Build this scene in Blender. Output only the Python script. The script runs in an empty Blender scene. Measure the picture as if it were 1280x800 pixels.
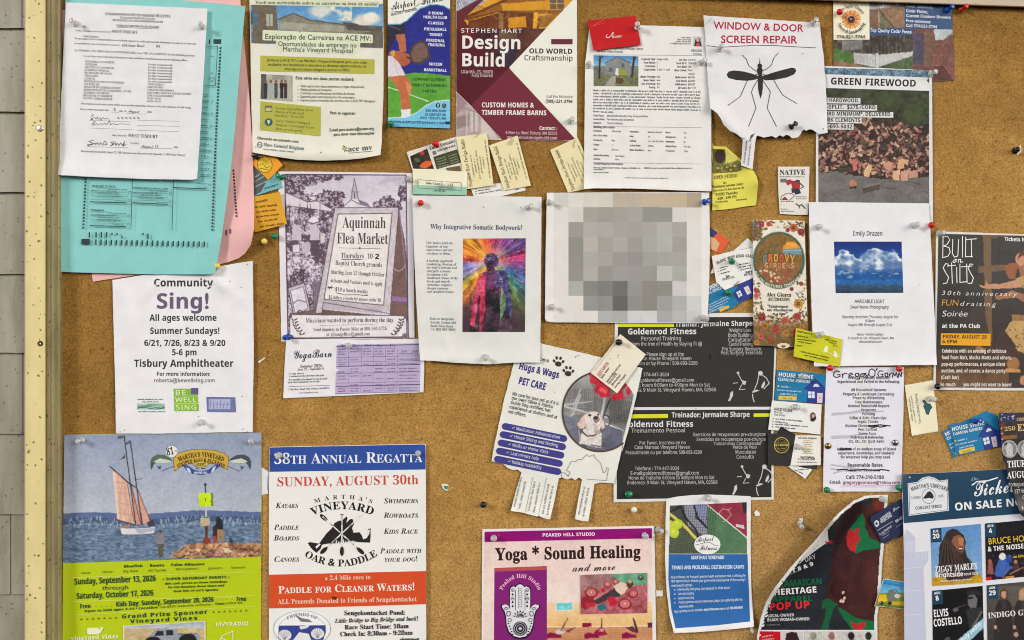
import bpy, math, random
import numpy as np
from mathutils import Matrix, Vector
from mathutils.geometry import delaunay_2d_cdt

SC = bpy.context.scene
COL = SC.collection
R = math.radians
rng = random.Random(7)

# ------------------------------------------------------------------ camera, sky, sun, exposure
PX = 0.00125          # metres per photograph pixel on the cork surface
D = 1300.0            # camera distance from the cork, millimetres
ZC = 1.5              # height of the board's middle above the ground
cam = bpy.data.cameras.new('camera')
cam.sensor_width = 36.0
cam.angle = 2 * math.atan(640 * PX / (D / 1000))
cam.clip_start, cam.clip_end = 0.01, 200
camo = bpy.data.objects.new('camera', cam)
camo.location = (0, -D / 1000, ZC)
camo.rotation_euler = (R(90), 0, 0)
COL.objects.link(camo)
SC.camera = camo

SUN_EL, SUN_AZ = 20, -51     # the light comes from the left, in front of the board
world = bpy.data.worlds.new('World')
SC.world = world
world.use_nodes = True
wn = world.node_tree
sky = wn.nodes.new('ShaderNodeTexSky')
sky.sky_type = 'NISHITA'
sky.sun_disc = False
sky.sun_elevation = R(SUN_EL)
sky.sun_rotation = R(180 + SUN_AZ)
sky.dust_density = 4.0
sky.ozone_density = 1.0
hs = wn.nodes.new('ShaderNodeHueSaturation')
hs.inputs['Saturation'].default_value = 0.35
wn.links.new(sky.outputs[0], hs.inputs['Color'])
wn.links.new(hs.outputs[0], wn.nodes['Background'].inputs[0])
wn.nodes['Background'].inputs[1].default_value = 0.10
sun = bpy.data.lights.new('sun', 'SUN')
sun.energy = 1.5
sun.angle = R(13)
sun.color = (1.0, 0.985, 0.965)
so = bpy.data.objects.new('sun', sun)
# direction the light travels: to the right, into the board, slightly down
dv = Vector((math.sin(R(-SUN_AZ)) * math.cos(R(SUN_EL)), math.cos(R(SUN_AZ)) * math.cos(R(SUN_EL)), -math.sin(R(SUN_EL))))
so.rotation_euler = dv.to_track_quat('-Z', 'Y').to_euler()
so.location = (-2, -3, 4)
COL.objects.link(so)
SC.view_settings.view_transform = 'Standard'
SC.view_settings.look = 'None'
SC.view_settings.gamma = 1
SC.view_settings.use_curve_mapping = False
SC.view_settings.exposure = 0.35
SC.cycles.filter_width = 1.05

# ------------------------------------------------------------------ colour and materials
def lin(c):
    c = np.asarray(c, float) / 255.0
    return np.where(c <= 0.04045, c / 12.92, ((np.maximum(c, 0) + 0.055) / 1.055) ** 2.4)

ALB = 0.98     # printed tone -> base colour
def alb(c):
    return np.clip(lin(np.clip(c, 0, 255)) * ALB, 0.004, 0.86)

def new_mat(name):
    m = bpy.data.materials.new(name)
    m.use_nodes = True
    return m, m.node_tree, m.node_tree.nodes['Principled BSDF']

def node(nt, t, **kw):
    n = nt.nodes.new(t)
    for k, v in kw.items():
        if k in n.inputs: n.inputs[k].default_value = v
        else: setattr(n, k, v)
    return n

def paper_mat(name, rough, spec, bump, mottle):
    m, nt, b = new_mat(name)
    at = node(nt, 'ShaderNodeAttribute', attribute_name='Col')
    tc = node(nt, 'ShaderNodeTexCoord')
    nz = node(nt, 'ShaderNodeTexNoise', Scale=38.0, Detail=5.0)
    nt.links.new(tc.outputs['Object'], nz.inputs['Vector'])
    mr = node(nt, 'ShaderNodeMapRange')
    mr.inputs['From Min'].default_value = 0.3; mr.inputs['From Max'].default_value = 0.7
    mr.inputs['To Min'].default_value = 1 - mottle; mr.inputs['To Max'].default_value = 1 + mottle * 0.4
    nt.links.new(nz.outputs['Fac'], mr.inputs['Value'])
    mx = node(nt, 'ShaderNodeVectorMath', operation='MULTIPLY')
    nt.links.new(at.outputs['Color'], mx.inputs[0]); nt.links.new(mr.outputs[0], mx.inputs[1])
    nt.links.new(mx.outputs[0], b.inputs['Base Color'])
    b.inputs['Roughness'].default_value = rough
    b.inputs['Specular IOR Level'].default_value = spec
    n2 = node(nt, 'ShaderNodeTexNoise', Scale=26.0, Detail=3.0)
    nt.links.new(tc.outputs['Object'], n2.inputs['Vector'])
    bp = node(nt, 'ShaderNodeBump', Strength=bump, Distance=0.004)
    nt.links.new(n2.outputs['Fac'], bp.inputs['Height'])
    nt.links.new(bp.outputs[0], b.inputs['Normal'])
    return m

M_PAPER = paper_mat('office_paper', 0.6, 0.25, 0.42, 0.05)
M_GLOSS = paper_mat('coated_card', 0.34, 0.3, 0.16, 0.025)

def plain_mat(name, c, rough=0.4, metal=0.0, trans=0.0, spec=0.5):
    m, nt, b = new_mat(name)
    tc = node(nt, 'ShaderNodeTexCoord')
    nz = node(nt, 'ShaderNodeTexNoise', Scale=900.0, Detail=2.0)
    nt.links.new(tc.outputs['Object'], nz.inputs['Vector'])
    rp = node(nt, 'ShaderNodeValToRGB')
    a = lin(c)
    rp.color_ramp.elements[0].color = (*(a * 0.85), 1); rp.color_ramp.elements[1].color = (*np.minimum(a * 1.1, 1), 1)
    nt.links.new(nz.outputs['Fac'], rp.inputs[0])
    nt.links.new(rp.outputs[0], b.inputs['Base Color'])
    b.inputs['Roughness'].default_value = rough
    b.inputs['Metallic'].default_value = metal
    b.inputs['Specular IOR Level'].default_value = spec
    b.inputs['Transmission Weight'].default_value = trans
    if trans: b.inputs['IOR'].default_value = 1.47
    return m

PINM = {
    'clear': plain_mat('clear_plastic', (240, 240, 238), 0.16, 0, 0.6),
    'red': plain_mat('red_plastic', (205, 28, 32), 0.22),
    'blue': plain_mat('blue_plastic', (20, 70, 165), 0.22),
    'green': plain_mat('green_plastic', (18, 125, 80), 0.25),
    'yellow': plain_mat('yellow_plastic', (225, 205, 90), 0.25),
    'white': plain_mat('white_plastic', (228, 226, 218), 0.25),
    'black': plain_mat('black_plastic', (26, 26, 28), 0.25),
    'brass': plain_mat('brass', (150, 132, 78), 0.3, 0.9),
    'silver': plain_mat('steel', (150, 150, 150), 0.28, 0.9),
}

# ------------------------------------------------------------------ photograph pixel + height -> world
def W(X, Y, h):
    X = np.asarray(X, float); Y = np.asarray(Y, float); h = np.asarray(h, float) + 0 * X
    k = PX * (1 - h / D)
    return np.stack([(X - 640) * k, -h / 1000.0, ZC + (400 - Y) * k], -1)

def link(name, me, mats, parent=None, smooth=True):
    o = bpy.data.objects.new(name, me)
    for m in (mats if isinstance(mats, (list, tuple)) else [mats]): me.materials.append(m)
    COL.objects.link(o)
    if parent: o.parent = parent
    if smooth and len(me.polygons):
        me.polygons.foreach_set('use_smooth', np.ones(len(me.polygons), bool))
    return o

def mesh_np(name, V, Tn, C=None):
    me = bpy.data.meshes.new(name)
    V = np.asarray(V, np.float32); Tn = np.asarray(Tn, np.int32)
    me.vertices.add(len(V)); me.vertices.foreach_set('co', V.ravel())
    me.loops.add(Tn.size); me.loops.foreach_set('vertex_index', Tn.ravel())
    me.polygons.add(len(Tn)); me.polygons.foreach_set('loop_start', np.arange(0, Tn.size, 3, dtype=np.int32))
    if C is not None:
        at = me.color_attributes.new('Col', 'FLOAT_COLOR', 'POINT')
        at.data.foreach_set('color', np.concatenate([C, np.ones((len(C), 1))], 1).astype(np.float32).ravel())
    me.update(calc_edges=True)
    me.validate()
    return me

def tag(o, label=None, cat=None, group=None, kind=None):
    if label: o['label'] = label
    if cat: o['category'] = cat
    if group: o['group'] = group
    if kind: o['kind'] = kind
    return o

# ------------------------------------------------------------------ noise
def _hash(i, j, s):
    n = (i.astype(np.int64) * 374761393 + j.astype(np.int64) * 668265263 + s * 974634541) & 0x7fffffff
    n = ((n ^ (n >> 13)) * 1274126177) & 0x7fffffff
    return ((n ^ (n >> 16)) & 0xffff) / 65535.0
def vnoise(x, y, s=0):
    i = np.floor(x); j = np.floor(y); fx = x - i; fy = y - j
    fx = fx * fx * (3 - 2 * fx); fy = fy * fy * (3 - 2 * fy)
    a = _hash(i, j, s); b = _hash(i + 1, j, s); c = _hash(i, j + 1, s); d = _hash(i + 1, j + 1, s)
    return (a * (1 - fx) + b * fx) * (1 - fy) + (c * (1 - fx) + d * fx) * fy
def fbm(x, y, s=0, o=4):
    t = 0; a = 0.5; n = 0
    for k in range(o):
        t = t + a * vnoise(x * 2 ** k, y * 2 ** k, s + k * 17); n += a; a *= 0.55
    return t / n
def inpoly(poly, X, Y):
    r = np.zeros(X.shape, bool); n = len(poly); j = n - 1
    for i in range(n):
        xi, yi = poly[i]; xj, yj = poly[j]
        c = (yi > Y) != (yj > Y)
        if yj != yi: r ^= c & (X < (xj - xi) * (Y - yi) / (yj - yi) + xi)
        j = i
    return r
def dseg(X, Y, p, q):
    dx, dy = q[0] - p[0], q[1] - p[1]
    L = dx * dx + dy * dy or 1e-9
    t = np.clip(((X - p[0]) * dx + (Y - p[1]) * dy) / L, 0, 1)
    return np.hypot(X - p[0] - t * dx, Y - p[1] - t * dy)
def Z(ox, oy, k):
    """coordinates read off an enlargement -> photograph pixels"""
    return lambda *p: [(ox + p[i] / k, oy + p[i + 1] / k) for i in range(0, len(p), 2)]

# ------------------------------------------------------------------ lettering
MAP = {'s': (0x1D5A0, 0x1D5BA, 0x1D7E2), 'S': (0x1D5D4, 0x1D5EE, 0x1D7EC), 'I': (0x1D63C, 0x1D656, 0x1D7EC),
       'r': (0x1D400, 0x1D41A, 0x1D7CE), 'R': (0x1D400, 0x1D41A, 0x1D7CE), 'i': (0x1D468, 0x1D482, 0x1D7CE),
       'c': (0x1D4D0, 0x1D4EA, None)}
MAP['B'] = MAP['S']; MAP['Q'] = MAP['R']
OFF = {'g': 0.006, 'G': 0.02, 's': 0.010, 'S': 0.008, 'I': 0.008, 'r': -0.002, 'R': 0.006, 'i': 0.002, 'c': 0.006, 't': -0.010, 'B': 0.026, 'Q': 0.02}
ALT = {'s': 0.010, 'S': 0.022, 'I': 0.022, 'r': 0.006, 'R': 0.018, 'i': 0.01, 'c': 0.006, 'g': 0.006, 'G': 0.02, 't': -0.010, 'B': 0.03, 'Q': 0.03}
def mapc(ch, f):
    if f in MAP:
        u, l, d = MAP[f]
        if 'A' <= ch <= 'Z': return chr(u + ord(ch) - 65), OFF[f]
        if 'a' <= ch <= 'z': return chr(l + ord(ch) - 97), OFF[f]
        if d and '0' <= ch <= '9': return chr(d + ord(ch) - 48), OFF[f]
        return ch, ALT[f]
    return ch, OFF[f]

GLY = {}     # (char, offset) -> (verts2d, tris, advance)
PENDING = [] # deferred lettering
def need(text, f):
    for ch in text:
        k = mapc(ch, f)
        if k not in GLY: GLY[k] = None
def embolden(v, t, off):
    """move a glyph's outline outwards (off > 0) or inwards"""
    if not off or not len(v): return v
    es = {}
    for a, b, c in t:
        ar = (v[b, 0] - v[a, 0]) * (v[c, 1] - v[a, 1]) - (v[b, 1] - v[a, 1]) * (v[c, 0] - v[a, 0])
        for p, q in (((a, b), (b, c), (c, a)) if ar > 0 else ((b, a), (c, b), (a, c))): es[(p, q)] = 1
    n = np.zeros_like(v)
    for p, q in es:
        if (q, p) in es: continue
        d = v[q] - v[p]; L = math.hypot(*d)
        if L > 1e-7:
            m = np.array((d[1], -d[0])) / L; n[p] += m; n[q] += m
    L = np.hypot(n[:, 0], n[:, 1]); k = np.where(L > 1e-6, np.minimum(2.0 / np.maximum(L, 1e-6), 1.6) / np.maximum(L, 1e-6), 0)
    return v + n * k[:, None] * off
def glyph_rows(chars, font):
    """one text object, one glyph to a line (alone, then between two H for its width), taken apart again by line"""
    n = 2 * len(chars) + 2
    c = bpy.data.curves.new('lettering', 'FONT')
    if font: c.font = font
    c.body = '\n'.join(['HH', 'H'] + chars + ['H' + ch + 'H' for ch in chars]); c.resolution_u = 3; c.fill_mode = 'FRONT'; c.space_line = 4.0
    o = bpy.data.objects.new('lettering', c); COL.objects.link(o)
    e = o.evaluated_get(bpy.context.evaluated_depsgraph_get()); me = e.to_mesh()
    v = np.zeros(len(me.vertices) * 3, np.float32); me.vertices.foreach_get('co', v); v = v.reshape(-1, 3)[:, :2].astype(float)
    me.calc_loop_triangles()
    t = np.zeros(len(me.loop_triangles) * 3, np.int32); me.loop_triangles.foreach_get('vertices', t); t = t.reshape(-1, 3)
    e.to_mesh_clear(); bpy.data.objects.remove(o); bpy.data.curves.remove(c)
    r = np.clip(np.round((0.35 - v[:, 1]) / 4.0), 0, n - 1).astype(int); rt = r[t[:, 0]]
    def row(i):
        ix = np.nonzero(r == i)[0]; inv = np.full(len(v), -1); inv[ix] = np.arange(len(ix))
        w = v[ix].copy(); w[:, 1] += 4.0 * i
        return w, inv[t[rt == i]]
    w0 = np.ptp(row(0)[0][:, 0]); caph = row(1)[0][:, 1].max(); m = len(chars)
    return caph, {ch: row(2 + i) + (np.ptp(row(2 + m + i)[0][:, 0]) - w0,) for i, ch in enumerate(chars)}
def make_glyphs():
    for f in OFF: need('H', f)
    base = {}
    plain = sorted({k[0] for k in GLY if ord(k[0]) < 0x1D000}); fancy = sorted({k[0] for k in GLY if ord(k[0]) >= 0x1D000})
    cap0, base = glyph_rows(plain, None)
    try:       # Blender's own symbol font; without it Blender finds the same glyphs by itself, only slower
        import os
        font = bpy.data.fonts.load(os.path.join(bpy.utils.system_resource('DATAFILES'), 'fonts', 'NotoSansMath-Regular.woff2'))
    except Exception: font = None
    _, fb = glyph_rows(fancy, font)
    k = cap0 / fb['\U0001D5DB'][0][:, 1].max()
    base.update({ch: (a * k, b, w * k) for ch, (a, b, w) in fb.items()})
    for ch, off in GLY:
        a, b, w = base[ch]; a = embolden(a, b, off)
        if len(b):     # drop slivers, turn every triangle the same way round
            p, q, r = a[b[:, 0]], a[b[:, 1]], a[b[:, 2]]
            ar = (q[:, 0] - p[:, 0]) * (r[:, 1] - p[:, 1]) - (q[:, 1] - p[:, 1]) * (r[:, 0] - p[:, 0])
            b = np.where((ar < 0)[:, None], b[:, ::-1], b)[np.abs(ar) > 4e-5]
        GLY[(ch, off)] = (a, b, w)
CAP = {}
def cap(f):
    if f not in CAP:
        v = GLY[mapc('H', f)][0]; CAP[f] = v[:, 1].max()
    return CAP[f]
def layout(text, f, sc, sp):
    """list of (glyph key, x, scale), total advance"""
    out = []; x = 0.0
    for ch in text:
        k = 1.0
        if sc and 'a' <= ch <= 'z': ch = ch.upper(); k = 0.78
        key = mapc(ch, f)
        out.append((key, x, k)); x += GLY[key][2] * k + sp + max(0, key[1])
    return out, max(x - sp, 1e-6)

# ------------------------------------------------------------------ one sheet of paper with what is printed on it
SHEETS = []
class Canvas:
    """a printed picture: a fine grid on the sheet whose vertices carry the ink"""
    def __init__(s, sh, quad, base, step=0.8, warp=1.0):
        s.sh = sh
        (ax, ay), (bx, by), (cx, cy), (dx, dy) = quad
        w = max(math.hypot(bx - ax, by - ay), math.hypot(cx - dx, cy - dy)); h = max(math.hypot(dx - ax, dy - ay), math.hypot(cx - bx, cy - by))
        nx, ny = max(3, int(w / step) + 1), max(3, int(h / step) + 1)
        u, v = np.meshgrid(np.linspace(0, 1, nx), np.linspace(0, 1, ny))
        s.u, s.v = u, v
        s.X = (ax * (1 - u) + bx * u) * (1 - v) + (dx * (1 - u) + cx * u) * v
        s.Y = (ay * (1 - u) + by * u) * (1 - v) + (dy * (1 - u) + cy * u) * v
        s.X0, s.Y0, s.warp = s.X, s.Y, warp     # shapes are drawn with a slightly uneven edge
        if warp: s.X, s.Y = s.X0 + (fbm(s.X0 / 3.1, s.Y0 / 3.1, 91, 3) - .5) * warp, s.Y0 + (fbm(s.X0 / 3.1, s.Y0 / 3.1, 92, 3) - .5) * warp
        s.C = np.zeros(u.shape + (3,)) + np.array(base, float)
        sh.lo += 0.035
        s.off = sh.lo
        s.keep = None
        sh.parts[sh.cur].append(('cv', s))
    def mixm(s, m, col, a=1.0):
        m = (m * a)[..., None]
        s.C = s.C * (1 - m) + np.array(col, float) * m
        return s
    def fill(s, poly, col, a=1.0): return s.mixm(inpoly(poly, s.X, s.Y).astype(float), col, a)
    def rect(s, x0, y0, x1, y1, col, a=1.0): return s.mixm(((s.X >= x0) & (s.X <= x1) & (s.Y >= y0) & (s.Y <= y1)).astype(float), col, a)
    def el(s, cx, cy, rx, ry, col, a=1.0, ang=0, soft=0.15):
        c, n = math.cos(R(ang)), math.sin(R(ang)); X = s.X - cx; Y = s.Y - cy
        d = np.hypot((X * c + Y * n) / rx, (-X * n + Y * c) / ry)
        return s.mixm(np.clip((1 - d) / soft + 0.5, 0, 1), col, a)
    def seg(s, pts, w, col, a=1.0):
        d = np.full(s.X.shape, 1e9)
        for p, q in zip(pts[:-1], pts[1:]): d = np.minimum(d, dseg(s.X, s.Y, p, q))
        return s.mixm(np.clip((w / 2 - d) / 0.7 + 0.5, 0, 1), col, a)
    def gy(s, y0, c0, y1, c1, poly=None):
        t = np.clip((s.Y - y0) / (y1 - y0), 0, 1)[..., None]
        c = np.array(c0, float) * (1 - t) + np.array(c1, float) * t
        m = ((s.Y >= y0 - .5) & (s.Y <= y1 + .5)) if poly is None else inpoly(poly, s.X, s.Y)
        s.C = np.where(m[..., None], c, s.C); return s
    def nz(s, sc, amp, seed=0, poly=None, sx=1.0, sy=1.0, tint=(1, 1, 1), o=4):
        n = (fbm(s.X / sc * sx, s.Y / sc * sy, seed, o) - 0.5) * 2 * amp
        m = 1.0 if poly is None else inpoly(poly, s.X, s.Y)
        s.C = s.C + (n * m)[..., None] * np.array(tint, float); return s
    def spots(s, n, box, r, cols, seed=0, asp=1.0):
        g = random.Random(seed)
        for _ in range(n):
            s.el(g.uniform(box[0], box[2]), g.uniform(box[1], box[3]), g.uniform(*r), g.uniform(*r) * asp, g.choice(cols), 1, g.uniform(0, 180), 0.5)
        return s
    def chips(s, n, box, size, cols, seed=0, ok=None, jit=25):
        g = random.Random(seed)
        for k in range(n):
            x = g.uniform(box[0], box[2]); y = box[1] + (box[3] - box[1]) * (k / n)
            if ok and not ok(x, y): continue
            a = g.uniform(-0.9, 0.9) + (1.57 if g.random() < .35 else 0); w = g.uniform(*size); h = w * g.uniform(.3, .62)
            c, q = math.cos(a), math.sin(a); b = g.choice(cols); j = g.uniform(-jit, jit)
            P = [(x + c * px - q * py, y + q * px + c * py) for px, py in ((-w, -h), (w, -h), (w * .9, h), (-w, h * .8))]
            s.fill([(a + w * .35, e + w * .45) for a, e in P], (44, 32, 30), .8); s.fill(P, [v + j for v in b])
        return s
    def only(s, poly): s.keep = inpoly(poly, s.X0, s.Y0); return s

def flat4(a):
    """two points given as pairs or as four numbers, then the rest"""
    o = []; a = list(a)
    while len(o) < 4:
        v = a.pop(0); o += list(v) if isinstance(v, (tuple, list)) else [v]
    return o + a

class Sheet:
    def __init__(s, name, label, cat, outline, h, col, curl=(), gloss=False, wave=0.35, group=None, step=6.0, sheet_name='sheet', wob=0.12):
        s.name, s.label, s.cat, s.outline, s.h, s.col = name, label, cat, outline, h, col
        s.curl, s.gloss, s.wave, s.group, s.step = curl, gloss, wave, group, step
        s.sheet_name = sheet_name; s.wob = wob
        s.ph = [rng.uniform(0, 6.28) for _ in range(4)]
        s.lo = 0.10; s.parts = {}; s.plabel = {}; s.under = {}; s.cur = None; s.lat = None
        SHEETS.append(s)
    def H(s, X, Y):
        """height of the sheet: its shape sampled on a lattice, so print and paper bend alike"""
        if s.lat is None:
            g = s.step; P = np.array(s.outline)
            s.lx = np.arange(math.floor(P[:, 0].min() / g) - 1, math.ceil(P[:, 0].max() / g) + 2) * g
            s.ly = np.arange(math.floor(P[:, 1].min() / g) - 1, math.ceil(P[:, 1].max() / g) + 2) * g
            s.lat = s.shape(*np.meshgrid(s.lx, s.ly))
        g = s.step
        u = np.clip((np.asarray(X, float) - s.lx[0]) / g, 0, len(s.lx) - 1.001); v = np.clip((np.asarray(Y, float) - s.ly[0]) / g, 0, len(s.ly) - 1.001)
        i = u.astype(int); j = v.astype(int); u = u - i; v = v - j; A = s.lat
        return (A[j, i] * (1 - u) + A[j, i + 1] * u) * (1 - v) + (A[j + 1, i] * (1 - u) + A[j + 1, i + 1] * u) * v
    def shape(s, X, Y):
        X = np.asarray(X, float); Y = np.asarray(Y, float)
        h = s.h + 0 * X
        w = s.wave; p = s.ph
        h = h + w * (np.sin(X / 17 + Y / 39 + p[0]) + np.sin(Y / 21 - X / 53 + p[1]) + 0.5 * np.sin((X + Y) / 9 + p[2])) / 1.6
        for c in s.curl:
            if c[0] == 'c':
                d = np.hypot(X - c[1], Y - c[2]); h = h + 1.3 * c[4] * np.clip(1 - d / c[3], 0, 1) ** 2
            elif c[0] == 'e':
                d = dseg(X, Y, (c[1], c[2]), (c[3], c[4])); h = h + 1.3 * c[6] * np.clip(1 - d / c[5], 0, 1) ** 2
            elif c[0] == 'r':
                d = dseg(X, Y, (c[1], c[2]), (c[3], c[4])); h = h + c[6] * np.clip(1 - d / c[5], 0, 1) ** 1.3
        return h
    def part(s, name, under=None):
        k = name; i = 2
        while k in s.parts: k = name + '#%d' % i; i += 1
        s.parts[k] = []; s.cur = k
        s.under[k] = under
        return s
    def P(s, poly, col):
        s.lo += 0.035; s.parts[s.cur].append(('poly', poly, col, s.lo)); return s
    def R(s, x0, y0, x1, y1, col): return s.P([(x0, y0), (x1, y0), (x1, y1), (x0, y1)], col)
    def E(s, cx, cy, rx, ry, col, ang=0, n=28):
        c, q = math.cos(R(ang)), math.sin(R(ang))
        return s.P([(cx + c * rx * math.cos(t) - q * ry * math.sin(t), cy + q * rx * math.cos(t) + c * ry * math.sin(t)) for t in [6.28318 * i / n for i in range(n)]], col)
    def L(s, pts, w, col, close=False):
        if close: pts = list(pts) + [pts[0]]
        s.parts[s.cur].append(('line', pts, w, col, s.lo + 0.06)); return s
    def ring(s, cx, cy, rx, ry, w, col, a0=0, a1=360):
        n = 40; return s.L([(cx + rx * math.cos(R(a0 + (a1 - a0) * i / n)), cy + ry * math.sin(R(a0 + (a1 - a0) * i / n))) for i in range(n + 1)], w, col)
    def T(s, text, *a, sc=None, sp=0.0):
        x0, y0, x1, y1, h, col, f, sk, sc_ = (flat4(a) + ['s', 0.0, False][len(flat4(a)) - 6:])[:9]
        sc = sc_ if sc is None else sc
        need(text.upper() if sc else text, f); need(text, f)
        s.parts[s.cur].append(('text', text, x0, y0, x1, y1, h, col, f, sk, sc, sp, s.lo + 0.06)); return s
    def A(s, text, cx, cy, rad, a0, a1, h, col, f='s', smile=False, sc=False):
        need(text.upper() if sc else text, f); need(text, f)
        s.parts[s.cur].append(('arc', text, cx, cy, rad, a0, a1, h, col, f, smile, sc, s.lo + 0.06)); return s
    def G(s, *a):
        x0, y0, x1, y1, h, col, seed = (flat4(a) + [None])[:7]
        """print too small to read: rows of letter-sized strokes"""
        g = random.Random(seed if seed is not None else int(x0 * 31 + y0 * 77))
        L = math.hypot(x1 - x0, y1 - y0); dx, dy = (x1 - x0) / L, (y1 - y0) / L; ux, uy = dy, -dx
        t = 0
        while t < L:
            n = g.randint(2, 9)
            for _ in range(n):
                if t > L - h * .3: break
                hh = h * g.choice((.68, .68, .72, 1.0)); w = h * .26
                for o in ((0,) if g.random() < .25 else (0, h * .32)):
                    q = [(t + o, 0), (t + o + w * .75, 0), (t + o + w * .75, hh), (t + o, hh)]; hh = h * .68
                    s.parts[s.cur].append(('flat', [(x0 + dx * a + ux * b, y0 + dy * a + uy * b) for a, b in q], col, s.lo + 0.06))
                b0 = g.choice((0, h * .3, h * .58))
                q = [(t, b0), (t + h * .55, b0), (t + h * .55, b0 + h * .14), (t, b0 + h * .14)]
                s.parts[s.cur].append(('flat', [(x0 + dx * a + ux * b, y0 + dy * a + uy * b) for a, b in q], col, s.lo + 0.06))
                t += h * .68
            t += h * .4
        return s
    def C(s, quad, base, step=0.8, warp=1.0): return Canvas(s, quad, base, step, warp)

def dens(poly, step, wob=0.0, g=None):
    out = []
    for i in range(len(poly)):
        p, q = poly[i], poly[(i + 1) % len(poly)]
        n = max(1, int(math.hypot(q[0] - p[0], q[1] - p[1]) / step))
        for k in range(n):
            t = k / n; a = (g.uniform(-wob, wob) if g and k else 0); b = (g.uniform(-wob, wob) if g and k else 0)
            out.append((p[0] + (q[0] - p[0]) * t + a, p[1] + (q[1] - p[1]) * t + b))
    return out
def tri_poly(poly, step, wob=0.0, g=None):
    bd = dens(poly, step, wob, g)
    n = len(bd); pts = [Vector(p) for p in bd]
    P = np.array(bd); x0, y0 = P.min(0); x1, y1 = P.max(0)
    if max(x1 - x0, y1 - y0) > step * 1.1:
        gx, gy = np.meshgrid(np.arange(math.ceil(x0 / step), x1 / step) * step, np.arange(math.ceil(y0 / step), y1 / step) * step)
        gx, gy = gx.ravel(), gy.ravel()
        ins = inpoly(bd, gx, gy)
        d = np.full(gx.shape, 1e9)
        for i in range(n): d = np.minimum(d, dseg(gx, gy, bd[i], bd[(i + 1) % n]))
        ins &= d > step * .3
        pts += [Vector((a, b)) for a, b in zip(gx[ins], gy[ins])]
    v, e, f, *_ = delaunay_2d_cdt(pts, [(i, (i + 1) % n) for i in range(n)], [], 1, 1e-5)
    return np.array([(a.x, a.y) for a in v]), np.array([t for t in f if len(t) == 3], int), n

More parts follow.
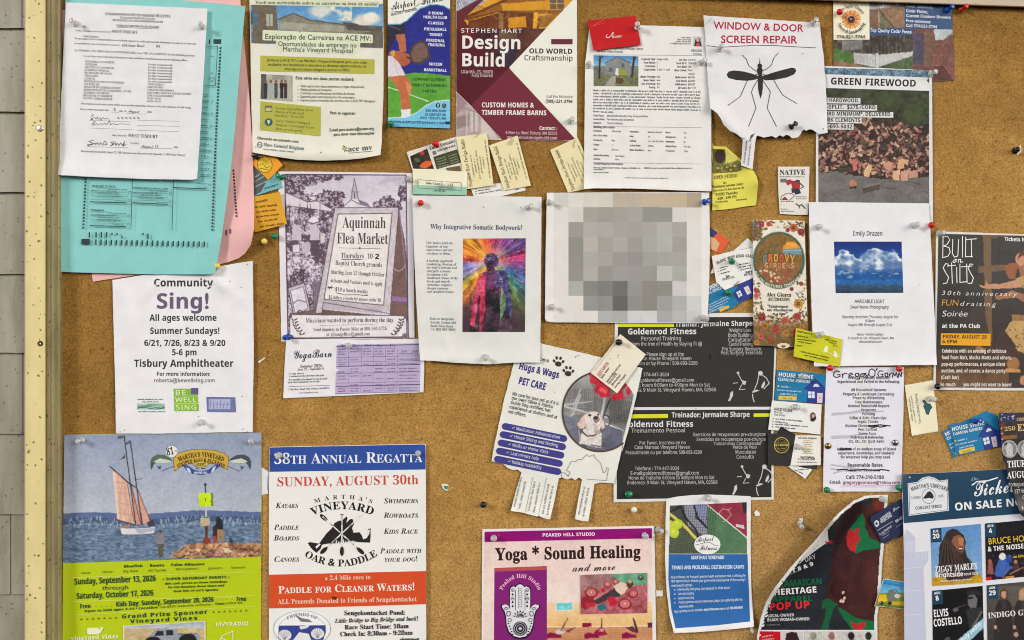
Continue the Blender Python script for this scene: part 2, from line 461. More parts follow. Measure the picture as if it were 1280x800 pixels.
def build_sheet(s):
    cx = sum(p[0] for p in s.outline) / len(s.outline); cy = sum(p[1] for p in s.outline) / len(s.outline)
    org = W(cx, cy, 0)
    root = bpy.data.objects.new(s.name, None); root.empty_display_size = 0.02
    root.location = org; COL.objects.link(root)
    tag(root, s.label, s.cat, s.group)
    m = M_GLOSS if s.gloss else M_PAPER
    g = random.Random(hash((round(cx), round(cy))) & 0xffff)
    xy, T, n = tri_poly(s.outline, s.step, s.wob, g)
    hh = s.H(xy[:, 0], xy[:, 1])
    top = W(xy[:, 0], xy[:, 1], hh)
    bot = top + np.array([0, 0.00022, 0])
    # rim
    ed = {}
    for t in T:
        for a, b in ((t[0], t[1]), (t[1], t[2]), (t[2], t[0])): ed[(a, b)] = 1
    rim = [(a, b) for a, b in ed if (b, a) not in ed]
    N = len(top); V = [top, bot]; F = [T, T[:, ::-1] + N]
    rv = []; rf = []; base = 2 * N
    for a, b in rim:
        rv += [top[a], top[b], bot[b], bot[a]]; rf += [(base, base + 1, base + 2), (base, base + 2, base + 3)]; base += 4
    V.append(np.array(rv)); F.append(np.array(rf))
    V = np.concatenate(V) - org; F = np.concatenate(F)
    c = alb(s.col)
    link(s.sheet_name, mesh_np(s.name + '_sheet', V, F, np.tile(c, (len(V), 1))), m, root)
    made = {}
    for key, items in s.parts.items():
        if not items: continue
        Vs, Ts, Cs = [], [], []; nb = 0
        def add(X, Y, off, T, C):
            nonlocal nb
            v = W(X, Y, s.H(X, Y) + off) - org
            Vs.append(v); Ts.append(np.asarray(T) + nb); nb += len(v)
            Cs.append(np.tile(C, (len(v), 1)) if C.ndim == 1 else C)
        for it in items:
            k = it[0]
            if k == 'poly':
                xy2, T2, _ = tri_poly(it[1], s.step); add(xy2[:, 0], xy2[:, 1], it[3], T2, alb(it[2]))
            elif k == 'flat':
                q = np.array(it[1]); add(q[:, 0], q[:, 1], it[3], [(0, 1, 2), (0, 2, 3)], alb(it[2]))
            elif k == 'line':
                pts, w, col, off = it[1:]
                c2 = alb(col)
                for p, q in zip(pts[:-1], pts[1:]):
                    L = math.hypot(q[0] - p[0], q[1] - p[1])
                    if L < 1e-6: continue
                    nn = max(1, int(L / 6)); ux, uy = -(q[1] - p[1]) / L * w / 2, (q[0] - p[0]) / L * w / 2
                    ex, ey = (q[0] - p[0]) / L * w * .25, (q[1] - p[1]) / L * w * .25
                    P0 = (p[0] - ex, p[1] - ey); P1 = (q[0] + ex, q[1] + ey)
                    t = np.linspace(0, 1, nn + 1); X = P0[0] + (P1[0] - P0[0]) * t; Y = P0[1] + (P1[1] - P0[1]) * t
                    XX = np.concatenate([X + ux, X - ux]); YY = np.concatenate([Y + uy, Y - uy]); o = nn + 1
                    F2 = [f for i in range(nn) for f in ((i, i + 1, o + i + 1), (i, o + i + 1, o + i))]
                    add(XX, YY, off, F2, c2)
            elif k == 'text':
                text, x0, y0, x1, y1, h, col, f, sk, sc, sp, off = it[1:]
                lay, tot = layout(text, f, sc, sp)
                L = math.hypot(x1 - x0, y1 - y0); dx, dy = (x1 - x0) / L, (y1 - y0) / L; ux, uy = dy, -dx
                kx = L / tot; ky = h / cap(f); c2 = alb(col); kg = min(kx, 1.28 * ky)
                for key2, gx, sk2 in lay:
                    v, T2, _ = GLY[key2]
                    if not len(v): continue
                    a = (v[:, 0] * sk2 + sk * v[:, 1]) * kg + gx * kx; b = v[:, 1] * sk2 * ky
                    add(x0 + dx * a + ux * b, y0 + dy * a + uy * b, off, T2, c2)
            elif k == 'arc':
                text, ax, ay, rad, a0, a1, h, col, f, smile, sc, off = it[1:]
                lay, tot = layout(text, f, sc, 0)
                ky = h / cap(f); arc = abs(R(a1 - a0)) * rad; kx = min(arc / tot, 1.1 * ky); c2 = alb(col)
                for key2, gx, sk2 in lay:
                    v, T2, adv = GLY[key2]
                    if not len(v): continue
                    th = R(a0 + (a1 - a0) * (gx + adv * sk2 / 2) / tot)
                    if smile: px, py, dx, dy = ax + rad * math.sin(th), ay + rad * math.cos(th), math.cos(th), -math.sin(th)
                    else: px, py, dx, dy = ax + rad * math.sin(th), ay - rad * math.cos(th), math.cos(th), math.sin(th)
                    ux, uy = dy, -dx
                    a = (v[:, 0] - adv / 2) * sk2 * kx; b = v[:, 1] * sk2 * ky
                    add(px + dx * a + ux * b, py + dy * a + uy * b, off, T2, c2)
            elif k == 'cv':
                cv = it[1]; ny, nx = cv.X.shape
                if cv.warp:       # uneven tone of a printed photograph
                    tn = (fbm(cv.X0 / 2.6, cv.Y0 / 2.6, 93, 3) - .5) * 22 + (fbm(cv.X0 / 11, cv.Y0 / 11, 94, 3) - .5) * 14
                    cv.C = cv.C + (tn * np.clip(cv.C.mean(-1) / 110, .3, 1))[..., None]
                i = np.arange(ny * nx).reshape(ny, nx)
                a, b, c3, d = i[:-1, :-1], i[:-1, 1:], i[1:, 1:], i[1:, :-1]
                if cv.keep is not None:
                    kk = cv.keep; ok = kk[:-1, :-1] & kk[:-1, 1:] & kk[1:, 1:] & kk[1:, :-1]
                    a, b, c3, d = a[ok], b[ok], c3[ok], d[ok]
                T2 = np.concatenate([np.stack([a.ravel(), b.ravel(), c3.ravel()], 1), np.stack([a.ravel(), c3.ravel(), d.ravel()], 1)])
                add(cv.X0.ravel(), cv.Y0.ravel(), cv.off, T2, alb(cv.C.reshape(-1, 3)))
        pn = key.split('#')[0]
        o = link(pn, mesh_np(pn, np.concatenate(Vs), np.concatenate(Ts), np.concatenate(Cs)), m, made.get(s.under.get(key), root))
        made[key] = o
    return root

# ------------------------------------------------------------------ pins and staples
def lathe(prof, n=20):
    V = []; F = []
    for r, z in prof:
        for i in range(n):
            a = 6.28318 * i / n; V.append((r * math.cos(a), r * math.sin(a), z))
    m = len(prof)
    for j in range(m - 1):
        for i in range(n):
            F.append((j * n + i, j * n + (i + 1) % n, (j + 1) * n + (i + 1) % n, (j + 1) * n + i))
    F.append(tuple(range(n))[::-1]); F.append(tuple((m - 1) * n + i for i in range(n)))
    return V, F
def lathe_mesh(name, prof, n=20):
    me = bpy.data.meshes.new(name); V, F = lathe(prof, n)
    me.from_pydata([tuple(c / 1000 for c in v) for v in V], [], F); me.update()
    return me
PROF = {
    'push': [(0.5, -2.0), (0.5, 0.6), (4.3, 0.7), (4.9, 1.2), (4.9, 1.9), (4.2, 2.5), (2.6, 3.4), (2.3, 5.0), (2.4, 8.0), (2.9, 10.0), (3.9, 10.8), (4.2, 11.6), (3.9, 12.6), (1.6, 13.0)],
    'ball': [(0.5, -2.0), (0.5, 2.0), (2.4, 2.2), (4.1, 3.6), (4.9, 5.6), (4.7, 7.6), (3.6, 9.4), (1.6, 10.4), (0.3, 10.6)],
    'tack': [(0.5, -2.0), (0.5, 0.3), (4.9, 0.3), (5.0, 0.8), (4.4, 1.9), (3.0, 2.8), (1.2, 3.2)],
}
PINMESH = {}
PINN = {'push': 'push_pin', 'ball': 'ball_head_pin', 'tack': 'thumbtack'}
def pin(X, Y, h, colour, label, kind='push', tilt=(0, 0), sc=1.0):
    key = (kind, colour)
    if key not in PINMESH:
        me = lathe_mesh(PINN[kind], PROF[kind]); me.materials.append(PINM[colour])
        me.polygons.foreach_set('use_smooth', np.ones(len(me.polygons), bool)); PINMESH[key] = me
    o = bpy.data.objects.new(PINN[kind], PINMESH[key])
    mid = h + (6.0 if kind == 'push' else 4.0 if kind == 'ball' else 1.0)
    p = W(X, Y, mid); o.location = (p[0], -h / 1000, p[2])
    # the pin's axis (local z) points out of the board (-Y), tilt in degrees: right, up
    o.rotation_euler = (R(90 - tilt[1]), 0, R(tilt[0]))
    o.scale = (sc, sc, sc)
    COL.objects.link(o)
    tag(o, label, 'pin', {'push': 'push pins on the board', 'ball': 'ball headed pins on the board', 'tack': 'thumbtacks on the board'}[kind])
    return o

# ------------------------------------------------------------------ the cork, the painted frame, the shingles
def cork_mat():
    m, nt, b = new_mat('cork')
    L = nt.links.new
    tc = node(nt, 'ShaderNodeTexCoord')
    v1 = node(nt, 'ShaderNodeTexVoronoi', Scale=560.0); L(tc.outputs['Object'], v1.inputs['Vector'])
    sx = node(nt, 'ShaderNodeSeparateColor'); L(v1.outputs['Color'], sx.inputs[0])
    n1 = node(nt, 'ShaderNodeTexNoise', Scale=300.0, Detail=5.0, Roughness=0.75); L(tc.outputs['Object'], n1.inputs['Vector'])
    ad = node(nt, 'ShaderNodeMath', operation='MULTIPLY_ADD'); L(sx.outputs[0], ad.inputs[0]); ad.inputs[1].default_value = 0.30; L(n1.outputs['Fac'], ad.inputs[2])
    rp = node(nt, 'ShaderNodeValToRGB'); L(ad.outputs[0], rp.inputs[0])
    cr = rp.color_ramp
    cr.elements[0].position = 0.42; cr.elements[0].color = (*lin((128, 93, 46)), 1)
    cr.elements[1].position = 1.0; cr.elements[1].color = (*lin((203, 168, 112)), 1)
    for p, c in ((0.54, (158, 120, 64)), (0.68, (172, 133, 75)), (0.82, (182, 145, 87))):
        e = cr.elements.new(p); e.color = (*lin(c), 1)
    # dark flecks
    v2 = node(nt, 'ShaderNodeTexVoronoi', Scale=58.0, Randomness=1.0); L(tc.outputs['Object'], v2.inputs['Vector'])
    f2 = node(nt, 'ShaderNodeMapRange'); L(v2.outputs['Distance'], f2.inputs['Value'])
    f2.inputs['From Min'].default_value = 0.07; f2.inputs['From Max'].default_value = 0.15; f2.inputs['To Min'].default_value = 0.6; f2.inputs['To Max'].default_value = 0.0
    s2 = node(nt, 'ShaderNodeSeparateColor'); L(v2.outputs['Color'], s2.inputs[0])
    g2 = node(nt, 'ShaderNodeMath', operation='GREATER_THAN'); L(s2.outputs[0], g2.inputs[0]); g2.inputs[1].default_value = 0.7
    k2 = node(nt, 'ShaderNodeMath', operation='MULTIPLY'); L(f2.outputs[0], k2.inputs[0]); L(g2.outputs[0], k2.inputs[1])
    m2 = node(nt, 'ShaderNodeMix', data_type='RGBA'); L(k2.outputs[0], m2.inputs['Factor']); L(rp.outputs[0], m2.inputs['A']); m2.inputs['B'].default_value = (*lin((92, 60, 26)), 1)
    # old stains and worn patches
    n3 = node(nt, 'ShaderNodeTexNoise', Scale=7.0, Detail=4.0, Roughness=0.6); L(tc.outputs['Object'], n3.inputs['Vector'])
    r3 = node(nt, 'ShaderNodeMapRange'); L(n3.outputs['Fac'], r3.inputs['Value'])
    r3.inputs['From Min'].default_value = 0.35; r3.inputs['From Max'].default_value = 0.68; r3.inputs['To Min'].default_value = 0.9; r3.inputs['To Max'].default_value = 1.1
    n4 = node(nt, 'ShaderNodeTexNoise', Scale=40.0, Detail=5.0); L(tc.outputs['Object'], n4.inputs['Vector'])
    r4 = node(nt, 'ShaderNodeMapRange'); L(n4.outputs['Fac'], r4.inputs['Value'])
    r4.inputs['From Min'].default_value = 0.3; r4.inputs['From Max'].default_value = 0.7; r4.inputs['To Min'].default_value = 0.86; r4.inputs['To Max'].default_value = 1.1
    mm = node(nt, 'ShaderNodeMath', operation='MULTIPLY'); L(r3.outputs[0], mm.inputs[0]); L(r4.outputs[0], mm.inputs[1])
    # the cork is paler and greyer towards the lower right, browner towards the top
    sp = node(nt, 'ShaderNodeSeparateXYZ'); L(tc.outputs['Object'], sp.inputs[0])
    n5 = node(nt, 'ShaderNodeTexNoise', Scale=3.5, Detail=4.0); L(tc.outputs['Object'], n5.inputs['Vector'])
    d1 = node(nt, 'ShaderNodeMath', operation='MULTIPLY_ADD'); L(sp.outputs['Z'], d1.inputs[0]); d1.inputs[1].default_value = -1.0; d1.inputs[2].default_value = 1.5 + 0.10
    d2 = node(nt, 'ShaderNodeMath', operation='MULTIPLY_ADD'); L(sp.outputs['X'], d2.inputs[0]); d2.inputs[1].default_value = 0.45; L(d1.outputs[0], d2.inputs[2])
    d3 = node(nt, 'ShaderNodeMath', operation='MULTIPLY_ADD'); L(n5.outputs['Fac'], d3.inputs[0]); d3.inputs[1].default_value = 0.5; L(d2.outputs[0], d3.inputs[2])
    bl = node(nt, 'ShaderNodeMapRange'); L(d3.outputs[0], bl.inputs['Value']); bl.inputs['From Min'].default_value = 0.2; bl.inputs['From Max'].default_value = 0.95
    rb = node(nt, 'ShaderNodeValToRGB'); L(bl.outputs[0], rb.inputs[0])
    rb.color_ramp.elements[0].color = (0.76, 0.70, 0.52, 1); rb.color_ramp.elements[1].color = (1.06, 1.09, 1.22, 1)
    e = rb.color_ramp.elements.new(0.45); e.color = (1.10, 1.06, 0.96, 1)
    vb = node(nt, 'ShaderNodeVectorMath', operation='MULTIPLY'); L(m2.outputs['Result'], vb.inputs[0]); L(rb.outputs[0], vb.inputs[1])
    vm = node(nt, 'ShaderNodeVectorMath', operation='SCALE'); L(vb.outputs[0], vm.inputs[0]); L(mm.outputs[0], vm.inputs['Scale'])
    # old pin holes: tiny dark dots in loose clusters
    v6 = node(nt, 'ShaderNodeTexVoronoi', Scale=34.0); L(tc.outputs['Object'], v6.inputs['Vector'])
    f6 = node(nt, 'ShaderNodeMapRange'); L(v6.outputs['Distance'], f6.inputs['Value'])
    f6.inputs['From Min'].default_value = 0.022; f6.inputs['From Max'].default_value = 0.045; f6.inputs['To Min'].default_value = 0.9; f6.inputs['To Max'].default_value = 0.0
    s6 = node(nt, 'ShaderNodeSeparateColor'); L(v6.outputs['Color'], s6.inputs[0])
    g6 = node(nt, 'ShaderNodeMath', operation='GREATER_THAN'); L(s6.outputs[1], g6.inputs[0]); g6.inputs[1].default_value = 0.45
    k6 = node(nt, 'ShaderNodeMath', operation='MULTIPLY'); L(f6.outputs[0], k6.inputs[0]); L(g6.outputs[0], k6.inputs[1])
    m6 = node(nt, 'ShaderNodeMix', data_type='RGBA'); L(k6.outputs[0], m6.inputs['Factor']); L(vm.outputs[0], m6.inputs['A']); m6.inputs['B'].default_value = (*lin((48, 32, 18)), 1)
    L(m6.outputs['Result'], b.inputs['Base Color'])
    b.inputs['Roughness'].default_value = 0.9; b.inputs['Specular IOR Level'].default_value = 0.15
    bp = node(nt, 'ShaderNodeBump', Strength=0.5, Distance=0.0012); L(ad.outputs[0], bp.inputs['Height']); L(bp.outputs[0], b.inputs['Normal'])
    return m

def paint_mat(name, base, fleck, stain, vert=1.0):
    m, nt, b = new_mat(name)
    L = nt.links.new
    tc = node(nt, 'ShaderNodeTexCoord')
    mp = node(nt, 'ShaderNodeMapping'); L(tc.outputs['Object'], mp.inputs['Vector']); mp.inputs['Scale'].default_value = (1, 1, vert)
    n1 = node(nt, 'ShaderNodeTexNoise', Scale=30.0, Detail=5.0, Roughness=0.65); L(mp.outputs[0], n1.inputs['Vector'])
    rp = node(nt, 'ShaderNodeValToRGB'); L(n1.outputs['Fac'], rp.inputs[0])
    rp.color_ramp.elements[0].position = 0.3; rp.color_ramp.elements[0].color = (*lin(stain), 1)
    rp.color_ramp.elements[1].position = 0.62; rp.color_ramp.elements[1].color = (*lin(base), 1)
    cur = rp.outputs[0]
    for sc, th, lo, hi, st in ((105.0, 0.45, 0.14, 0.2, 0.95), (56.0, 0.66, 0.08, 0.14, 0.95), (30.0, 0.8, 0.06, 0.12, 0.85)):
        v = node(nt, 'ShaderNodeTexVoronoi', Scale=sc); 
        d = node(nt, 'ShaderNodeTexNoise', Scale=220.0, Detail=2.0); L(tc.outputs['Object'], d.inputs['Vector'])
        av = node(nt, 'ShaderNodeVectorMath', operation='SCALE'); L(d.outputs['Color'], av.inputs[0]); av.inputs['Scale'].default_value = 0.006
        sm = node(nt, 'ShaderNodeVectorMath', operation='ADD'); L(tc.outputs['Object'], sm.inputs[0]); L(av.outputs[0], sm.inputs[1])
        L(sm.outputs[0], v.inputs['Vector'])
        f = node(nt, 'ShaderNodeMapRange'); L(v.outputs['Distance'], f.inputs['Value'])
        f.inputs['From Min'].default_value = lo; f.inputs['From Max'].default_value = hi; f.inputs['To Min'].default_value = st; f.inputs['To Max'].default_value = 0
        s = node(nt, 'ShaderNodeSeparateColor'); L(v.outputs['Color'], s.inputs[0])
        g = node(nt, 'ShaderNodeMath', operation='GREATER_THAN'); L(s.outputs[0], g.inputs[0]); g.inputs[1].default_value = th
        k = node(nt, 'ShaderNodeMath', operation='MULTIPLY'); L(f.outputs[0], k.inputs[0]); L(g.outputs[0], k.inputs[1])
        mx = node(nt, 'ShaderNodeMix', data_type='RGBA'); L(k.outputs[0], mx.inputs['Factor']); L(cur, mx.inputs['A']); mx.inputs['B'].default_value = (*lin(fleck), 1)
        cur = mx.outputs['Result']
    L(cur, b.inputs['Base Color'])
    b.inputs['Roughness'].default_value = 0.55
    bp = node(nt, 'ShaderNodeBump', Strength=0.25, Distance=0.002); L(n1.outputs['Fac'], bp.inputs['Height']); L(bp.outputs[0], b.inputs['Normal'])
    return m

M_CORK = cork_mat()
M_FRAME = paint_mat('cream_paint', (228, 210, 150), (100, 82, 42), (216, 198, 136), 0.4)
M_MOULD = paint_mat('shaded_frame_paint', (152, 142, 102), (84, 72, 40), (124, 114, 76), 0.3)  # olive darkening is the inner side's shade put into the colour
M_SHING = paint_mat('weathered_paint', (160, 155, 140), (104, 98, 84), (128, 123, 102), 0.2)

def quads(name, V, F, m, parent=None, smooth=False):
    me = bpy.data.meshes.new(name); me.from_pydata([tuple(v) for v in V], [], F); me.update()
    return link(name, me, m, parent, smooth)

# cork sheet: a slab with a slightly uneven face
nx, ny = 96, 64
gx, gy = np.meshgrid(np.linspace(40, 1420, nx), np.linspace(-60, 900, ny))
hz = (fbm(gx / 90, gy / 90, 5, 3) - 0.5) * 0.35 - 0.35
Vc = W(gx.ravel(), gy.ravel(), hz.ravel())
ii = np.arange(nx * ny).reshape(ny, nx)
a, b_, c_, d_ = ii[:-1, :-1].ravel(), ii[:-1, 1:].ravel(), ii[1:, 1:].ravel(), ii[1:, :-1].ravel()
Tc = np.concatenate([np.stack([a, b_, c_], 1), np.stack([a, c_, d_], 1)])
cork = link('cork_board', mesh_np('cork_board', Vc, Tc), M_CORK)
tag(cork, 'tan cork notice board surface behind all the pinned papers', 'cork board')

def extrude_profile(name, prof, y0, y1, m, parent, n=40):
    """a moulding running vertically: prof is (pixel, height) pairs"""
    ys = np.linspace(y0, y1, n); V = []; F = []
    for Y in ys:
        for X, h in prof: V.append(W(X, Y, h))
    k = len(prof)
    for j in range(n - 1):
        for i in range(k - 1): F.append((j * k + i, j * k + i + 1, (j + 1) * k + i + 1, (j + 1) * k + i))
    return quads(name, V, F, m, parent, False)

fr = bpy.data.objects.new('board_frame', None); fr.location = (0, 0, 0); COL.objects.link(fr)
tag(fr, 'cream painted wooden frame with speckled paint along the left of the cork', 'frame')
extrude_profile('stile', [(30.5, -4), (31, 26), (32.2, 28.6), (36, 29.4), (37, 29.6), (54.5, 29.6), (56, 29.2), (57, 27), (57, 18)], -80, 900, M_FRAME, fr)
extrude_profile('moulding', [(57.05, 18), (57.4, 24), (58.4, 25.4), (60.5, 25.6), (61.5, 24), (62.2, 23.2), (65.0, 23), (66.8, 22), (68.5, 19.6), (69.6, 16.6), (70.2, 15.6), (72.5, 15.2), (74.6, 13), (76.2, 9), (77.4, 5), (78.0, 2), (78.2, -2)], -80, 900, M_MOULD, fr)
# top rail of the frame: only its lower lip shows at the top right
def rail_pts(x, prof): return [W(x, Y, h) for Y, h in prof]
prof = lambda x: [((1280 - x) * -0.034 + Y, h) for Y, h in ((9.6, -2), (9.2, 6), (8.6, 9), (7.6, 10), (2, 11), (-6, 13), (-30, 16), (-60, 18))]
V = []; F = []
xs = np.linspace(0, 1420, 48)
for x in xs: V += rail_pts(x, prof(x))
for j in range(len(xs) - 1):
    for i in range(7): F.append((j * 8 + i, j * 8 + i + 1, (j + 1) * 8 + i + 1, (j + 1) * 8 + i))
quads('top_rail', V, F, plain_mat('grey_beige_paint', (206, 190, 164), 0.6), fr)
# screw heads on the stile: one bright, one rusted into its hole
me = lathe_mesh('screw', [(0.2, -1), (5.2, -0.5), (5.0, 0.6), (3.8, 1.4), (1.2, 1.7)]); me.materials.append(plain_mat('zinc', (206, 200, 188), 0.3, 0.7))
o = bpy.data.objects.new('screw', me); COL.objects.link(o); o.parent = fr; p = W(50.3, 160.5, 29.6); o.location = p; o.rotation_euler = (R(90), 0, 0)
o['label'] = 'bright zinc screw head'
me = lathe_mesh('screw', [(0.2, -2), (4.4, -0.5), (4.2, 0.3), (2.6, 0.2), (0.8, -0.2)]); me.materials.append(plain_mat('rust', (58, 46, 30), 0.8))
o = bpy.data.objects.new('screw', me); COL.objects.link(o); o.parent = fr; p = W(50.3, 429.5, 29.7); o.location = p; o.rotation_euler = (R(90), 0, 0)
o['label'] = 'dark rusted screw head'

# shingle siding left of the frame: lapped courses with butt joints
sh_ys = [-66, 35, 139.5, 240, 342.5, 441, 542.5, 643, 743, 845]
joints = {0: 27.5, 5: 28.6, 7: 13.5}
V = []; F = []
def boxq(x0, x1, y0, y1, h0, h1):
    n = 14; base = len(V)
    for i in range(n + 1):
        t = i / n; wob = 0.35 * math.sin(i * 2.1 + y0)
        X = x0 + (x1 - x0) * t
        V.append(W(X, y0, h0)); V.append(W(X, y1 + wob, h1)); V.append(W(X, y1 + wob - .3, h1 - 9))
    for i in range(n):
        k = base + i * 3
        F.append((k, k + 3, k + 4, k + 1)); F.append((k + 1, k + 4, k + 5, k + 2))
    for k in (base, base + n * 3):
        p = len(V); V.append(W(x0 if k == base else x1, y0, h0 - 8)); F.append((k, k + 1, k + 2, p))
for i in range(len(sh_ys) - 1):
    y0, y1 = sh_ys[i], sh_ys[i + 1]
    h0, h1 = 7.0, 11.5
    j = joints.get(i)
    if j: boxq(-120, j - 0.55, y0 - 2, y1, h0, h1); boxq(j + 0.55, 44, y0 - 2, y1, h0, h1 - .6)
    else: boxq(-120, 44, y0 - 2, y1, h0, h1 + (i % 3) * .5)
k = len(V); V += [W(-130, -90, 1.5), W(60, -90, 1.5), W(60, 900, 1.5), W(-130, 900, 1.5)]; F.append((k, k + 1, k + 2, k + 3))
sw = quads('shingle_wall', V, F, M_SHING)
tag(sw, 'grey weathered shingle siding in lapped courses left of the cream frame', 'wall')

# ------------------------------------------------------------------ the papers
INK = (58, 55, 56); BLK = (38, 36, 37); WHT = (238, 238, 238)
PW = (232, 231, 229)      # office white
def body(sh, rows, h, col, f='s'):
    for t, x0, y0, x1, y1 in rows: sh.T(t, x0, y0, x1, y1, h, col, f)

# ---- pink ballot
s = Sheet('ballot_sheet', 'pink ballot sheet whose right side rolls forward, behind the turquoise ballot', 'ballot',
    [(76, 13), (150, -6), (300, -6), (302.5, 30), (307, 70), (311.5, 120), (314.5, 170), (316.8, 220), (317.8, 265), (317.2, 288), (313.5, 306), (306, 317), (298, 323), (286, 327.5), (274, 330.5), (230, 337), (180, 342.5), (116, 352), (113, 330), (95, 210), (80, 80)],
    1.6, (246, 186, 184), curl=[('c', 318, 296, 62, 13), ('e', 316, 120, 318, 280, 16, 4)], wave=.25, step=5)
s.part('ballot_marks')
for i in range(15): s.R(290.6 + i * .28, 212 + i * 4.05, 292.9 + i * .28, 214.6 + i * 4.05, (70, 50, 60))
s.R(281.8, 287.5, 283.8, 294, (120, 70, 90)); s.R(286.8, 286, 288.8, 292, (120, 70, 90))

# ---- turquoise ballot
s = Sheet('ballot_sheet', 'turquoise ballot sheet with rows of black timing marks, under the white legal notice', 'ballot',
    [(82, -5), (180, -4), (306.5, 7.5), (303, 50), (298.5, 100), (293.5, 165), (288, 215), (282, 262), (276.5, 300), (270.5, 334), (268.5, 341), (262, 343), (200, 343), (130, 341.5), (68, 339.5), (71, 280), (74, 219), (78, 100)],
    6.5, (139, 208, 205), curl=[('e', 306, 8, 276, 300, 40, 5), ('c', 272, 338, 60, 5), ('e', 68, 339, 74, 230, 22, 2)], wave=.3, step=5)
TE = (38, 62, 66)
s.part('timing_marks')
s.R(266.8, 49, 276.6, 54.8, TE); s.R(261.2, 49.3, 262.6, 55.2, TE)
for i in range(57):
    t = i / 56; s.R(274.6 - 10.4 * t - 3 * t * (1 - t), 58.8 + 227 * t, 276.8 - 10.4 * t - 3 * t * (1 - t), 61.2 + 227 * t, TE)
for i in range(16): s.R(106 - i * .2, 222.5 + i * 4.05, 108.4 - i * .2, 224.9 + i * 4.05, TE)
s.R(101.8, 298.5, 112.2, 305.6, TE)
for x in (111, 119.3, 126, 132.5): s.R(x, 290, x + 1.7, 297, TE)
for x in (139.2, 145.7, 178): s.R(x, 291, x + 1.6, 294, TE)
s.R(151.8, 294.6, 153.4, 298, TE); s.R(184.2, 292, 185.8, 299, TE); s.R(188.6, 294, 189.3, 297, (90, 140, 140))
for i in range(22): s.R(119 + i * 6.45, 299.2 + i * .12, 120.8 + i * 6.45, 306 + i * .12, TE)
s.part('ballot_table')
s.L([(165.6, 222), (163.6, 286)], .8, TE); s.L([(216.8, 225), (215, 288)], .8, TE)
s.L([(258, 57.5), (272, 58), (269.3, 107), (256, 106.3)], .7, TE)
for p in (((113, 252.2), (158, 253.6)), ((165.6, 253.4), (209.5, 255.4)), ((217, 234.4), (258.5, 236.2)), ((112.3, 282), (157, 283.2))): s.L(p, 1.1, TE)
for y in (240, 244.5, 249): s.L([(113.5, y), (160, y + 1.2)], .35, TE); s.L([(166, y + 1), (210, y + 2.4)], .35, TE)
for y in (269, 274, 278.5): s.L([(113, y), (158, y + 1.2)], .35, TE)
s.T('SECRETARY OF STATE', 114.5, 233.4, 144, 234.2, 2.3, TE, 'S'); s.T('TREASURER', 113.3, 263.6, 130.5, 264, 2.3, TE, 'S')
s.T('REPRESENTATIVE IN GENERAL COURT', 166.5, 235.6, 210, 237.2, 2.0, TE, 'S')
s.T('Vote for not more than ONE', 135, 237.2, 159, 238, 1.5, TE, 'S'); s.T('Vote for not more than ONE', 134.5, 266.8, 158, 267.6, 1.5, TE, 'S'); s.T('Vote for not more than ONE', 186, 239, 209.5, 239.8, 1.5, TE, 'S')
for x, y in ((114, 239), (113.5, 269), (166, 241)): s.G(x, y, x + 32, y + .8, 1.8, TE); s.G(x + 9, y + 3.6, x + 36, y + 4.2, 1.5, TE); s.G(x + 7, y + 6.6, x + 38, y + 7.3, 1.5, TE)
for x, y in ((143.5, 251.3), (142, 281), (195.5, 253.3), (246, 229.6), (246, 234.2)): s.G(x, y, x + 13, y + .4, 1.2, TE)
for x, y in ((162, 240.3), (161.5, 250.3), (161, 270), (160.5, 280.2), (213, 241.8), (212.5, 251.6), (262, 231)): s.ring(x, y, 1.5, 1.2, .35, TE)
for i in range(14):
    y = 115 + i * 7.7; xr = 262.5 - i * .05
    s.L([(250, y + 5.4), (xr - 2, y + 5.9)], .4, TE); s.G(251, y + 4, xr - 1, y + 4.4, 2.2, TE)
    if i % 2: s.ring(265.5 - i * .28, y + 4, 1.5, 1.3, .35, TE)
for y, w in ((71, 6), (92, 5), (98, 8), (102, 7)): s.G(269 - w, y, 268.5, y + .3, 1.8, TE)

# ---- white warrant page
s = Sheet('notice_page', 'white typed legal notice page with handwritten signatures, pinned over the turquoise ballot', 'notice',
    [(82.3, 3), (140, 5.5), (200, 8.3), (259.3, 10.8), (256, 70), (252.5, 130), (248.6, 190), (246.3, 223), (241, 224.6), (180, 223.8), (120, 221.3), (72.6, 218.8), (74.5, 170), (77.5, 100), (80, 50)],
    11.5, (232, 232, 235), curl=[('e', 72, 219, 246, 224, 26, 2.5), ('r', 78, 102, 250, 110, 8, 1.0), ('c', 90, 215, 40, 3), ('e', 258, 40, 249, 190, 14, 1.5)], wave=.3, step=5)
s.part('heading')
for t, a in (('COMMONWEALTH OF MASSACHUSETTS', (131.5, 18.8, 213, 22, 3.3)), ('WILLIAM FRANCIS GALVIN', (150, 23, 194, 24.8, 2.3)), ('SECRETARY OF THE COMMONWEALTH', (140.5, 26.2, 204, 28.7, 2.5)), ('WARRANT FOR 2026 STATE PRIMARY', (145.5, 33, 199, 35.2, 2.5))):
    s.T(t, *a, INK, 'R')
s.L([(145.5, 34), (199, 36.2)], .4, INK)
s.part('typed_text')
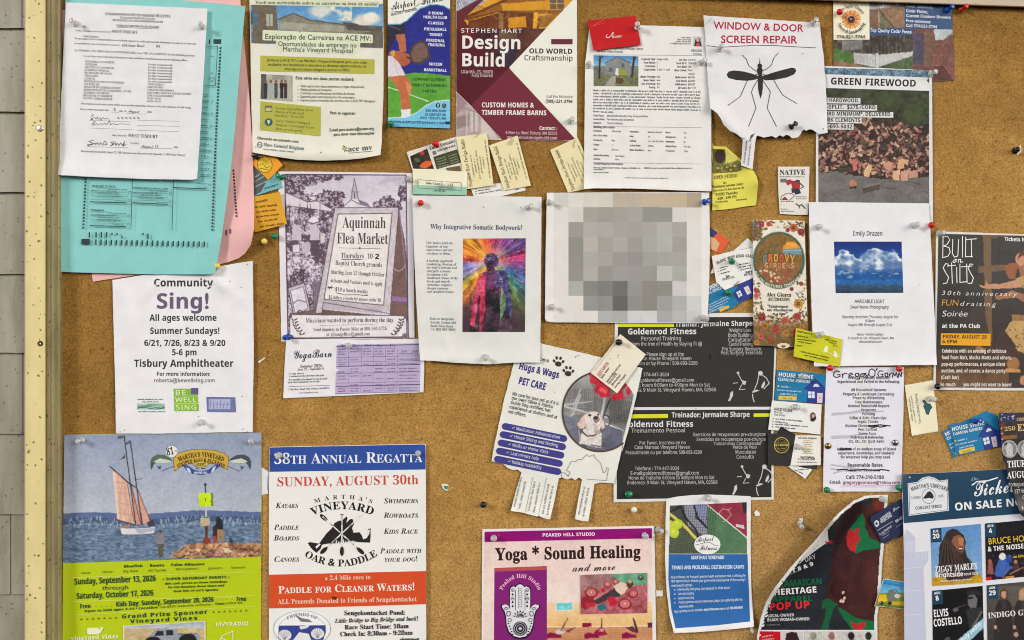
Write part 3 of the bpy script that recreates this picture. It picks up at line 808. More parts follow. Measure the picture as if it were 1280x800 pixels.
for t, a in (('SS.', (104, 34.2, 107, 34.4, 2.2)), ('To the Constables of the City/Town of', (94, 39, 138, 41, 2.1)), ('GREETINGS,', (104, 46.5, 124, 47.4, 2.3)),
    ('To any names of the Commonwealth, you are hereby required to notify and warn the inhabitants of said city or town who', (93, 49, 245, 56, 2.4)),
    ('are qualified to vote in Primaries to vote at:', (93, 55, 149.5, 57.4, 2.2)),
    ('On TUESDAY, THE FIRST DAY OF SEPTEMBER 2026, from 7:00 A.M. to 8:00 P.M. for the following purpose:', (93, 64, 243.5, 70.6, 2.5)),
    ('To cast their votes in the State Primaries for the candidates of political parties for the following offices:', (104, 71, 235, 76.6, 2.3)),
    ('Hereof fail not and make return of this warrant with your doings thereon at the time and place of said voting.', (101, 130.5, 239, 135.6, 2.4)),
    ('Given under our hands this', (100, 137.3, 136, 138.8, 2.2)), ('day of', (149, 139.6, 157.5, 140, 2.2)), ('2026.', (184, 141, 190.5, 141.3, 2.2)),
    ('Select Board of:', (140, 170, 158, 170.7, 2.2)), ('POSTED', (163, 180, 174, 180.4, 2)), ('2026', (217, 185, 222.5, 185.2, 2)),
    ('Warrant must be posted by August 25, 2026 (at least seven days prior to the September 1, 2026 State Primary).', (101, 190, 232, 195, 2.4))):
    s.T(t, *a, INK, 'r')
for t, a in (('WEST TISBURY', (139.5, 41, 172, 42.2, 3.6)), ('434 State Road', (152, 58.2, 180.5, 59, 3.2)), ('0/1', (195, 59.3, 200.5, 59.6, 3)), ('WEST TISBURY', (160, 171.3, 197.5, 172.8, 4.1))): s.T(t, *a, INK, 'r')
s.part('office_list')
lf = ['SENATOR IN CONGRESS', 'GOVERNOR', 'LIEUTENANT GOVERNOR', 'ATTORNEY GENERAL', 'SECRETARY OF STATE', 'TREASURER', 'AUDITOR', 'REPRESENTATIVE IN CONGRESS', 'COUNCILLOR', 'SENATOR IN GENERAL COURT', 'REPRESENTATIVE IN GENERAL COURT', 'DISTRICT ATTORNEY', 'REGISTER OF PROBATE', 'COUNTY COMMISSIONER']
rt = ['For this Commonwealth'] * 7 + ['NINTH DISTRICT', 'FIRST DISTRICT', 'CAPE & ISLANDS DISTRICT', 'BARNSTABLE, DUKES & NANTUCKET DISTRICT', 'CAPE & ISLANDS DISTRICT', 'DUKES COUNTY', 'DUKES COUNTY']
for i, (p, q) in enumerate(zip(lf, rt)):
    x = 106.2 - i * .18; y = 78 + i * 3.53
    s.T(p, x, y, x + len(p) * 1.93, y + len(p) * .075, 2.5, INK, 'r')
    x = 185.3 - i * .13; y = 81.6 + i * 3.53
    s.T(q, x, y, x + len(q) * 1.45, y + len(q) * .05, 2.3, INK, 'r')
s.part('handwriting')
HW = (30, 28, 32)
s.T('5', 141.5, 138.8, 145, 139, 3.2, HW, 'c'); s.T('August', 160, 140.2, 174, 141.2, 3.2, HW, 'c'); s.T('August 13', 176, 184.2, 198, 185.2, 3.2, HW, 'c')
for p in (((137, 140), (149, 140.4)), ((158, 142), (183, 142.6)), ((112, 150.3), (165, 152.4)), ((171.5, 150.2), (224, 151.6)), ((171.5, 156.6), (224, 158)), ((112, 160), (165.5, 162.2)), ((171.5, 162.8), (224, 164.6)), ((109, 183.2), (160, 184.6)), ((175, 185.2), (215.5, 185.6))): s.L(p, .35, (110, 108, 112))
s.L([(114, 144), (117, 143.4), (113.5, 147), (116, 149.5), (112.5, 150.3), (118, 146.5), (120, 149), (122, 146), (122.5, 149.5), (125, 147), (126.5, 151), (128, 147), (131, 149), (133, 147.5), (136, 149)], .55, HW)
for x in (146, 151, 156, 161, 166, 171): s.L([(x, 147 + (x % 3) * .4), (x + 2.2, 146.3), (x + 1.4, 148.6), (x + 3.4, 148.2)], .5, HW)
s.L([(114, 155.5), (119, 151.5), (116, 157), (121, 154.5), (123, 156.5), (126, 154), (128, 156), (131, 153.5), (133, 156.5), (137, 150.5), (138, 156), (142, 154.5), (145, 155.8), (150, 154.8), (162, 155.2)], .6, HW)
s.L([(117, 175), (111, 177), (116, 179), (110.5, 182.5), (109, 181), (116, 180.5), (119, 178.5), (119.5, 181), (122, 178), (123.5, 181), (126, 178.3), (128, 181), (131, 176), (134, 180.5), (129, 181.5)], .75, HW)
s.L([(143, 177), (138.5, 178), (142, 180.5), (138, 182.5), (144, 178), (144.5, 182), (147, 179), (148.5, 182), (151, 178.5), (153, 182), (156, 176.5), (154, 182.6), (158, 180)], .75, HW)

# ---- Community Sing flyer
s = Sheet('flyer', 'white community singing flyer with a lime green square logo, under the turquoise ballot', 'flyer',
    [(140.5, 350), (180, 343.5), (230, 341), (272, 333.5), (290, 330), (315.8, 326), (316.6, 380), (317.2, 440), (316.4, 490), (315.8, 540.3), (270, 540.5), (230, 541.5), (190, 542), (145, 541.8), (144, 480), (142, 410)],
    3.6, (236, 235, 238), curl=[('r', 258, 338, 283, 361, 9, 2.4), ('r', 268, 352, 300, 372, 8, 1.8), ('r', 158, 372, 163, 420, 16, 2.2), ('r', 205, 345, 180, 372, 10, 1.8), ('r', 200, 395, 310, 470, 30, 1.2), ('c', 316, 326, 22, 2), ('e', 145, 430, 145, 530, 20, 1.5)], wave=.35, step=5)
SG = (58, 52, 58)
s.part('headline')
s.T('Community', 192, 358, 266.3, 358, 9.6, SG, 'S'); s.T('Sing!', 195, 385.6, 263, 385.6, 19, (104, 92, 120), 'S')
s.part('event_text')
for t, a in (('All ages welcome', (187, 401, 271, 401, 8)), ('Summer Sundays!', (187.3, 417.3, 275, 417.3, 8)), ('6/21, 7/26, 8/23 & 9/20', (180, 432.3, 282, 432.3, 7.6)), ('5-6 pm', (214.8, 444, 246.3, 444, 7.6)), ('Tisbury Amphitheater', (167.5, 458.5, 292, 458.5, 9)), ('For more information:', (196, 469.8, 263, 469.8, 5))): s.T(t, *a, SG, 'S')
s.T('roberta@bewellsing.com', 192, 477.8, 269, 477.8, 4.8, (128, 124, 130), 'S')
s.part('green_logo')
s.P([(216.8, 485.8), (239, 485.8), (239.3, 492.6), (247.4, 492.6), (248.8, 514), (218, 514)], (138, 186, 58)).R(238.8, 485, 247.9, 493, (98, 92, 138))
s.T('BE', 218.8, 493.3, 234, 493.3, 5.8, (228, 240, 205), 's'); s.T('WELL', 218.8, 502.6, 246, 502.6, 5.8, (228, 240, 205), 's'); s.T('SING', 219.5, 511.8, 247, 511.8, 5.8, (228, 240, 205), 's')
s.L([(218, 495), (247.5, 495)], .4, (228, 240, 205)); s.L([(218, 504.3), (248, 504.3)], .4, (228, 240, 205))
s.part('landscape_logo')
s.G(172, 500, 204, 500, 2, (90, 120, 110)); s.G(178, 503, 198, 503, 2, (90, 120, 110)); s.G(173, 515.3, 206, 515.3, 2, (110, 130, 130))
c = s.C([(171.5, 504), (206, 504), (206, 512), (171.5, 512)], (196, 214, 190), .6)
for k, cc in enumerate(((120, 160, 120), (90, 150, 150), (60, 130, 140), (40, 110, 120))): c.seg([(171 + i * 5, 506 + k * 1.5 + math.sin(i + k)) for i in range(8)], 1.1, cc)
s.part('violet_logo')
s.P([(257.8, 496), (294, 496.5), (295.3, 515.5), (258.8, 515)], (112, 118, 168)).R(261, 499, 288, 511.5, (176, 182, 216))
for i in range(6): s.L([(262.5 + i * 4.2, 510.5), (263.5 + i * 4.2, 500.5 + (i % 3))], .8, (112, 118, 168))
s.L([(261.5, 505), (287, 505.5)], .5, (112, 118, 168))
s.part('pinholes')
for x, y in ((309, 330.5), (287.5, 351.5), (301.6, 359), (302.6, 495.5), (156, 537.5), (150, 539.8), (303.5, 536.3), (309.5, 540), (248, 521)): s.E(x, y, .7, .7, (60, 55, 58), n=8)

# ---- fishing derby poster
s = Sheet('poster', 'fishing derby poster with a sailing ship photograph above a lime green lower half', 'poster',
    [(80.5, 543.6), (140, 542.4), (200, 541.2), (326.8, 540.8), (327, 620), (326.4, 700), (326, 812), (78.2, 812), (78.6, 700), (79.6, 620)],
    1.2, (186, 204, 30), gloss=True, curl=[('e', 79, 560, 78, 800, 14, 1.5)], wave=.4)
s.part('photo')
c = s.C([(80.5, 543.6), (326.8, 540.8), (326.2, 695.8), (78.6, 704.2)], (150, 165, 192))
c.gy(535, (146, 158, 184), 645, (184, 190, 202))
c.nz(60, 10, 3, sy=.6); c.nz(2.2, 7, 4)
hz_ = lambda x: 642.5 - (x - 80) * .018 + 1.5 * np.sin(x / 23)
c.mixm((c.Y > hz_(c.X)).astype(float), (96, 112, 154)); c.mixm((c.Y > hz_(c.X) + 6.5).astype(float), (74, 94, 128))
c.mixm((c.Y > hz_(c.X) + 14).astype(float), (112, 136, 160))
wn_ = fbm(c.X / 4, c.Y / 1.5, 9, 4)
wm = (c.Y > hz_(c.X) + 16)
c.C = np.where(wm[..., None], np.array((104, 126, 152)) + ((wn_ - .5) * 110)[..., None], c.C)
g_ = random.Random(4)
for _ in range(340):
    x = g_.uniform(82, 325); y = hz_(x) + g_.uniform(9, 19)
    c.rect(x, y - g_.uniform(1, 5.5), x + g_.uniform(.5, 2), y, g_.choice(((190, 202, 214), (150, 168, 190), (214, 220, 226), (90, 110, 140))), .5)
z = Z(60, 530, 4.5714)
c.fill(z(370, 265, 400, 285, 455, 332, 500, 572, 395, 545), (220, 178, 158)); c.nz(5, 26, 23, z(370, 265, 400, 285, 455, 332, 500, 572, 395, 545), sx=2.5, sy=.5); c.fill(z(370, 265, 383, 280, 410, 545, 395, 545), (236, 206, 192))
for k in range(4): c.seg(z(378 + k * 8, 330 + 60 * k, 470 + 8 * k, 345 + 60 * k), .5, (190, 138, 122))
c.fill(z(468, 345, 482, 350, 540, 575, 505, 572), (206, 150, 134)); c.fill(z(500, 345, 540, 430, 585, 555, 545, 575), (216, 164, 146))
c.seg(z(435, 68, 500, 572), 1.3, (58, 50, 56)); c.seg(z(470, 95, 536, 572), 1.3, (58, 50, 56)); c.seg(z(355, 243, 462, 338, 500, 362), 1.3, (60, 46, 50)); c.seg(z(388, 545, 520, 583), 1.1, (70, 54, 58)); c.seg(z(500, 320, 538, 312), .7, (60, 50, 55)); c.seg(z(500, 345, 585, 555), .7, (70, 58, 60))
c.seg(z(475, 350, 530, 570), .8, (90, 66, 66)); c.seg(z(455, 345, 490, 560), .7, (90, 66, 66))
c.fill(z(395, 70, 432, 66, 432, 82, 398, 86), (88, 92, 104)); c.fill(z(442, 106, 474, 94, 474, 112, 446, 118), (96, 100, 112)); c.fill(z(412, 206, 440, 172, 440, 196), (70, 84, 80))
c.fill(z(414, 594, 500, 598, 612, 590, 606, 622, 560, 628, 430, 634, 418, 622), (222, 218, 220)); c.fill(z(500, 602, 612, 592, 606, 610, 520, 628), (176, 182, 200)); c.fill(z(420, 574, 470, 580, 470, 592, 425, 592), (160, 130, 110))
c.fill(z(566, 560, 600, 545, 612, 580, 570, 588), (70, 66, 76)); c.seg(z(418, 634, 560, 632, 606, 624), .8, (86, 84, 96))
c.fill(z(632, 618, 644, 606, 654, 616, 662, 650, 664, 690, 655, 760, 632, 764, 628, 690, 614, 670, 622, 640), (138, 134, 140)); c.el(*z(642, 614)[0], 2.0, 2.4, (104, 80, 70)); c.fill(z(630, 686, 662, 686, 656, 762, 632, 764), (98, 92, 82))
rk = z(686, 764, 720, 735, 790, 690, 860, 682, 940, 684, 1040, 676, 1120, 684, 1216, 680, 1216, 758)
c.fill(rk, (176, 132, 98)); c.nz(8, 90, 21, rk, tint=(1, .85, .7)); c.nz(2.5, 50, 22, rk)
for p in ((740, 740, 800, 690), (860, 745, 900, 690), (930, 750, 985, 690, 1000, 700), (1040, 745, 1060, 700), (1110, 740, 1140, 690), (800, 745, 840, 720), (1000, 720, 1080, 712)): c.seg(z(*p), .9, (84, 58, 48))
for k in range(34):
    x, y = g_.uniform(208, 328), g_.uniform(681, 699); r_ = g_.uniform(2.2, 5.5); b_ = g_.uniform(-34, 30)
    if y > 699 - (x - 208) * .62: c.el(x, y + r_ * .3, r_, r_ * .6, (86, 60, 48), .8, g_.uniform(-40, 10), .4); c.el(x, y, r_ * .9, r_ * .48, (186 + b_, 142 + b_, 108 + b_), 1, g_.uniform(-40, 10), .5)
c.nz(2.5, 40, 25, rk)
c.fill(z(1000, 712, 1030, 708, 1056, 732, 1010, 736), (224, 196, 168))
c.seg(z(899, 345, 901, 470), 1.6, (60, 66, 64)); c.el(*z(899, 347)[0], 1.6, 1.8, (40, 44, 46)); c.seg(z(901, 470, 904, 540), 2.3, (196, 200, 196)); c.seg(z(904, 540, 906, 680), 3.6, (92, 62, 54)); c.fill(z(884, 682, 890, 650, 926, 650, 934, 682), (146, 62, 46))
c.fill(z(862, 394, 930, 394, 930, 470, 862, 470), (202, 232, 34)); c.fill(z(930, 394, 944, 392, 944, 470, 930, 472), (120, 140, 50)); c.fill(z(870, 540, 918, 536, 922, 580, 872, 584), (196, 178, 142))
c.fill(z(958, 540, 972, 528, 990, 540, 1000, 570, 998, 610, 1006, 676, 998, 680, 982, 620, 976, 680, 966, 680, 962, 600), (44, 46, 60)); c.fill(z(966, 602, 1000, 602, 1006, 676, 996, 678, 984, 622, 976, 680, 968, 680), (166, 132, 92)); c.el(*z(971, 535)[0], 1.9, 2.2, (70, 54, 50))
c.fill(z(940, 590, 956, 572, 966, 600, 964, 680, 946, 682), (70, 50, 56)); c.fill(z(944, 640, 964, 640, 964, 680, 946, 682), (168, 70, 52)); c.el(*z(1046, 668)[0], 2.6, 3, (60, 66, 92))
s.T('7', *z(893, 446)[0], *z(905, 446)[0], 4.5, (60, 90, 40), 'S')
s.part('derby_emblem')
gold = z(716, 200, 740, 168, 800, 150, 875, 143, 950, 150, 1008, 168, 1032, 190, 1026, 262, 1004, 250, 950, 229, 875, 222, 800, 229, 748, 250, 722, 270)
s.P(gold, (206, 172, 72)); s.L(gold, .6, (96, 74, 24), True)
s.P(z(764, 232, 800, 238, 836, 262, 875, 270, 915, 262, 950, 238, 988, 226, 980, 244, 930, 282, 875, 292, 820, 284, 790, 262), (58, 84, 156))
s.P(z(790, 248, 808, 254, 820, 282, 800, 270), (214, 220, 232)); s.P(z(960, 240, 942, 250, 930, 280, 950, 266), (214, 220, 232))
s.E(*z(873, 228)[0], 9.4, 3.9, (212, 186, 92)); s.ring(*z(873, 228)[0], 9.4, 3.9, .5, (90, 70, 30)); s.T('DERBY', *z(843, 238)[0], *z(903, 238)[0], 3.6, (80, 60, 24), 'R')
s.E(*z(707, 157)[0], 7.2, 6.9, (234, 234, 228)); s.T('81', *z(681, 180)[0], *z(722, 172)[0], 9, (30, 30, 32), 'R'); s.T('st', *z(724, 160)[0], *z(736, 158)[0], 3, (30, 30, 32), 'r')
ex, ey = z(875, 480)[0]
s.A("MARTHA'S VINEYARD", ex, ey, 64, -25.5, 25.5, 5.8, (66, 46, 24), 'R'); s.A('STRIPED BASS & BLUEFISH', ex, ey, 57.4, -30, 30, 4.8, (66, 46, 24), 'R')
s.T('EST. 1946', *z(846, 258)[0], *z(900, 258)[0], 1.9, (60, 60, 90), 'S'); s.T('ANNUAL', *z(834, 284)[0], *z(912, 284)[0], 2.7, (224, 228, 236), 'S')
for fx in (1, -1):
    P = (lambda *p: z(*[v if i % 2 else (v if fx == 1 else 1745 - v) for i, v in enumerate(p)]))
    s.P(P(588, 258, 584, 215, 596, 190, 624, 174, 664, 176, 700, 196, 712, 210, 690, 222, 650, 226, 616, 222, 600, 236), (92, 112, 96) if fx == 1 else (74, 86, 92))
    s.P(P(604, 214, 640, 196, 690, 206, 708, 212, 688, 222, 650, 225, 618, 221), (206, 212, 196)); s.P(P(590, 262, 588, 226, 604, 222, 600, 240), (70, 84, 84))
    s.L(P(650, 270, 690, 252, 722, 240), .7, (60, 70, 104)); s.P(P(622, 240, 636, 244, 646, 238, 640, 262), (60, 80, 120))
s.part('lower_text')
DG = (40, 72, 56); LG = (92, 122, 40); PG = (214, 226, 130)
s.lo += .02
for t, a, f, cc in (('Bluefish', (154.7, 709.6, 178.8, 708.6, 3.2), 'S', DG), ('Bonito', (187, 708.5, 205.5, 708, 3.2), 'S', DG), ('False Albacore', (213.6, 707.6, 256, 706.6, 3.2), 'S', DG),
    ('Boat', (101.5, 717.8, 113, 717.2, 3), 's', LG), ('Shore', (127, 716.6, 141, 716, 3), 's', LG), ('Fly Rod', (154, 715.8, 172.5, 715, 3), 's', LG), ('All Tackle', (185, 714.8, 208, 714, 3), 's', LG), ('Mini-Juniors', (219.7, 713, 248, 711.8, 3), 's', LG), ('Juniors', (260, 712, 277.5, 711.3, 3), 's', LG), ('Seniors', (289, 711.2, 307, 710.4, 3), 's', LG),
    ('Sunday, September 13, 2026', (93, 730.8, 195, 726.4, 7.6), 'S', DG), ('through', (128, 737.6, 161, 736.4, 4.6), 's', DG), ('Saturday, October 17, 2026', (95.6, 748.6, 192, 744.4, 7.2), 'S', DG),
    ('• SUPER SATURDAY EVENTS •', (203, 725.6, 287.5, 722.8, 3.4), 'S', DG), ('Win cash prizes on three Saturdays', (206, 730.9, 284, 728.2, 2.7), 'S', DG), ('for the heaviest three shore and', (210, 735.5, 280.5, 733, 2.7), 'S', DG), ('boat fish of each species', (217, 740.3, 272.6, 738.3, 2.7), 'S', DG),
    ('Free', (99.7, 760.7, 113.6, 760, 5.6), 'S', DG), ('Kids Day: Sunday, September 20, 2026', (145, 758.4, 267.4, 752, 6.2), 'S', DG), ('Free', (295.6, 751.7, 308, 751.2, 5.6), 'S', DG),
    ('Open to kids ages 4-14 • Location:', (105.3, 765.4, 198.3, 760.4, 2.9), 'S', DG), ('Oak Bluffs Steamship Authority •', (199.5, 760.2, 266, 756.4, 2.7), 's', LG), ('Time:', (268.5, 756.3, 282, 755.5, 2.8), 'S', DG), ('6:00-8 am', (283, 755.4, 303, 754.5, 2.7), 's', LG),
    ('Grand Prize Sponsor', (152, 773.2, 260, 767, 5), 'S', (32, 62, 70)), ('Vineyard Vines', (162.8, 779.2, 248, 774.8, 5), 'S', (32, 62, 70)),
    ('MVYRADIO', (269.6, 782.8, 311, 781.6, 4.6), 'S', (232, 240, 190)), ('vineyard vines', (88.4, 800.6, 148.6, 797.4, 5.6), 'R', (238, 242, 205))):
    s.T(t, *a, cc, f)
for p in (((88.5, 722), (317, 715)), ((92, 752.2), (317, 744.6)), ((90.6, 768.8), (318, 758)), ((140, 715), (140, 715.1))): s.L(p, .5, PG)
for i in range(4): s.E(120 + i * 6.4, 758.6 - i * .3, .6, .6, (110, 130, 30), n=8); s.E(271 + i * 6.4, 750 - i * .3, .6, .6, (110, 130, 30), n=8)
for i in range(7): s.T('★', 100 + i * 7.2, 775.6 - i * .32, 103.4 + i * 7.2, 775.4 - i * .32, 2.6, (90, 84, 40), 'g'); s.T('★', 265.4 + i * 6.8, 766.6 - i * .3, 268.6 + i * 6.8, 766.4 - i * .3, 2.6, (90, 84, 40), 'g')
s.part('sponsor_marks')
s.P([(108.5, 787), (110, 785), (122, 784.6), (126, 787.5), (124.4, 784.4), (129.6, 784), (127.6, 787.6), (125.8, 791), (121, 793), (110.5, 793), (108.6, 791)], (236, 240, 200))
s.L([(276, 801), (276, 796), (291, 789), (291, 801)], 1.0, (236, 240, 200)); s.L([(276, 797), (284, 801)], 1.0, (236, 240, 200))
s.part('truck_photo')
c = s.C([(153.6, 782.2), (257, 776.2), (257, 812), (153.6, 812)], (196, 178, 140))
c.gy(774, (150, 160, 176), 786, (196, 200, 206)); c.gy(786, (204, 182, 138), 812, (196, 172, 128)); c.nz(8, 20, 5, sy=3); c.seg([(153.6, 782.2), (257, 776.2)], 1.6, (226, 228, 200)); c.seg([(154.2, 782), (154.2, 812)], 1.6, (226, 228, 200)); c.seg([(256.4, 776), (256.4, 812)], 1.6, (226, 228, 200))
z3 = Z(60, 680, 4.571)
c.fill(z3(560, 549, 575, 530, 610, 492, 640, 484, 735, 482, 742, 512, 850, 508, 866, 522, 864, 549), (152, 158, 166)); c.fill(z3(604, 526, 622, 500, 660, 496, 662, 524), (46, 50, 60)); c.fill(z3(672, 494, 714, 492, 718, 520, 674, 522), (46, 50, 60)); c.fill(z3(740, 512, 850, 508, 850, 516, 742, 520), (110, 116, 124)); c.el(*z3(800, 549)[0], 11, 8, (40, 40, 44)); c.el(*z3(600, 556)[0], 10, 6, (40, 40, 44))
# ---- scrap of card between the two posters
s = Sheet('card_scrap', 'white pointed corner of card showing between the sailing ship poster and the blue regatta poster', 'paper scrap', [(322, 584), (327, 584), (335.6, 589.6), (335.2, 617), (327, 619), (322, 619)], .5, (226, 228, 232), wave=.05)
s.part('print'); s.L([(334.6, 596), (334.2, 612)], .6, (120, 140, 150))

# ---- regatta poster
s = Sheet('poster', 'paddling regatta poster with a blue title band and an orange band across it', 'poster',
    [(337.5, 559.3), (339, 558.6), (440, 556.6), (530.5, 554.8), (532.3, 556.2), (532.4, 640), (532.6, 720), (532.8, 812), (336.2, 812), (336, 700), (336.2, 620), (336.8, 562)],
    2.4, (238, 237, 232), gloss=True, curl=[('e', 532, 560, 533, 800, 20, 2.0)], wave=.25)
RB = (52, 82, 160); RD = (206, 78, 70); RO = (216, 82, 44)
s.part('title_band').P([(337.2, 560.2), (339, 559.2), (440, 557.2), (530.5, 555.4), (531.9, 557), (532, 586.8), (430, 588.4), (336.8, 589.8)], RB)
s.T('38th Annual Regatta', 342.3, 580, 528, 577.6, 13, (236, 240, 244), 'r', 0, True)
s.part('race_text')
s.T('SUNDAY, AUGUST 30th', 345.7, 608, 523.4, 605.2, 11.4, RD, 'r')
for t, a in (('Kayaks', (345, 635, 373, 635, 6.6)), ('Paddle', (343, 662.3, 374, 662.1, 6.6)), ('Boards', (342.5, 675.7, 374.4, 675.5, 6.6)), ('Canoes', (342.8, 702.2, 374.4, 702, 6.6)), ('Swimmers', (480, 629.3, 523, 628.8, 6.6)), ('Rowboats', (480, 647.3, 523, 647, 6.6)), ('Kids Race', (480, 667.3, 522.5, 667, 6.6)), ('Paddle with', (475.6, 691.8, 527, 691, 6.4)), ('your dog!', (480.7, 702.5, 522.5, 701.6, 6.4))): s.T(t, *a, BLK, 'i', 0, True)
s.part('oar_emblem')
s.A("MARTHA'S", 428.6, 735, 111.4, -20, 20, 5.2, BLK, 'r'); s.A('VINEYARD', 428.6, 728, 91.6, -24.5, 24, 9.6, BLK, 'R')
s.A('OAR & PADDLE', 425.6, 622, 86, -32, 33, 8.6, BLK, 'R', True)
z4 = Z(320, 540, 5.333)
s.P(z4(343, 740, 362, 734, 422, 744, 440, 716, 470, 676, 506, 640, 524, 606, 556, 590, 572, 592, 604, 562, 610, 572, 602, 606, 624, 584, 642, 578, 656, 610, 640, 640, 650, 672, 690, 668, 706, 690, 714, 716, 740, 706, 752, 680, 740, 668, 750, 646, 764, 642, 764, 700, 760, 738, 690, 735, 640, 728, 560, 742, 480, 744, 440, 752, 430, 780, 402, 806, 374, 782), (46, 42, 42))
for x in range(530, 660, 16): s.P(z4(x, 742, x + 5, 712 + (x * 7 % 17), x + 11, 740), (238, 237, 232))
s.P(z4(655, 640, 668, 655, 700, 662, 650, 655), (238, 237, 232)); s.P(z4(420, 745, 432, 748, 404, 778, 396, 764), (238, 237, 232)); s.P(z4(738, 668, 752, 652, 760, 652, 752, 690), (238, 237, 232))
for p, q in (((403.5, 646), (452, 690)), ((453.6, 642), (402.6, 690)), ((427.4, 643), (427.4, 690))): s.L([p, q], 1.5, (238, 237, 232)); s.L([p, q], .8, (46, 42, 42))
s.L([(425.6, 643.2), (429.2, 643.2)], 1, BLK)
for x, y, an in ((404.6, 647, 42), (450.6, 688.6, 42), (404.8, 688, -43), (427.4, 689, 90)): s.E(x, y, 6, 2.5, (46, 42, 42), an, 14)
s.part('orange_band').P([(336.2, 718.4), (440, 716), (532.4, 713.8), (532.5, 755.2), (440, 758), (336.2, 760.5)], RO)
s.T('a 2.4 Mile race to', 406, 725.2, 463.4, 723.8, 5.4, (246, 212, 190), 'r'); s.T('Paddle for Cleaner Waters!', 348, 741.8, 519, 737.6, 9, (244, 238, 230), 'R', 0, True); s.T('ALL Proceeds Donated to Friends of Sengekontacket', 347.4, 755.2, 521, 751.4, 6, (246, 212, 190), 'r')
s.P([(413, 746.6), (417, 745.2), (420, 746.4), (423, 747), (420, 748.4), (421, 750.4), (417.4, 749.2), (414.8, 750.2), (415.8, 747.8)], (96, 40, 26))
s.part('details_text')
for t, a, f in (('Sengekontacket Pond:', (430, 769, 506.6, 768.4, 5.6), 'R'), ('Little Bridge to Big Bridge and back!', (419, 778.6, 523, 775.6, 5.2), 'i'), ('Race Start Time: 10am', (430.6, 786.8, 511, 785.2, 5.6), 'R'), ('Check In: 8:30am - 9:20am', (425, 795.4, 516, 793.4, 5.6), 'R')): s.T(t, *a, (52, 48, 52), f)
s.G(500, 801.5, 524, 801, 4.5, (52, 48, 52))
s.part('seal')
s.E(377.6, 786, 35.4, 22.5, (244, 243, 240)); s.ring(377.6, 786, 35.4, 22.5, .5, (150, 150, 160)); s.ring(377.6, 786, 29.5, 17.5, .4, (150, 150, 160))
s.A('FRIENDS OF', 377.6, 806.5, 36.5, -30, 30, 4, (120, 118, 126), 'R')
s.P([(348.6, 782), (407, 781.5), (407.5, 790), (404, 800), (352, 800), (348, 790)], (60, 70, 150))
s.P([(368, 768), (378, 773), (386, 774), (391, 778), (384, 777.6), (376, 777)], (120, 120, 128)); s.P([(374, 783), (388, 781), (384, 785), (376, 787)], (220, 222, 230))
for x, y in ((356, 794), (397, 792)):
    s.E(x, y, 8.5, 7, (226, 224, 226)); s.ring(x, y, 8.5, 7, .5, (90, 90, 110))
    for a in range(-60, 61, 20): s.L([(x, y + 6), (x + 8 * math.sin(R(a)), y - 6.5 * math.cos(R(a)))], .35, (110, 110, 130))
s.P([(366, 800), (374, 790), (386, 792), (390, 802), (366, 804)], (230, 230, 232)); s.L([(366, 800), (374, 790), (386, 792), (390, 802)], .5, (90, 90, 110))

# ---- hospital careers flyer
CR = (230, 228, 212)
s = Sheet('flyer', 'cream flyer with a hospital photograph and two olive panels, its bottom edge curling forward', 'flyer',
    [(311.8, -6), (400, -6), (478.6, -6), (479.6, 60), (479.2, 120), (477, 180), (475.6, 193.6), (455, 197.6), (430, 200), (400, 200.8), (370, 199.5), (345, 195.8), (315.6, 190.4), (314.2, 130), (313, 60)],
    4.0, CR, curl=[('e', 315, 192, 476, 196, 34, 5), ('e', 479, 40, 477, 190, 16, 2), ('r', 372, 0, 380, 70, 9, .7), ('r', 330, 150, 372, 175, 10, .8)], wave=.4, step=5)
s.part('photo')
c = s.C([(313, 6), (478.6, 5), (479, 60.5), (314, 54)], (96, 150, 200))
z = Z(300, 0, 4)
c.gy(0, (78, 140, 200), 40, (130, 180, 212)); 
n = fbm(c.X / 16, c.Y / 11, 14, 4)
c.mixm(np.clip((n - .5) * 6, 0, 1) * ((c.X < 440) & (c.Y < 26)), (226, 224, 208))
c.el(*z(630, 100)[0], 17, 7.5, (226, 220, 206), 1, -8, .5); c.el(*z(655, 85)[0], 9, 6, (236, 230, 218), 1, 0, .5); c.el(*z(400, 55)[0], 14, 7, (220, 220, 206), .9, 0, .6)
c.fill(z(60, 20, 180, 26, 186, 90, 196, 215, 62, 220), (112, 100, 84)); c.fill(z(132, 70, 164, 70, 164, 130, 132, 130), (176, 180, 166)); c.seg(z(148, 70, 148, 130), .9, (100, 92, 80)); c.fill(z(52, 60, 90, 60, 92, 130, 52, 120), (88, 110, 130))
c.fill(z(196, 92, 270, 62, 340, 96, 540, 122, 600, 124, 712, 138, 716, 240, 196, 215), (134, 132, 116)); c.seg(z(186, 98, 268, 66, 338, 98, 536, 126, 716, 134), 1.3, (74, 78, 74)); c.fill(z(510, 110, 560, 112, 640, 136, 712, 136, 712, 160, 540, 150), (88, 84, 76)); c.fill(z(620, 160, 716, 155, 716, 240, 600, 235), (104, 98, 86)); c.fill(z(200, 108, 520, 130, 520, 160, 200, 150), (158, 158, 140))
c.nz(4, 14, 15, z(60, 60, 716, 60, 716, 240, 60, 240))
s.part('headline')
s.P([(318, -2), (474, 1.5), (473, 9), (319, 6)], (216, 222, 192))
s.T('Você tem curiosidade sobre os carreiras na área da saúde?', 319, 4.6, 472, 7, 3.9, (72, 84, 70), 'G', .12)
s.P([(328.4, 38), (330, 37.4), (464.5, 43.2), (466, 44), (466, 53), (464.8, 54), (329.8, 50.4), (328, 49.6)], (222, 228, 198)); s.P([(345, 49), (450, 52.5), (450, 60), (444, 67.8), (350, 65.4), (345, 58)], (222, 228, 198))
HG = (74, 86, 76)
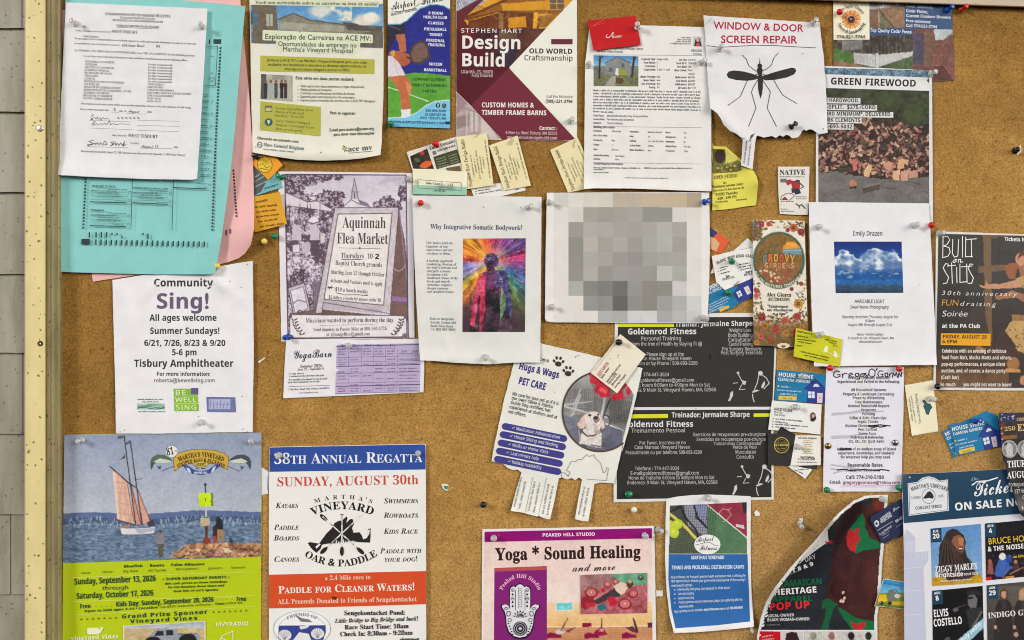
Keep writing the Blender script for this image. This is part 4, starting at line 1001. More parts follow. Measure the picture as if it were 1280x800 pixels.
s.T('Exploração de Carreiras na ACE MV:', 331, 48.6, 464, 51, 6.4, HG, 'G'); s.T('Oportunidades de emprego no', 347.5, 57.2, 446, 59.4, 5.6, HG, 'G'); s.T("Martha's Vineyard Hospital", 353.3, 64, 441.4, 66.3, 5.8, HG, 'G')
s.part('olive_band').P([(325.5, 69.4), (468.2, 74.2), (468, 92.6), (325, 89)], (182, 180, 70))
for t, a in (('Junte-se à ACE MV e ao Martha\'s Vineyard Hospital para uma visão', (334, 76.4, 459, 79.6)), ('exclusiva dos bastidores e descubra as diversas oportunidades de', (335, 82, 458, 84.4)), ('emprego em tempo integral e parcial no MVH.', (355.5, 87.6, 438, 89.4))): s.T(t, *a, 3.4, (62, 60, 34), 'G')
s.part('group_photo')
c = s.C([(326.3, 92.5), (366, 94.5), (365.8, 127), (325.5, 123.5)], (176, 172, 156))
c.nz(12, 20, 2); c.rect(326, 92, 333, 127, (90, 84, 78)); c.rect(340, 92, 356, 100, (150, 150, 140))
for x, cc in ((332, (50, 56, 62)), (338.5, (160, 172, 176)), (345, (58, 80, 86)), (352, (40, 40, 46)), (357, (70, 46, 44))):
    c.fill([(x - 2.4, 104), (x + 2.4, 104), (x + 2, 123), (x - 2, 123)], cc); c.el(x, 101.8, 1.7, 2.1, (126, 92, 76))
s.part('details_text')
s.T('Esta série em duas partes incluirá:', 369.3, 99, 443, 101, 4, HG, 'G')
for i, (t, w) in enumerate((('Visão geral dos departamentos e vagas disponíveis', 80), ('Visita guiada ao hospital', 39), ('Conheça os profissionais da linha de frente', 68), ('Suporte para inscrição/portal de empregos', 68), ('Suporte para orientação de carreira com a ACE MV Navigator', 94))):
    y = 108.8 + i * 4.4; s.E(372.6, y - 1.2, .6, .6, HG, n=8); s.T(t, 375.4, y, 375.4 + w, y + w * .015, 3.0, (104, 106, 94), 'g')
s.T('Para se registrar:', 412.5, 142.6, 444.5, 143.2, 3.6, HG, 'G'); s.T('E-mail para isadora@acemv.org', 412, 164.2, 467.6, 162, 3.6, HG, 'G'); s.T('para obter mais informações', 417, 169.6, 468, 167.8, 3.6, HG, 'G')
s.part('olive_panel').P([(325.6, 126.6), (401, 133.6), (400.6, 170.2), (325, 162.6)], (180, 180, 74))
for t, a in (('Sessões: Quinta-feiras, 26 de', (344, 136.4, 391, 139.4)), ('Março e 9 de abril', (344, 141, 379.6, 143.4)), ('Horários: 17h às 19h', (344, 145.8, 379.6, 148)), ("Local: Martha's Vineyard", (344.4, 152.2, 387.4, 155.6)), ('Hospital, Community Room', (344.4, 157.2, 392.4, 161)), ('(área privada geral)', (344.4, 162.2, 378, 165))): s.T(t, *a, 3.2, (96, 98, 60), 'g')
s.R(331, 132, 340.4, 140, (112, 100, 78)).R(332, 134.6, 339.4, 139, (196, 194, 130)); s.E(335.8, 152.6, 5, 4.8, (48, 96, 102)); s.E(335.8, 151.6, 1.8, 1.8, (214, 220, 180), n=12); s.P([(334.2, 152.2), (337.4, 152.2), (335.8, 156)], (214, 220, 180))
s.part('partner_marks')
s.T('Oferecido em parceria com:', 321.4, 173.8, 373.4, 178.4, 3.4, HG, 'G'); s.T('Mass General Brigham', 329, 182.4, 380, 187.6, 4.4, (92, 108, 120), 'r'); s.G(329, 187, 368, 190.8, 2.2, (110, 120, 128))
s.ring(324.6, 180.8, 2.8, 3.4, .9, (120, 130, 140)); s.L([(322, 180), (327, 181.6)], .8, (120, 130, 140))
s.T('ace mv', 435, 189.4, 465.6, 187, 6.6, (78, 80, 84), 'r'); s.L([(436, 191.2), (466, 188.8)], .5, (110, 110, 104)); s.L([(430.4, 190), (431.6, 185)], .6, (130, 130, 50))
for x, y, cc in ((429, 186, (150, 150, 60)), (432.6, 184.6, (170, 150, 50)), (430, 183, (90, 110, 60)), (433, 188, (120, 130, 60))): s.E(x, y, 1.5, 1, cc, 40, 10)
s.part('pinholes'); s.E(400.8, 190.4, .9, .8, (120, 110, 90), n=8); s.E(319.6, 184, .6, .6, (120, 110, 90), n=8)

# ---- fitness rack card
s = Sheet('rack_card', 'tall fitness rack card in blue and green with a paddle player', 'rack card',
    [(484.8, -6), (562.6, -6), (562.6, 60), (562.6, 160.6), (523, 159.4), (484.8, 158.2), (484.6, 60)], 2.0, (44, 48, 134), gloss=True, wave=.18)
s.part('picture')
c = s.C([(484.8, -5), (562.5, -5), (562.5, 160.5), (484.9, 158.2)], (42, 46, 136), .75)
z = Z(300, 0, 4)
gp = z(738, 388, 800, 372, 870, 364, 940, 366, 1052, 380, 1052, 650, 738, 640)
c.fill(gp, (94, 164, 58)); c.nz(14, 16, 6, gp); c.seg(z(740, 436, 775, 447, 940, 506), 1.1, (226, 236, 214))
c.fill(z(736, 118, 826, 122, 832, 170, 812, 186, 780, 178, 770, 200, 745, 260, 736, 262), (48, 44, 60)); c.seg(z(736, 124, 800, 150), .5, (150, 150, 170))
c.fill(z(778, 176, 826, 168, 828, 216, 832, 256, 800, 262, 790, 210), (186, 110, 76)); c.fill(z(742, 264, 770, 250, 840, 268, 858, 290, 846, 318, 820, 334, 790, 316, 760, 286), (178, 98, 66)); c.fill(z(752, 256, 770, 250, 776, 280, 760, 286), (206, 160, 70)); c.seg(z(836, 286, 862, 300), 1.8, (60, 40, 40))
c.fill(z(850, 300, 846, 262, 862, 226, 896, 203, 924, 204, 946, 240, 952, 288, 936, 306, 900, 322, 866, 318), (74, 62, 62)); c.fill(z(858, 292, 856, 264, 870, 234, 898, 214, 918, 216, 936, 246, 940, 282, 900, 308, 868, 308), (120, 92, 84)); c.nz(1.6, 18, 4, z(858, 292, 856, 264, 870, 234, 898, 214, 918, 216, 936, 246, 940, 282, 900, 308))
c.fill(z(736, 276, 760, 282, 796, 316, 828, 376, 796, 384, 738, 386), (224, 212, 218)); c.seg(z(770, 300, 790, 370), .8, (190, 176, 190))
c.fill(z(742, 384, 828, 374, 852, 410, 858, 440, 848, 490, 852, 548, 808, 550, 800, 470, 780, 430), (196, 112, 72)); c.fill(z(826, 400, 858, 430, 848, 480, 836, 450), (218, 138, 96)); c.fill(z(806, 548, 854, 545, 850, 596, 806, 600), (232, 228, 230))
sw_ = z(736, 590, 830, 586, 880, 566, 930, 528, 975, 506, 1052, 500, 1052, 650, 736, 650)
c.fill(sw_, (124, 200, 228)); c.seg(z(736, 590, 830, 586, 880, 566, 930, 528, 975, 506, 1052, 500), 1.0, (224, 240, 244))
wp = z(736, -40, 1052, -40, 1052, 48, 1020, 30, 985, 22, 950, 24, 900, 42, 868, 70, 836, 102, 800, 120, 736, 122)
c.fill(wp, (238, 238, 226)); c.seg(z(736, 122, 800, 120, 836, 102, 868, 70, 900, 42, 950, 24, 985, 22, 1020, 30, 1052, 48), 1.3, (110, 190, 216))
c.fill(z(736, 604, 1052, 614, 1052, 646, 736, 640), (112, 190, 222)); c.rect(556, 152, 563, 155.5, (30, 60, 90))
s.part('brand_lettering')
s.T('Airport', 490, 12.6, 521, 6.5, 9.5, (26, 28, 48), 'c'); s.T('Fitness', 527, 6.4, 555, 0.6, 9, (26, 28, 48), 'c'); s.L([(488, 15), (500, 14.4), (516, 11.4), (524, 5), (530, 4.5)], .7, (26, 28, 48)); s.T("MARTHA'S VINEYARD", 489, 20, 521.5, 12.8, 3.2, (26, 28, 48), 'S')
s.part('list_text')
for t, a in (('8 ROOM', (535.5, 17.8, 554, 18.4)), ('HEALTH CLUB', (529, 22.8, 559, 23.8)), ('CLASSES', (535, 30.2, 554.6, 30.8)), ('PICKLEBALL', (530, 37.8, 558.4, 38.6)), ('TENNIS', (536.4, 44.8, 553, 45.3)), ('PERSONAL', (532.6, 51.8, 556, 52.8)), ('TRAINING', (534.8, 57.4, 556, 58.2)), ('SOCCER', (536, 81.6, 553, 82.2)), ('BASKETBALL', (529.8, 88.8, 558.4, 89.8))): s.T(t, *a, 3.5, (232, 236, 246), 'S')
for t, a in (('COMPANY OUTINGS', (516, 100.6, 557.4, 101.6)), ('FAMILY GATHERINGS', (515, 107.8, 559, 109)), ('PARTIES', (528, 115.4, 546, 115.8))): s.T(t, *a, 3.5, (28, 60, 34), 'S')
for t, a in (('508-696-8000', (531.8, 139.6, 557.6, 140.2)), ('24 AIRPORT RD', (531.2, 144.6, 557.6, 145.2)), ('WEST TISBURY, MA', (525, 148.8, 557.6, 149.6)), ('WWW.AIRPORTFITNESSMV.COM', (489.4, 153.6, 555.4, 155.6))): s.T(t, *a, 3.1, (30, 62, 110), 'S')
s.E(547.5, 131.8, 2.9, 2.9, (26, 30, 50)); s.T('f', 546.6, 133.6, 548.6, 133.6, 3.4, WHT, 'S'); s.E(555.2, 132.2, 2.9, 2.9, (26, 30, 50)); s.ring(555.2, 132.2, 1.4, 1.4, .4, WHT)

# ---- timber frame builder poster
s = Sheet('poster', 'maroon and cream builder poster with a yellow timber barn photograph', 'poster',
    [(570, -6), (721.2, -6), (721.6, 90), (721.4, 172.6), (716, 175.8), (697, 176.6), (640, 175), (570, 173.5)], 1.0, (236, 235, 222), gloss=True, wave=.2)
MA = (116, 40, 56); MD = (92, 26, 36)
s.part('barn_photo')
c = s.C([(570.4, -5), (721, -5), (721, 86), (570.4, 86)], (222, 162, 42))
z = Z(480, 0, 4.444)
c.fill(z(396, -20, 600, -20, 430, 100, 396, 130), (176, 176, 188)); c.nz(6, 46, 8, z(396, -20, 600, -20, 430, 100, 396, 130)); 
for k in range(9): c.seg(z(396 + k * 16, -10 + k * 5, 430 + k * 17, 70 - k * 3), .5, (90, 70, 70))
c.fill(z(440, 100, 640, 12, 740, -20, 1080, -20, 1080, 70, 800, 80, 640, 62, 470, 118), (150, 92, 34)); c.seg(z(436, 104, 560, 52, 650, 10, 700, -10), 3.2, (110, 60, 34)); c.seg(z(436, 112, 640, 64, 1000, 40), 1.2, (96, 52, 30))
c.fill(z(650, 20, 1090, -10, 1090, 50, 660, 60), (214, 154, 42)); c.fill(z(920, -20, 1000, -20, 1000, 50, 922, 50), (104, 92, 84)); c.seg(z(960, -20, 960, 50), 1.2, (222, 170, 60)); c.seg(z(922, 20, 1000, 20), 1, (222, 170, 60))
c.fill(z(470, 118, 660, 64, 860, 70, 860, 160, 460, 160), (110, 58, 28)); c.fill(z(640, 72, 664, 70, 664, 190, 640, 190), (150, 112, 70)); c.seg(z(600, 80, 650, 120), 1.6, (146, 100, 44)); c.seg(z(700, 78, 650, 120), 1.6, (146, 100, 44)); c.fill(z(690, 100, 790, 90, 790, 150, 690, 156), (206, 140, 30)); c.fill(z(830, 70, 856, 70, 850, 160, 826, 160), (226, 166, 44)); c.seg(z(846, 78, 930, 150), 2.2, (222, 164, 44)); c.seg(z(910, 60, 850, 130), 1.6, (200, 140, 40)); c.fill(z(860, 90, 980, 70, 900, 150, 860, 150), (156, 108, 44))
c.nz(5, 22, 9, z(440, 60, 1080, 60, 1080, 170, 440, 170))
c.fill(z(480, 158, 1080, 158, 1080, 400, 480, 400), (86, 46, 40)); c.fill(z(640, 170, 740, 170, 740, 220, 640, 220), (110, 84, 64)); c.fill(z(780, 165, 880, 165, 850, 250, 780, 250), (98, 58, 44)); c.fill(z(600, 260, 760, 250, 700, 380, 600, 380), (56, 44, 56)); c.fill(z(500, 160, 640, 160, 640, 380, 500, 380), (70, 30, 36)); c.nz(7, 16, 10, z(480, 158, 1080, 158, 1080, 400, 480, 400))
c.fill(z(396, 66, 540, -12, 566, -12, 440, 106, 480, 160, 500, 170, 640, 380, 396, 400), MD, .9)
s.part('diagonal_panels')
s.P([(570.3, 36), (600, 58), (636, 84.8), (588.5, 132), (570.3, 114.5)], (86, 22, 32)); s.P([(636, 84.8), (718.8, 173.4), (715, 175.4), (697, 176.2), (627.5, 174.6), (588.5, 132)], MA); s.P([(721.2, -5.5), (721.2, 172.4), (719.6, 173.2), (636.4, 84.4)], (238, 237, 224))
s.P([(721.2, -5.5), (721.2, -1), (660, 60)], (238, 237, 224))
s.part('interior_photo')
c = s.C([(570.4, 115), (627.5, 115), (627.5, 173.5), (570.4, 172.4)], (178, 160, 158))
c.nz(12, 24, 3); c.fill(z(396, 500, 470, 560, 396, 650), (160, 134, 136)); c.fill(z(480, 612, 520, 612, 520, 730, 480, 730), (206, 196, 190)); c.seg(z(500, 612, 500, 730), 1.2, (140, 116, 116)); c.fill(z(396, 650, 470, 640, 470, 700, 396, 720), (150, 132, 134)); c.seg(z(440, 600, 560, 640), 1, (150, 128, 128)); c.fill(z(540, 650, 600, 720, 640, 780, 540, 780), (206, 194, 188)); c.seg(z(460, 620, 460, 770), 1.5, (206, 192, 188))
c.only([(570.4, 115), (588.5, 132.2), (628, 174.2), (570.4, 174.2)])
s.part('lettering')
W2 = (238, 234, 228)
s.T('STEPHEN HART', 576, 40.6, 652.5, 41.2, 5.2, W2, 's', sp=.12); s.T('Design', 576, 60.6, 652, 61.4, 16.2, W2, 'S'); s.T('Build', 576, 82.6, 632.4, 83.2, 16.2, W2, 'S'); s.T('LIC# MA, CS, 99070', 576, 91.4, 616, 91.8, 3.9, (220, 200, 196), 's'); s.T('Fully Insured', 589.4, 96, 616, 96.2, 3.9, (220, 200, 196), 's')
s.R(689, 48.8, 715.8, 55.4, (104, 44, 58))
s.T('OLD WORLD', 661.2, 66.6, 715.8, 67.2, 6.2, (58, 52, 52), 'S'); s.T('Craftsmanship', 655, 75.2, 716.2, 75.8, 6.4, (66, 60, 60), 's'); s.T('Call For Estimate', 683, 122.2, 715.8, 122.4, 3.3, (76, 72, 70), 's'); s.T('(508)-221-2796', 681.8, 128.4, 715.8, 128.8, 4, (62, 58, 58), 'S')
s.T('CUSTOM HOMES &', 602, 134, 667.4, 134.3, 6.0, W2, 'S'); s.T('TIMBER FRAME BARNS', 602, 143.4, 683.2, 144, 6.0, W2, 'S'); s.T('Contact :', 674, 162.3, 696.6, 162.6, 4.6, W2, 'S'); s.T('6 Pine Ln, West Tisbury, MA 02575', 632, 167.4, 696.6, 168.4, 3.6, (226, 206, 204), 's'); s.T('stephenhartdesignbuild.com', 634, 173.4, 696.6, 174.4, 3.7, (226, 206, 204), 's')

# ---- cards at the left of the market poster
s = Sheet('business_card', 'pale blue business card half hidden under an orange card, left of the purple market poster', 'business card', [(314, 200), (330, 212), (347, 217.4), (353, 234), (323.4, 243.4), (313, 246)], 2.6, (116, 182, 190), wave=.15)
s.part('print'); s.P([(314, 200), (331, 212), (334, 225), (326, 240), (314, 246)], (84, 92, 92)); s.G(319, 222, 331, 214.5, 2, (190, 200, 196)); s.G(319, 228, 332, 220, 2, (190, 200, 196)); s.G(320, 234, 334, 227, 2.2, (190, 200, 196)); s.G(331, 237, 350, 231, 3, (30, 80, 96))
s = Sheet('business_card', 'orange business card with a round yellow emblem, above the pale blue card', 'business card', [(314, 190), (344.4, 195), (353.4, 206.4), (335.4, 225.2), (316, 206)], 3.3, (240, 160, 44), wave=.2)
s.part('emblem'); s.E(331, 206, 9.2, 9.6, (232, 196, 60)); s.ring(331, 206, 9.2, 9.6, .8, (110, 96, 30)); s.L([(323, 207), (328, 204), (333, 210), (338, 208)], .7, (110, 96, 30)); s.G(325, 211, 336, 213, 1.8, (110, 96, 30))
s = Sheet('business_card', 'mustard yellow business card with rows of dark writing, lowest of three at the left', 'business card', [(316, 246), (349.8, 240), (358.8, 280), (318.6, 290.4), (314, 268)], 4.6, (222, 164, 44), wave=.25, curl=[('c', 359, 280, 16, 2)])
s.part('print')
for i, (a, b) in enumerate(((320, 334), (319, 347), (319.6, 345), (319.4, 347), (321, 345), (323, 352))): s.G(a + i * .4, 254 + i * 6.1, b + i * .6, 251.4 + i * 5.8, 3.2 if i < 2 else 2.6, (92, 62, 20))

# ---- flea market poster
s = Sheet('poster', 'lavender engraved flea market poster showing a wooden sign board and a steeple', 'poster',
    [(347.8, 214.2), (400, 214.6), (515.6, 216.2), (516.8, 300), (518.2, 422), (460, 423.6), (400, 425.6), (351.6, 427), (349.6, 330)], 1.1, (232, 226, 232), wave=.3)
PU = (96, 78, 92); LV = (222, 212, 226); MV_ = (150, 130, 152)
s.part('engraving')
c = s.C([(355.2, 217.2), (508.2, 218.2), (511, 422), (359.4, 424)], (216, 206, 222), .7, .4)
z = Z(300, 180, 4)
c.gy(217, (206, 196, 212), 262, (228, 220, 230)); c.nz(22, 16, 31)
for k in range(16): c.seg([(470 + k * 2.5, 232 - k * .6), (478 + k * 2.7, 224 - k * .4)], .4, (180, 166, 186))
n = fbm(c.X / 2.2, c.Y / 1.9, 33, 4); big = fbm(c.X / 17, c.Y / 13, 34, 3)
def leaf(mask, thr=.5, dark=PU, light=(176, 160, 178)):
    c.mixm(mask.astype(float), light, .75); c.mixm(mask & (n < thr), dark)
edge = lambda d: d + (big - .5) * 26 + (n - .5) * 9
leaf(edge(c.X * .55 + c.Y * 1.0 - 452) < 0, .56)
for x, y, r in ((408, 252, 17), (484, 253, 16), (506, 244, 12), (372, 250, 22)): leaf(edge(np.hypot((c.X - x), (c.Y - y) * 1.25) - r) < -1, .54)
c.fill(z(558, 240, 572, 172, 588, 240, 590, 276, 556, 276), (196, 182, 198)); c.seg(z(572, 172, 560, 240, 556, 276), .8, PU); c.seg(z(572, 172, 586, 240, 592, 276), .8, PU); c.seg(z(556, 240, 590, 240), .8, PU); c.seg(z(572, 246, 572, 270), 1.2, PU)
c.fill(z(516, 316, 556, 276, 640, 296, 640, 320), (226, 220, 228)); c.seg(z(514, 316, 556, 278, 596, 300, 650, 314), .9, PU); c.fill(z(590, 276, 640, 296, 650, 316, 600, 300), (140, 122, 142))
c.fill(z(226, 240, 330, 282, 460, 330, 470, 420, 440, 640, 400, 800, 236, 800, 226, 400), (150, 132, 152))
m = inpoly(z(222, 300, 470, 330, 440, 640, 395, 800, 380, 1010, 226, 1010), c.X, c.Y)
n2 = fbm(c.X / 1.7, c.Y / 1.7, 41, 4); n3 = fbm(c.X / 9, c.Y / 9, 42, 3)
c.mixm(m.astype(float), (170, 152, 172)); c.mixm(m & (n2 + (n3 - .5) * .9 < .47), PU); c.mixm(m & (n2 + (n3 - .5) * .7 > .66), (224, 214, 226))
for p in (((226, 242), (340, 292), (335, 320), (226, 308)), ((340, 290), (384, 286), (460, 326), (456, 338), (340, 322))): c.fill(z(*[v for q in p for v in q]), (222, 212, 222)); c.seg(z(*[v for q in p for v in q]), .7, PU)
for x in (246, 300, 352, 400): c.seg(z(x, 300, x, 420), .8, PU)
c.fill(z(340, 388, 356, 366, 384, 366, 398, 388, 380, 396, 352, 396), (232, 224, 232)); c.seg(z(338, 388, 366, 398, 400, 386), .9, PU); c.fill(z(348, 404, 384, 400, 398, 430, 396, 480, 350, 480, 352, 440), (208, 196, 208)); c.fill(z(350, 480, 396, 480, 390, 560, 356, 560), PU); c.fill(z(400, 440, 424, 448, 426, 490, 404, 498), (216, 206, 216)); c.seg(z(385, 405, 408, 450), .7, PU); c.el(*z(282, 390)[0], 3, 3.4, (120, 100, 116)); c.fill(z(262, 406, 304, 406, 308, 480, 262, 480), (204, 192, 206)); c.seg(z(300, 420, 330, 450, 350, 440), 1.5, (212, 200, 212))
c.fill(z(262, 505, 298, 500, 300, 540, 262, 545), LV); c.seg(z(262, 505, 298, 500, 300, 540, 262, 545, 262, 505), .8, PU); c.fill(z(306, 495, 346, 488, 350, 540, 310, 548), (196, 182, 198))
fz = z(240, 720, 322, 694, 352, 830, 272, 880); c.fill(fz, (204, 192, 206)); c.seg(fz + fz[:1], 1.2, PU); fz = z(252, 734, 316, 712, 340, 822, 278, 858); c.fill(fz, (226, 218, 228)); c.seg(fz + fz[:1], .7, PU); c.seg(z(264, 800, 290, 780, 330, 790), .9, PU)
bz = z(360, 690, 400, 680, 404, 800, 392, 850, 364, 850); c.fill(bz, (140, 122, 140)); 
for k in range(4): c.seg(z(366 + k * 10, 692, 368 + k * 9, 848), .6, (92, 74, 88))
c.el(*z(300, 850)[0], 4.5, 5, PU); c.el(*z(300, 850)[0], 3, 3.5, (200, 190, 204)); c.el(*z(350, 880)[0], 7, 4, (216, 206, 216)); c.el(*z(262, 880)[0], 6, 6, (208, 198, 210)); c.nz(3, 26, 44, z(226, 600, 430, 600, 395, 850, 380, 1010, 226, 1010))
c.fill([(495, 260), (498, 260), (506, 300), (511, 350), (511, 400), (486, 400)], (122, 96, 92)); c.seg([(499, 262), (509, 352)], 1.6, MV_); c.seg([(493, 336), (497, 339), (503, 337), (507, 331)], .8, (200, 190, 200)); c.fill([(490, 370), (510, 373), (510, 378), (490, 376)], (150, 116, 170)); c.fill([(396, 386), (492, 396), (510, 396), (510, 402), (360, 402), (362, 392)], (112, 92, 88)); c.nz(4, 18, 47, [(396, 386), (492, 394), (510, 394), (510, 402), (360, 402), (362, 392)])
bo = [(418.6, 259.6), (497.5, 259.2), (498.5, 262), (487, 392), (476, 390), (404, 378), (402.5, 391), (394, 392)]
c.fill(bo, (206, 196, 204)); c.fill([(404.6, 372), (479, 379.6), (478, 392), (403, 386)], (196, 184, 194)); c.nz(2.2, 26, 50, bo, sx=.5); c.seg(bo + bo[:1], .9, PU); c.fill([(488, 266), (497.6, 262), (487, 392), (478, 390)], (208, 198, 206)); c.nz(2, 24, 51, [(488, 266), (497.6, 262), (487, 392), (478, 390)], sy=.4)
pn_ = [(422.4, 267.6), (490, 266.6), (485, 320), (479.4, 381.6), (405, 374)]
c.fill(pn_, (236, 230, 228)); c.seg(pn_ + pn_[:1], 1.1, PU)
c.seg([(355.8, 217.8), (507.8, 218.6), (510.6, 421.6), (359.8, 423.6), (355.8, 217.8)], 1.9, (86, 70, 86))
pl = [(364, 393.2), (505, 394.6), (505.6, 397.4), (508, 398), (508.4, 416.6), (504, 418), (503.6, 421), (367, 422.4), (365.6, 419.6), (362.6, 419), (361.8, 398), (364.4, 396.6)]
c.fill(pl, (234, 228, 232)); c.seg(pl + pl[:1], 1.0, PU)
s.part('sign_text')
MK = (78, 62, 64)
s.T('Aquinnah', 428, 284.6, 482.4, 285.4, 14, MK, 'r'); s.T('Flea Market', 421, 304.4, 485, 305, 13.6, MK, 'r'); s.L([(424, 309.8), (477, 311)], .5, MK); s.E(449.6, 310.2, 1.5, 1.5, MK, 45, 4)
for t, a in (('Thursdays', (426, 322.6, 455, 323, 6.6)), ('10-', (459, 323.2, 468, 323.4, 6.2)), ('Baptist Church grounds', (419, 331.2, 477.6, 333.8, 5.6)), ('Starting June 25 through October', (413.6, 342.2, 480.4, 345.8, 5)), ('Artisans and Vendors need to apply', (412.4, 352.6, 478, 357.4, 4.8)), ('$10 a booth weekly', (418.8, 363.8, 460, 367, 4.8)), ('$5 dollars a booth for anyone under 18', (410.6, 373.4, 476, 377.4, 4.2))): s.T(t, *a, MK, 'r')
s.T('2', 468.4, 323.6, 474, 323.8, 6.4, (26, 22, 26), 'S'); s.L([(427, 324.4), (440, 324.8), (453, 324)], .8, (40, 32, 36)); s.L([(420, 366), (432, 368.6), (446, 368.4), (460, 369.4)], .8, (40, 32, 36)); s.L([(410, 358), (414.6, 360.6)], .8, BLK); s.L([(411, 361.6), (415.4, 356.6)], .8, BLK); s.L([(409.4, 359.6), (416.6, 359.2)], .8, BLK)
s.part('plaque_text')
s.T('Musicians wanted to perform during the day.', 382, 403.2, 493, 402.2, 5.3, MK, 'r'); s.T('Send inquires to Pastor Mike at 508-560-4726', 391.6, 414, 483.4, 412.6, 4.2, MK, 'r'); s.T('or gilmanjeffers@gmail.com.', 408, 420, 463.4, 419.2, 4.2, MK, 'r'); s.L([(400, 406.6), (468, 405.8)], .45, MK)
for x, sg in ((371, 1), (499, -1)):
    s.L([(x - 3 * sg, 398), (x - 1 * sg, 408), (x + 6 * sg, 418)], .5, MK)
    for k in range(6): t = k / 5; bx, by = x - 3 * sg + 8.5 * sg * t * t + t * sg, 399 + 18 * t; s.E(bx + 2.2, by, 2.3, .9, (110, 96, 100), -40, 8); s.E(bx - 2.2, by + .6, 2.3, .9, (110, 96, 100), 40, 8)
s.part('stamp'); s.E(506.6, 420.6, 4, 4, (110, 100, 110)); s.ring(506.6, 420.6, 2.6, 2.6, .6, (190, 184, 190))

# ---- yoga timetable slip
s = Sheet('leaflet', 'white and violet yoga timetable leaflet tucked under the purple market poster', 'leaflet',
    [(357.6, 425.6), (440, 424.6), (526, 423.4), (529.8, 440), (530.2, 455), (529.4, 490.2), (440, 494.2), (354, 497.8), (355.6, 460)], 1.9, (234, 232, 236), wave=.25, curl=[('r', 355, 464, 529, 458, 6, .9), ('c', 354, 498, 20, 2)])
s.part('timetable')
vt = [(421.2, 431), (470, 430), (526, 428.8), (525, 489), (418.8, 493.2), (420, 460)]
s.P(vt, (190, 175, 209))
VK = (92, 70, 116)
xs_ = [420.5, 436, 452, 467, 482, 497, 525]
for x in xs_[1:-1]: s.L([(x, 433 if x < 495 else 436), (x - 1, 490)], .3, VK)
for k, y in enumerate((433, 447, 453, 458, 467, 479, 483, 492)): s.L([(420.6, y), (525, y - 2.4)], .45 if k % 3 else 1.0, VK)
for t, x in (('Mon', 425.5), ('Tue', 441.5), ('Wed', 456), ('Thur', 471), ('Fri', 487), ('Sat', 501.5), ('Sun', 515)): s.T(t, x, 433.4 if x < 495 else 440.6, x + 7.4, 433 if x < 495 else 440, 3, VK, 'i')
g_ = random.Random(3)
for i in range(6):
    for y in (437, 440.4, 443.6, 450.4, 456, 462, 465.6, 470.6, 474.4, 482, 486.4, 489.6):
        if g_.random() < .82 and not (i == 5 and y < 441): s.G(xs_[i] + 2, y + .4 - i * .2, xs_[i + 1] - 3.4, y - i * .2, 2.0, VK if g_.random() < .5 else (120, 100, 140))
s.part('heading_text')
s.T('YogaBarn', 366.6, 448.4, 415.5, 446, 10, (62, 60, 70), 'c'); s.T('Summer 2026', 375, 459.6, 403, 459, 3.8, BLK, 'i'); s.T('June 22 - September 6', 372.4, 463.2, 405, 462, 2.7, BLK, 'i')
s.T('At Yoga Barn is', 361, 468.2, 380, 467.6, 2.1, INK, 'i'); s.T('A sanctuary for the whole heart and spirit', 361, 471.4, 405, 470, 2.1, INK, 'i'); s.T("We're thankful to have found 5.5 mile up-island", 360.6, 476, 409, 474.2, 2.2, BLK, 'i'); s.T('from Alley\'s General Store on the right.', 360.6, 479, 400, 477.6, 2.2, BLK, 'i'); s.L([(361, 483.2), (412, 481.6)], .5, INK); s.T('1 Red Barn Road, West Tisbury, Ma 02575', 360.4, 488, 412, 486, 2.3, INK, 'i'); s.T('www.yogabarn.com', 374, 492, 398, 491, 2.0, (110, 106, 116), 'i')

# ---- bodywork poster
s = Sheet('poster', 'grey white bodywork poster with a rainbow burst picture of a human figure', 'poster',
    [(515.4, 244.4), (560, 244.6), (620, 245.4), (677, 246), (676.6, 300), (676, 380), (675, 453), (640, 453.4), (610, 455.4), (570, 453.6), (541, 451), (525.2, 450.4), (523, 420), (520, 370), (517, 300)],
    5.4, (226, 226, 222), curl=[('e', 516, 250, 525, 450, 26, 3.5), ('e', 526, 451, 675, 454, 24, 3), ('r', 556, 421, 566, 448, 8, 2.2), ('r', 640, 249, 652, 262, 9, 1.4), ('r', 570, 390, 660, 440, 30, 1.6), ('r', 520, 330, 560, 300, 22, 1.2)], wave=.45, step=5)
s.part('headline'); s.T('Why Integrative Somatic Bodywork?', 538, 286, 653, 287.6, 6, (70, 74, 104), 'R')
s.part('body_text')
for i, (t, w) in enumerate((('Our bodies hold the', 33), ('imprints of our', 27), ('experiences and our', 33), ('reactions to them.', 30))): s.T(t, 533, 305 + i * 4.35, 533 + w, 305.3 + i * 4.35, 3.1, (92, 92, 98), 'r')
for i, (t, w) in enumerate((('A holistic approach', 33), ('combining clearing of', 37), ("the body's nervous and", 38), ('energetic systems', 30), ('in tandem with', 26), ('emotional release of the', 39), ('fascia and muscle', 29), ('structures supports', 31), ('deeper recovery', 27), ('and sustained results.', 34))): s.T(t, 533 + i * .1, 327.2 + i * 4.3, 533 + w + i * .1, 327.6 + i * 4.3, 3.1, (92, 92, 98), 'r')
for i, (t, w) in enumerate((('Book an Integrative', 31), ('Somatic Session with', 33), ('Rachel Khan Baird', 28), ('+1 802 989 9092', 31))): s.T(t, 537 + i * .5, 399.6 + i * 4.5, 537 + w + i * .5, 400.4 + i * 4.5, 3.1, (92, 92, 98), 'r')
s.part('picture')
c = s.C([(578.8, 298.2), (657.2, 297.8), (656.2, 415), (578, 415)], (80, 60, 90), .7)
X, Y = c.X - 614, c.Y - 327; ang = np.degrees(np.arctan2(Y, X)) % 360; rr = np.hypot(X, Y)
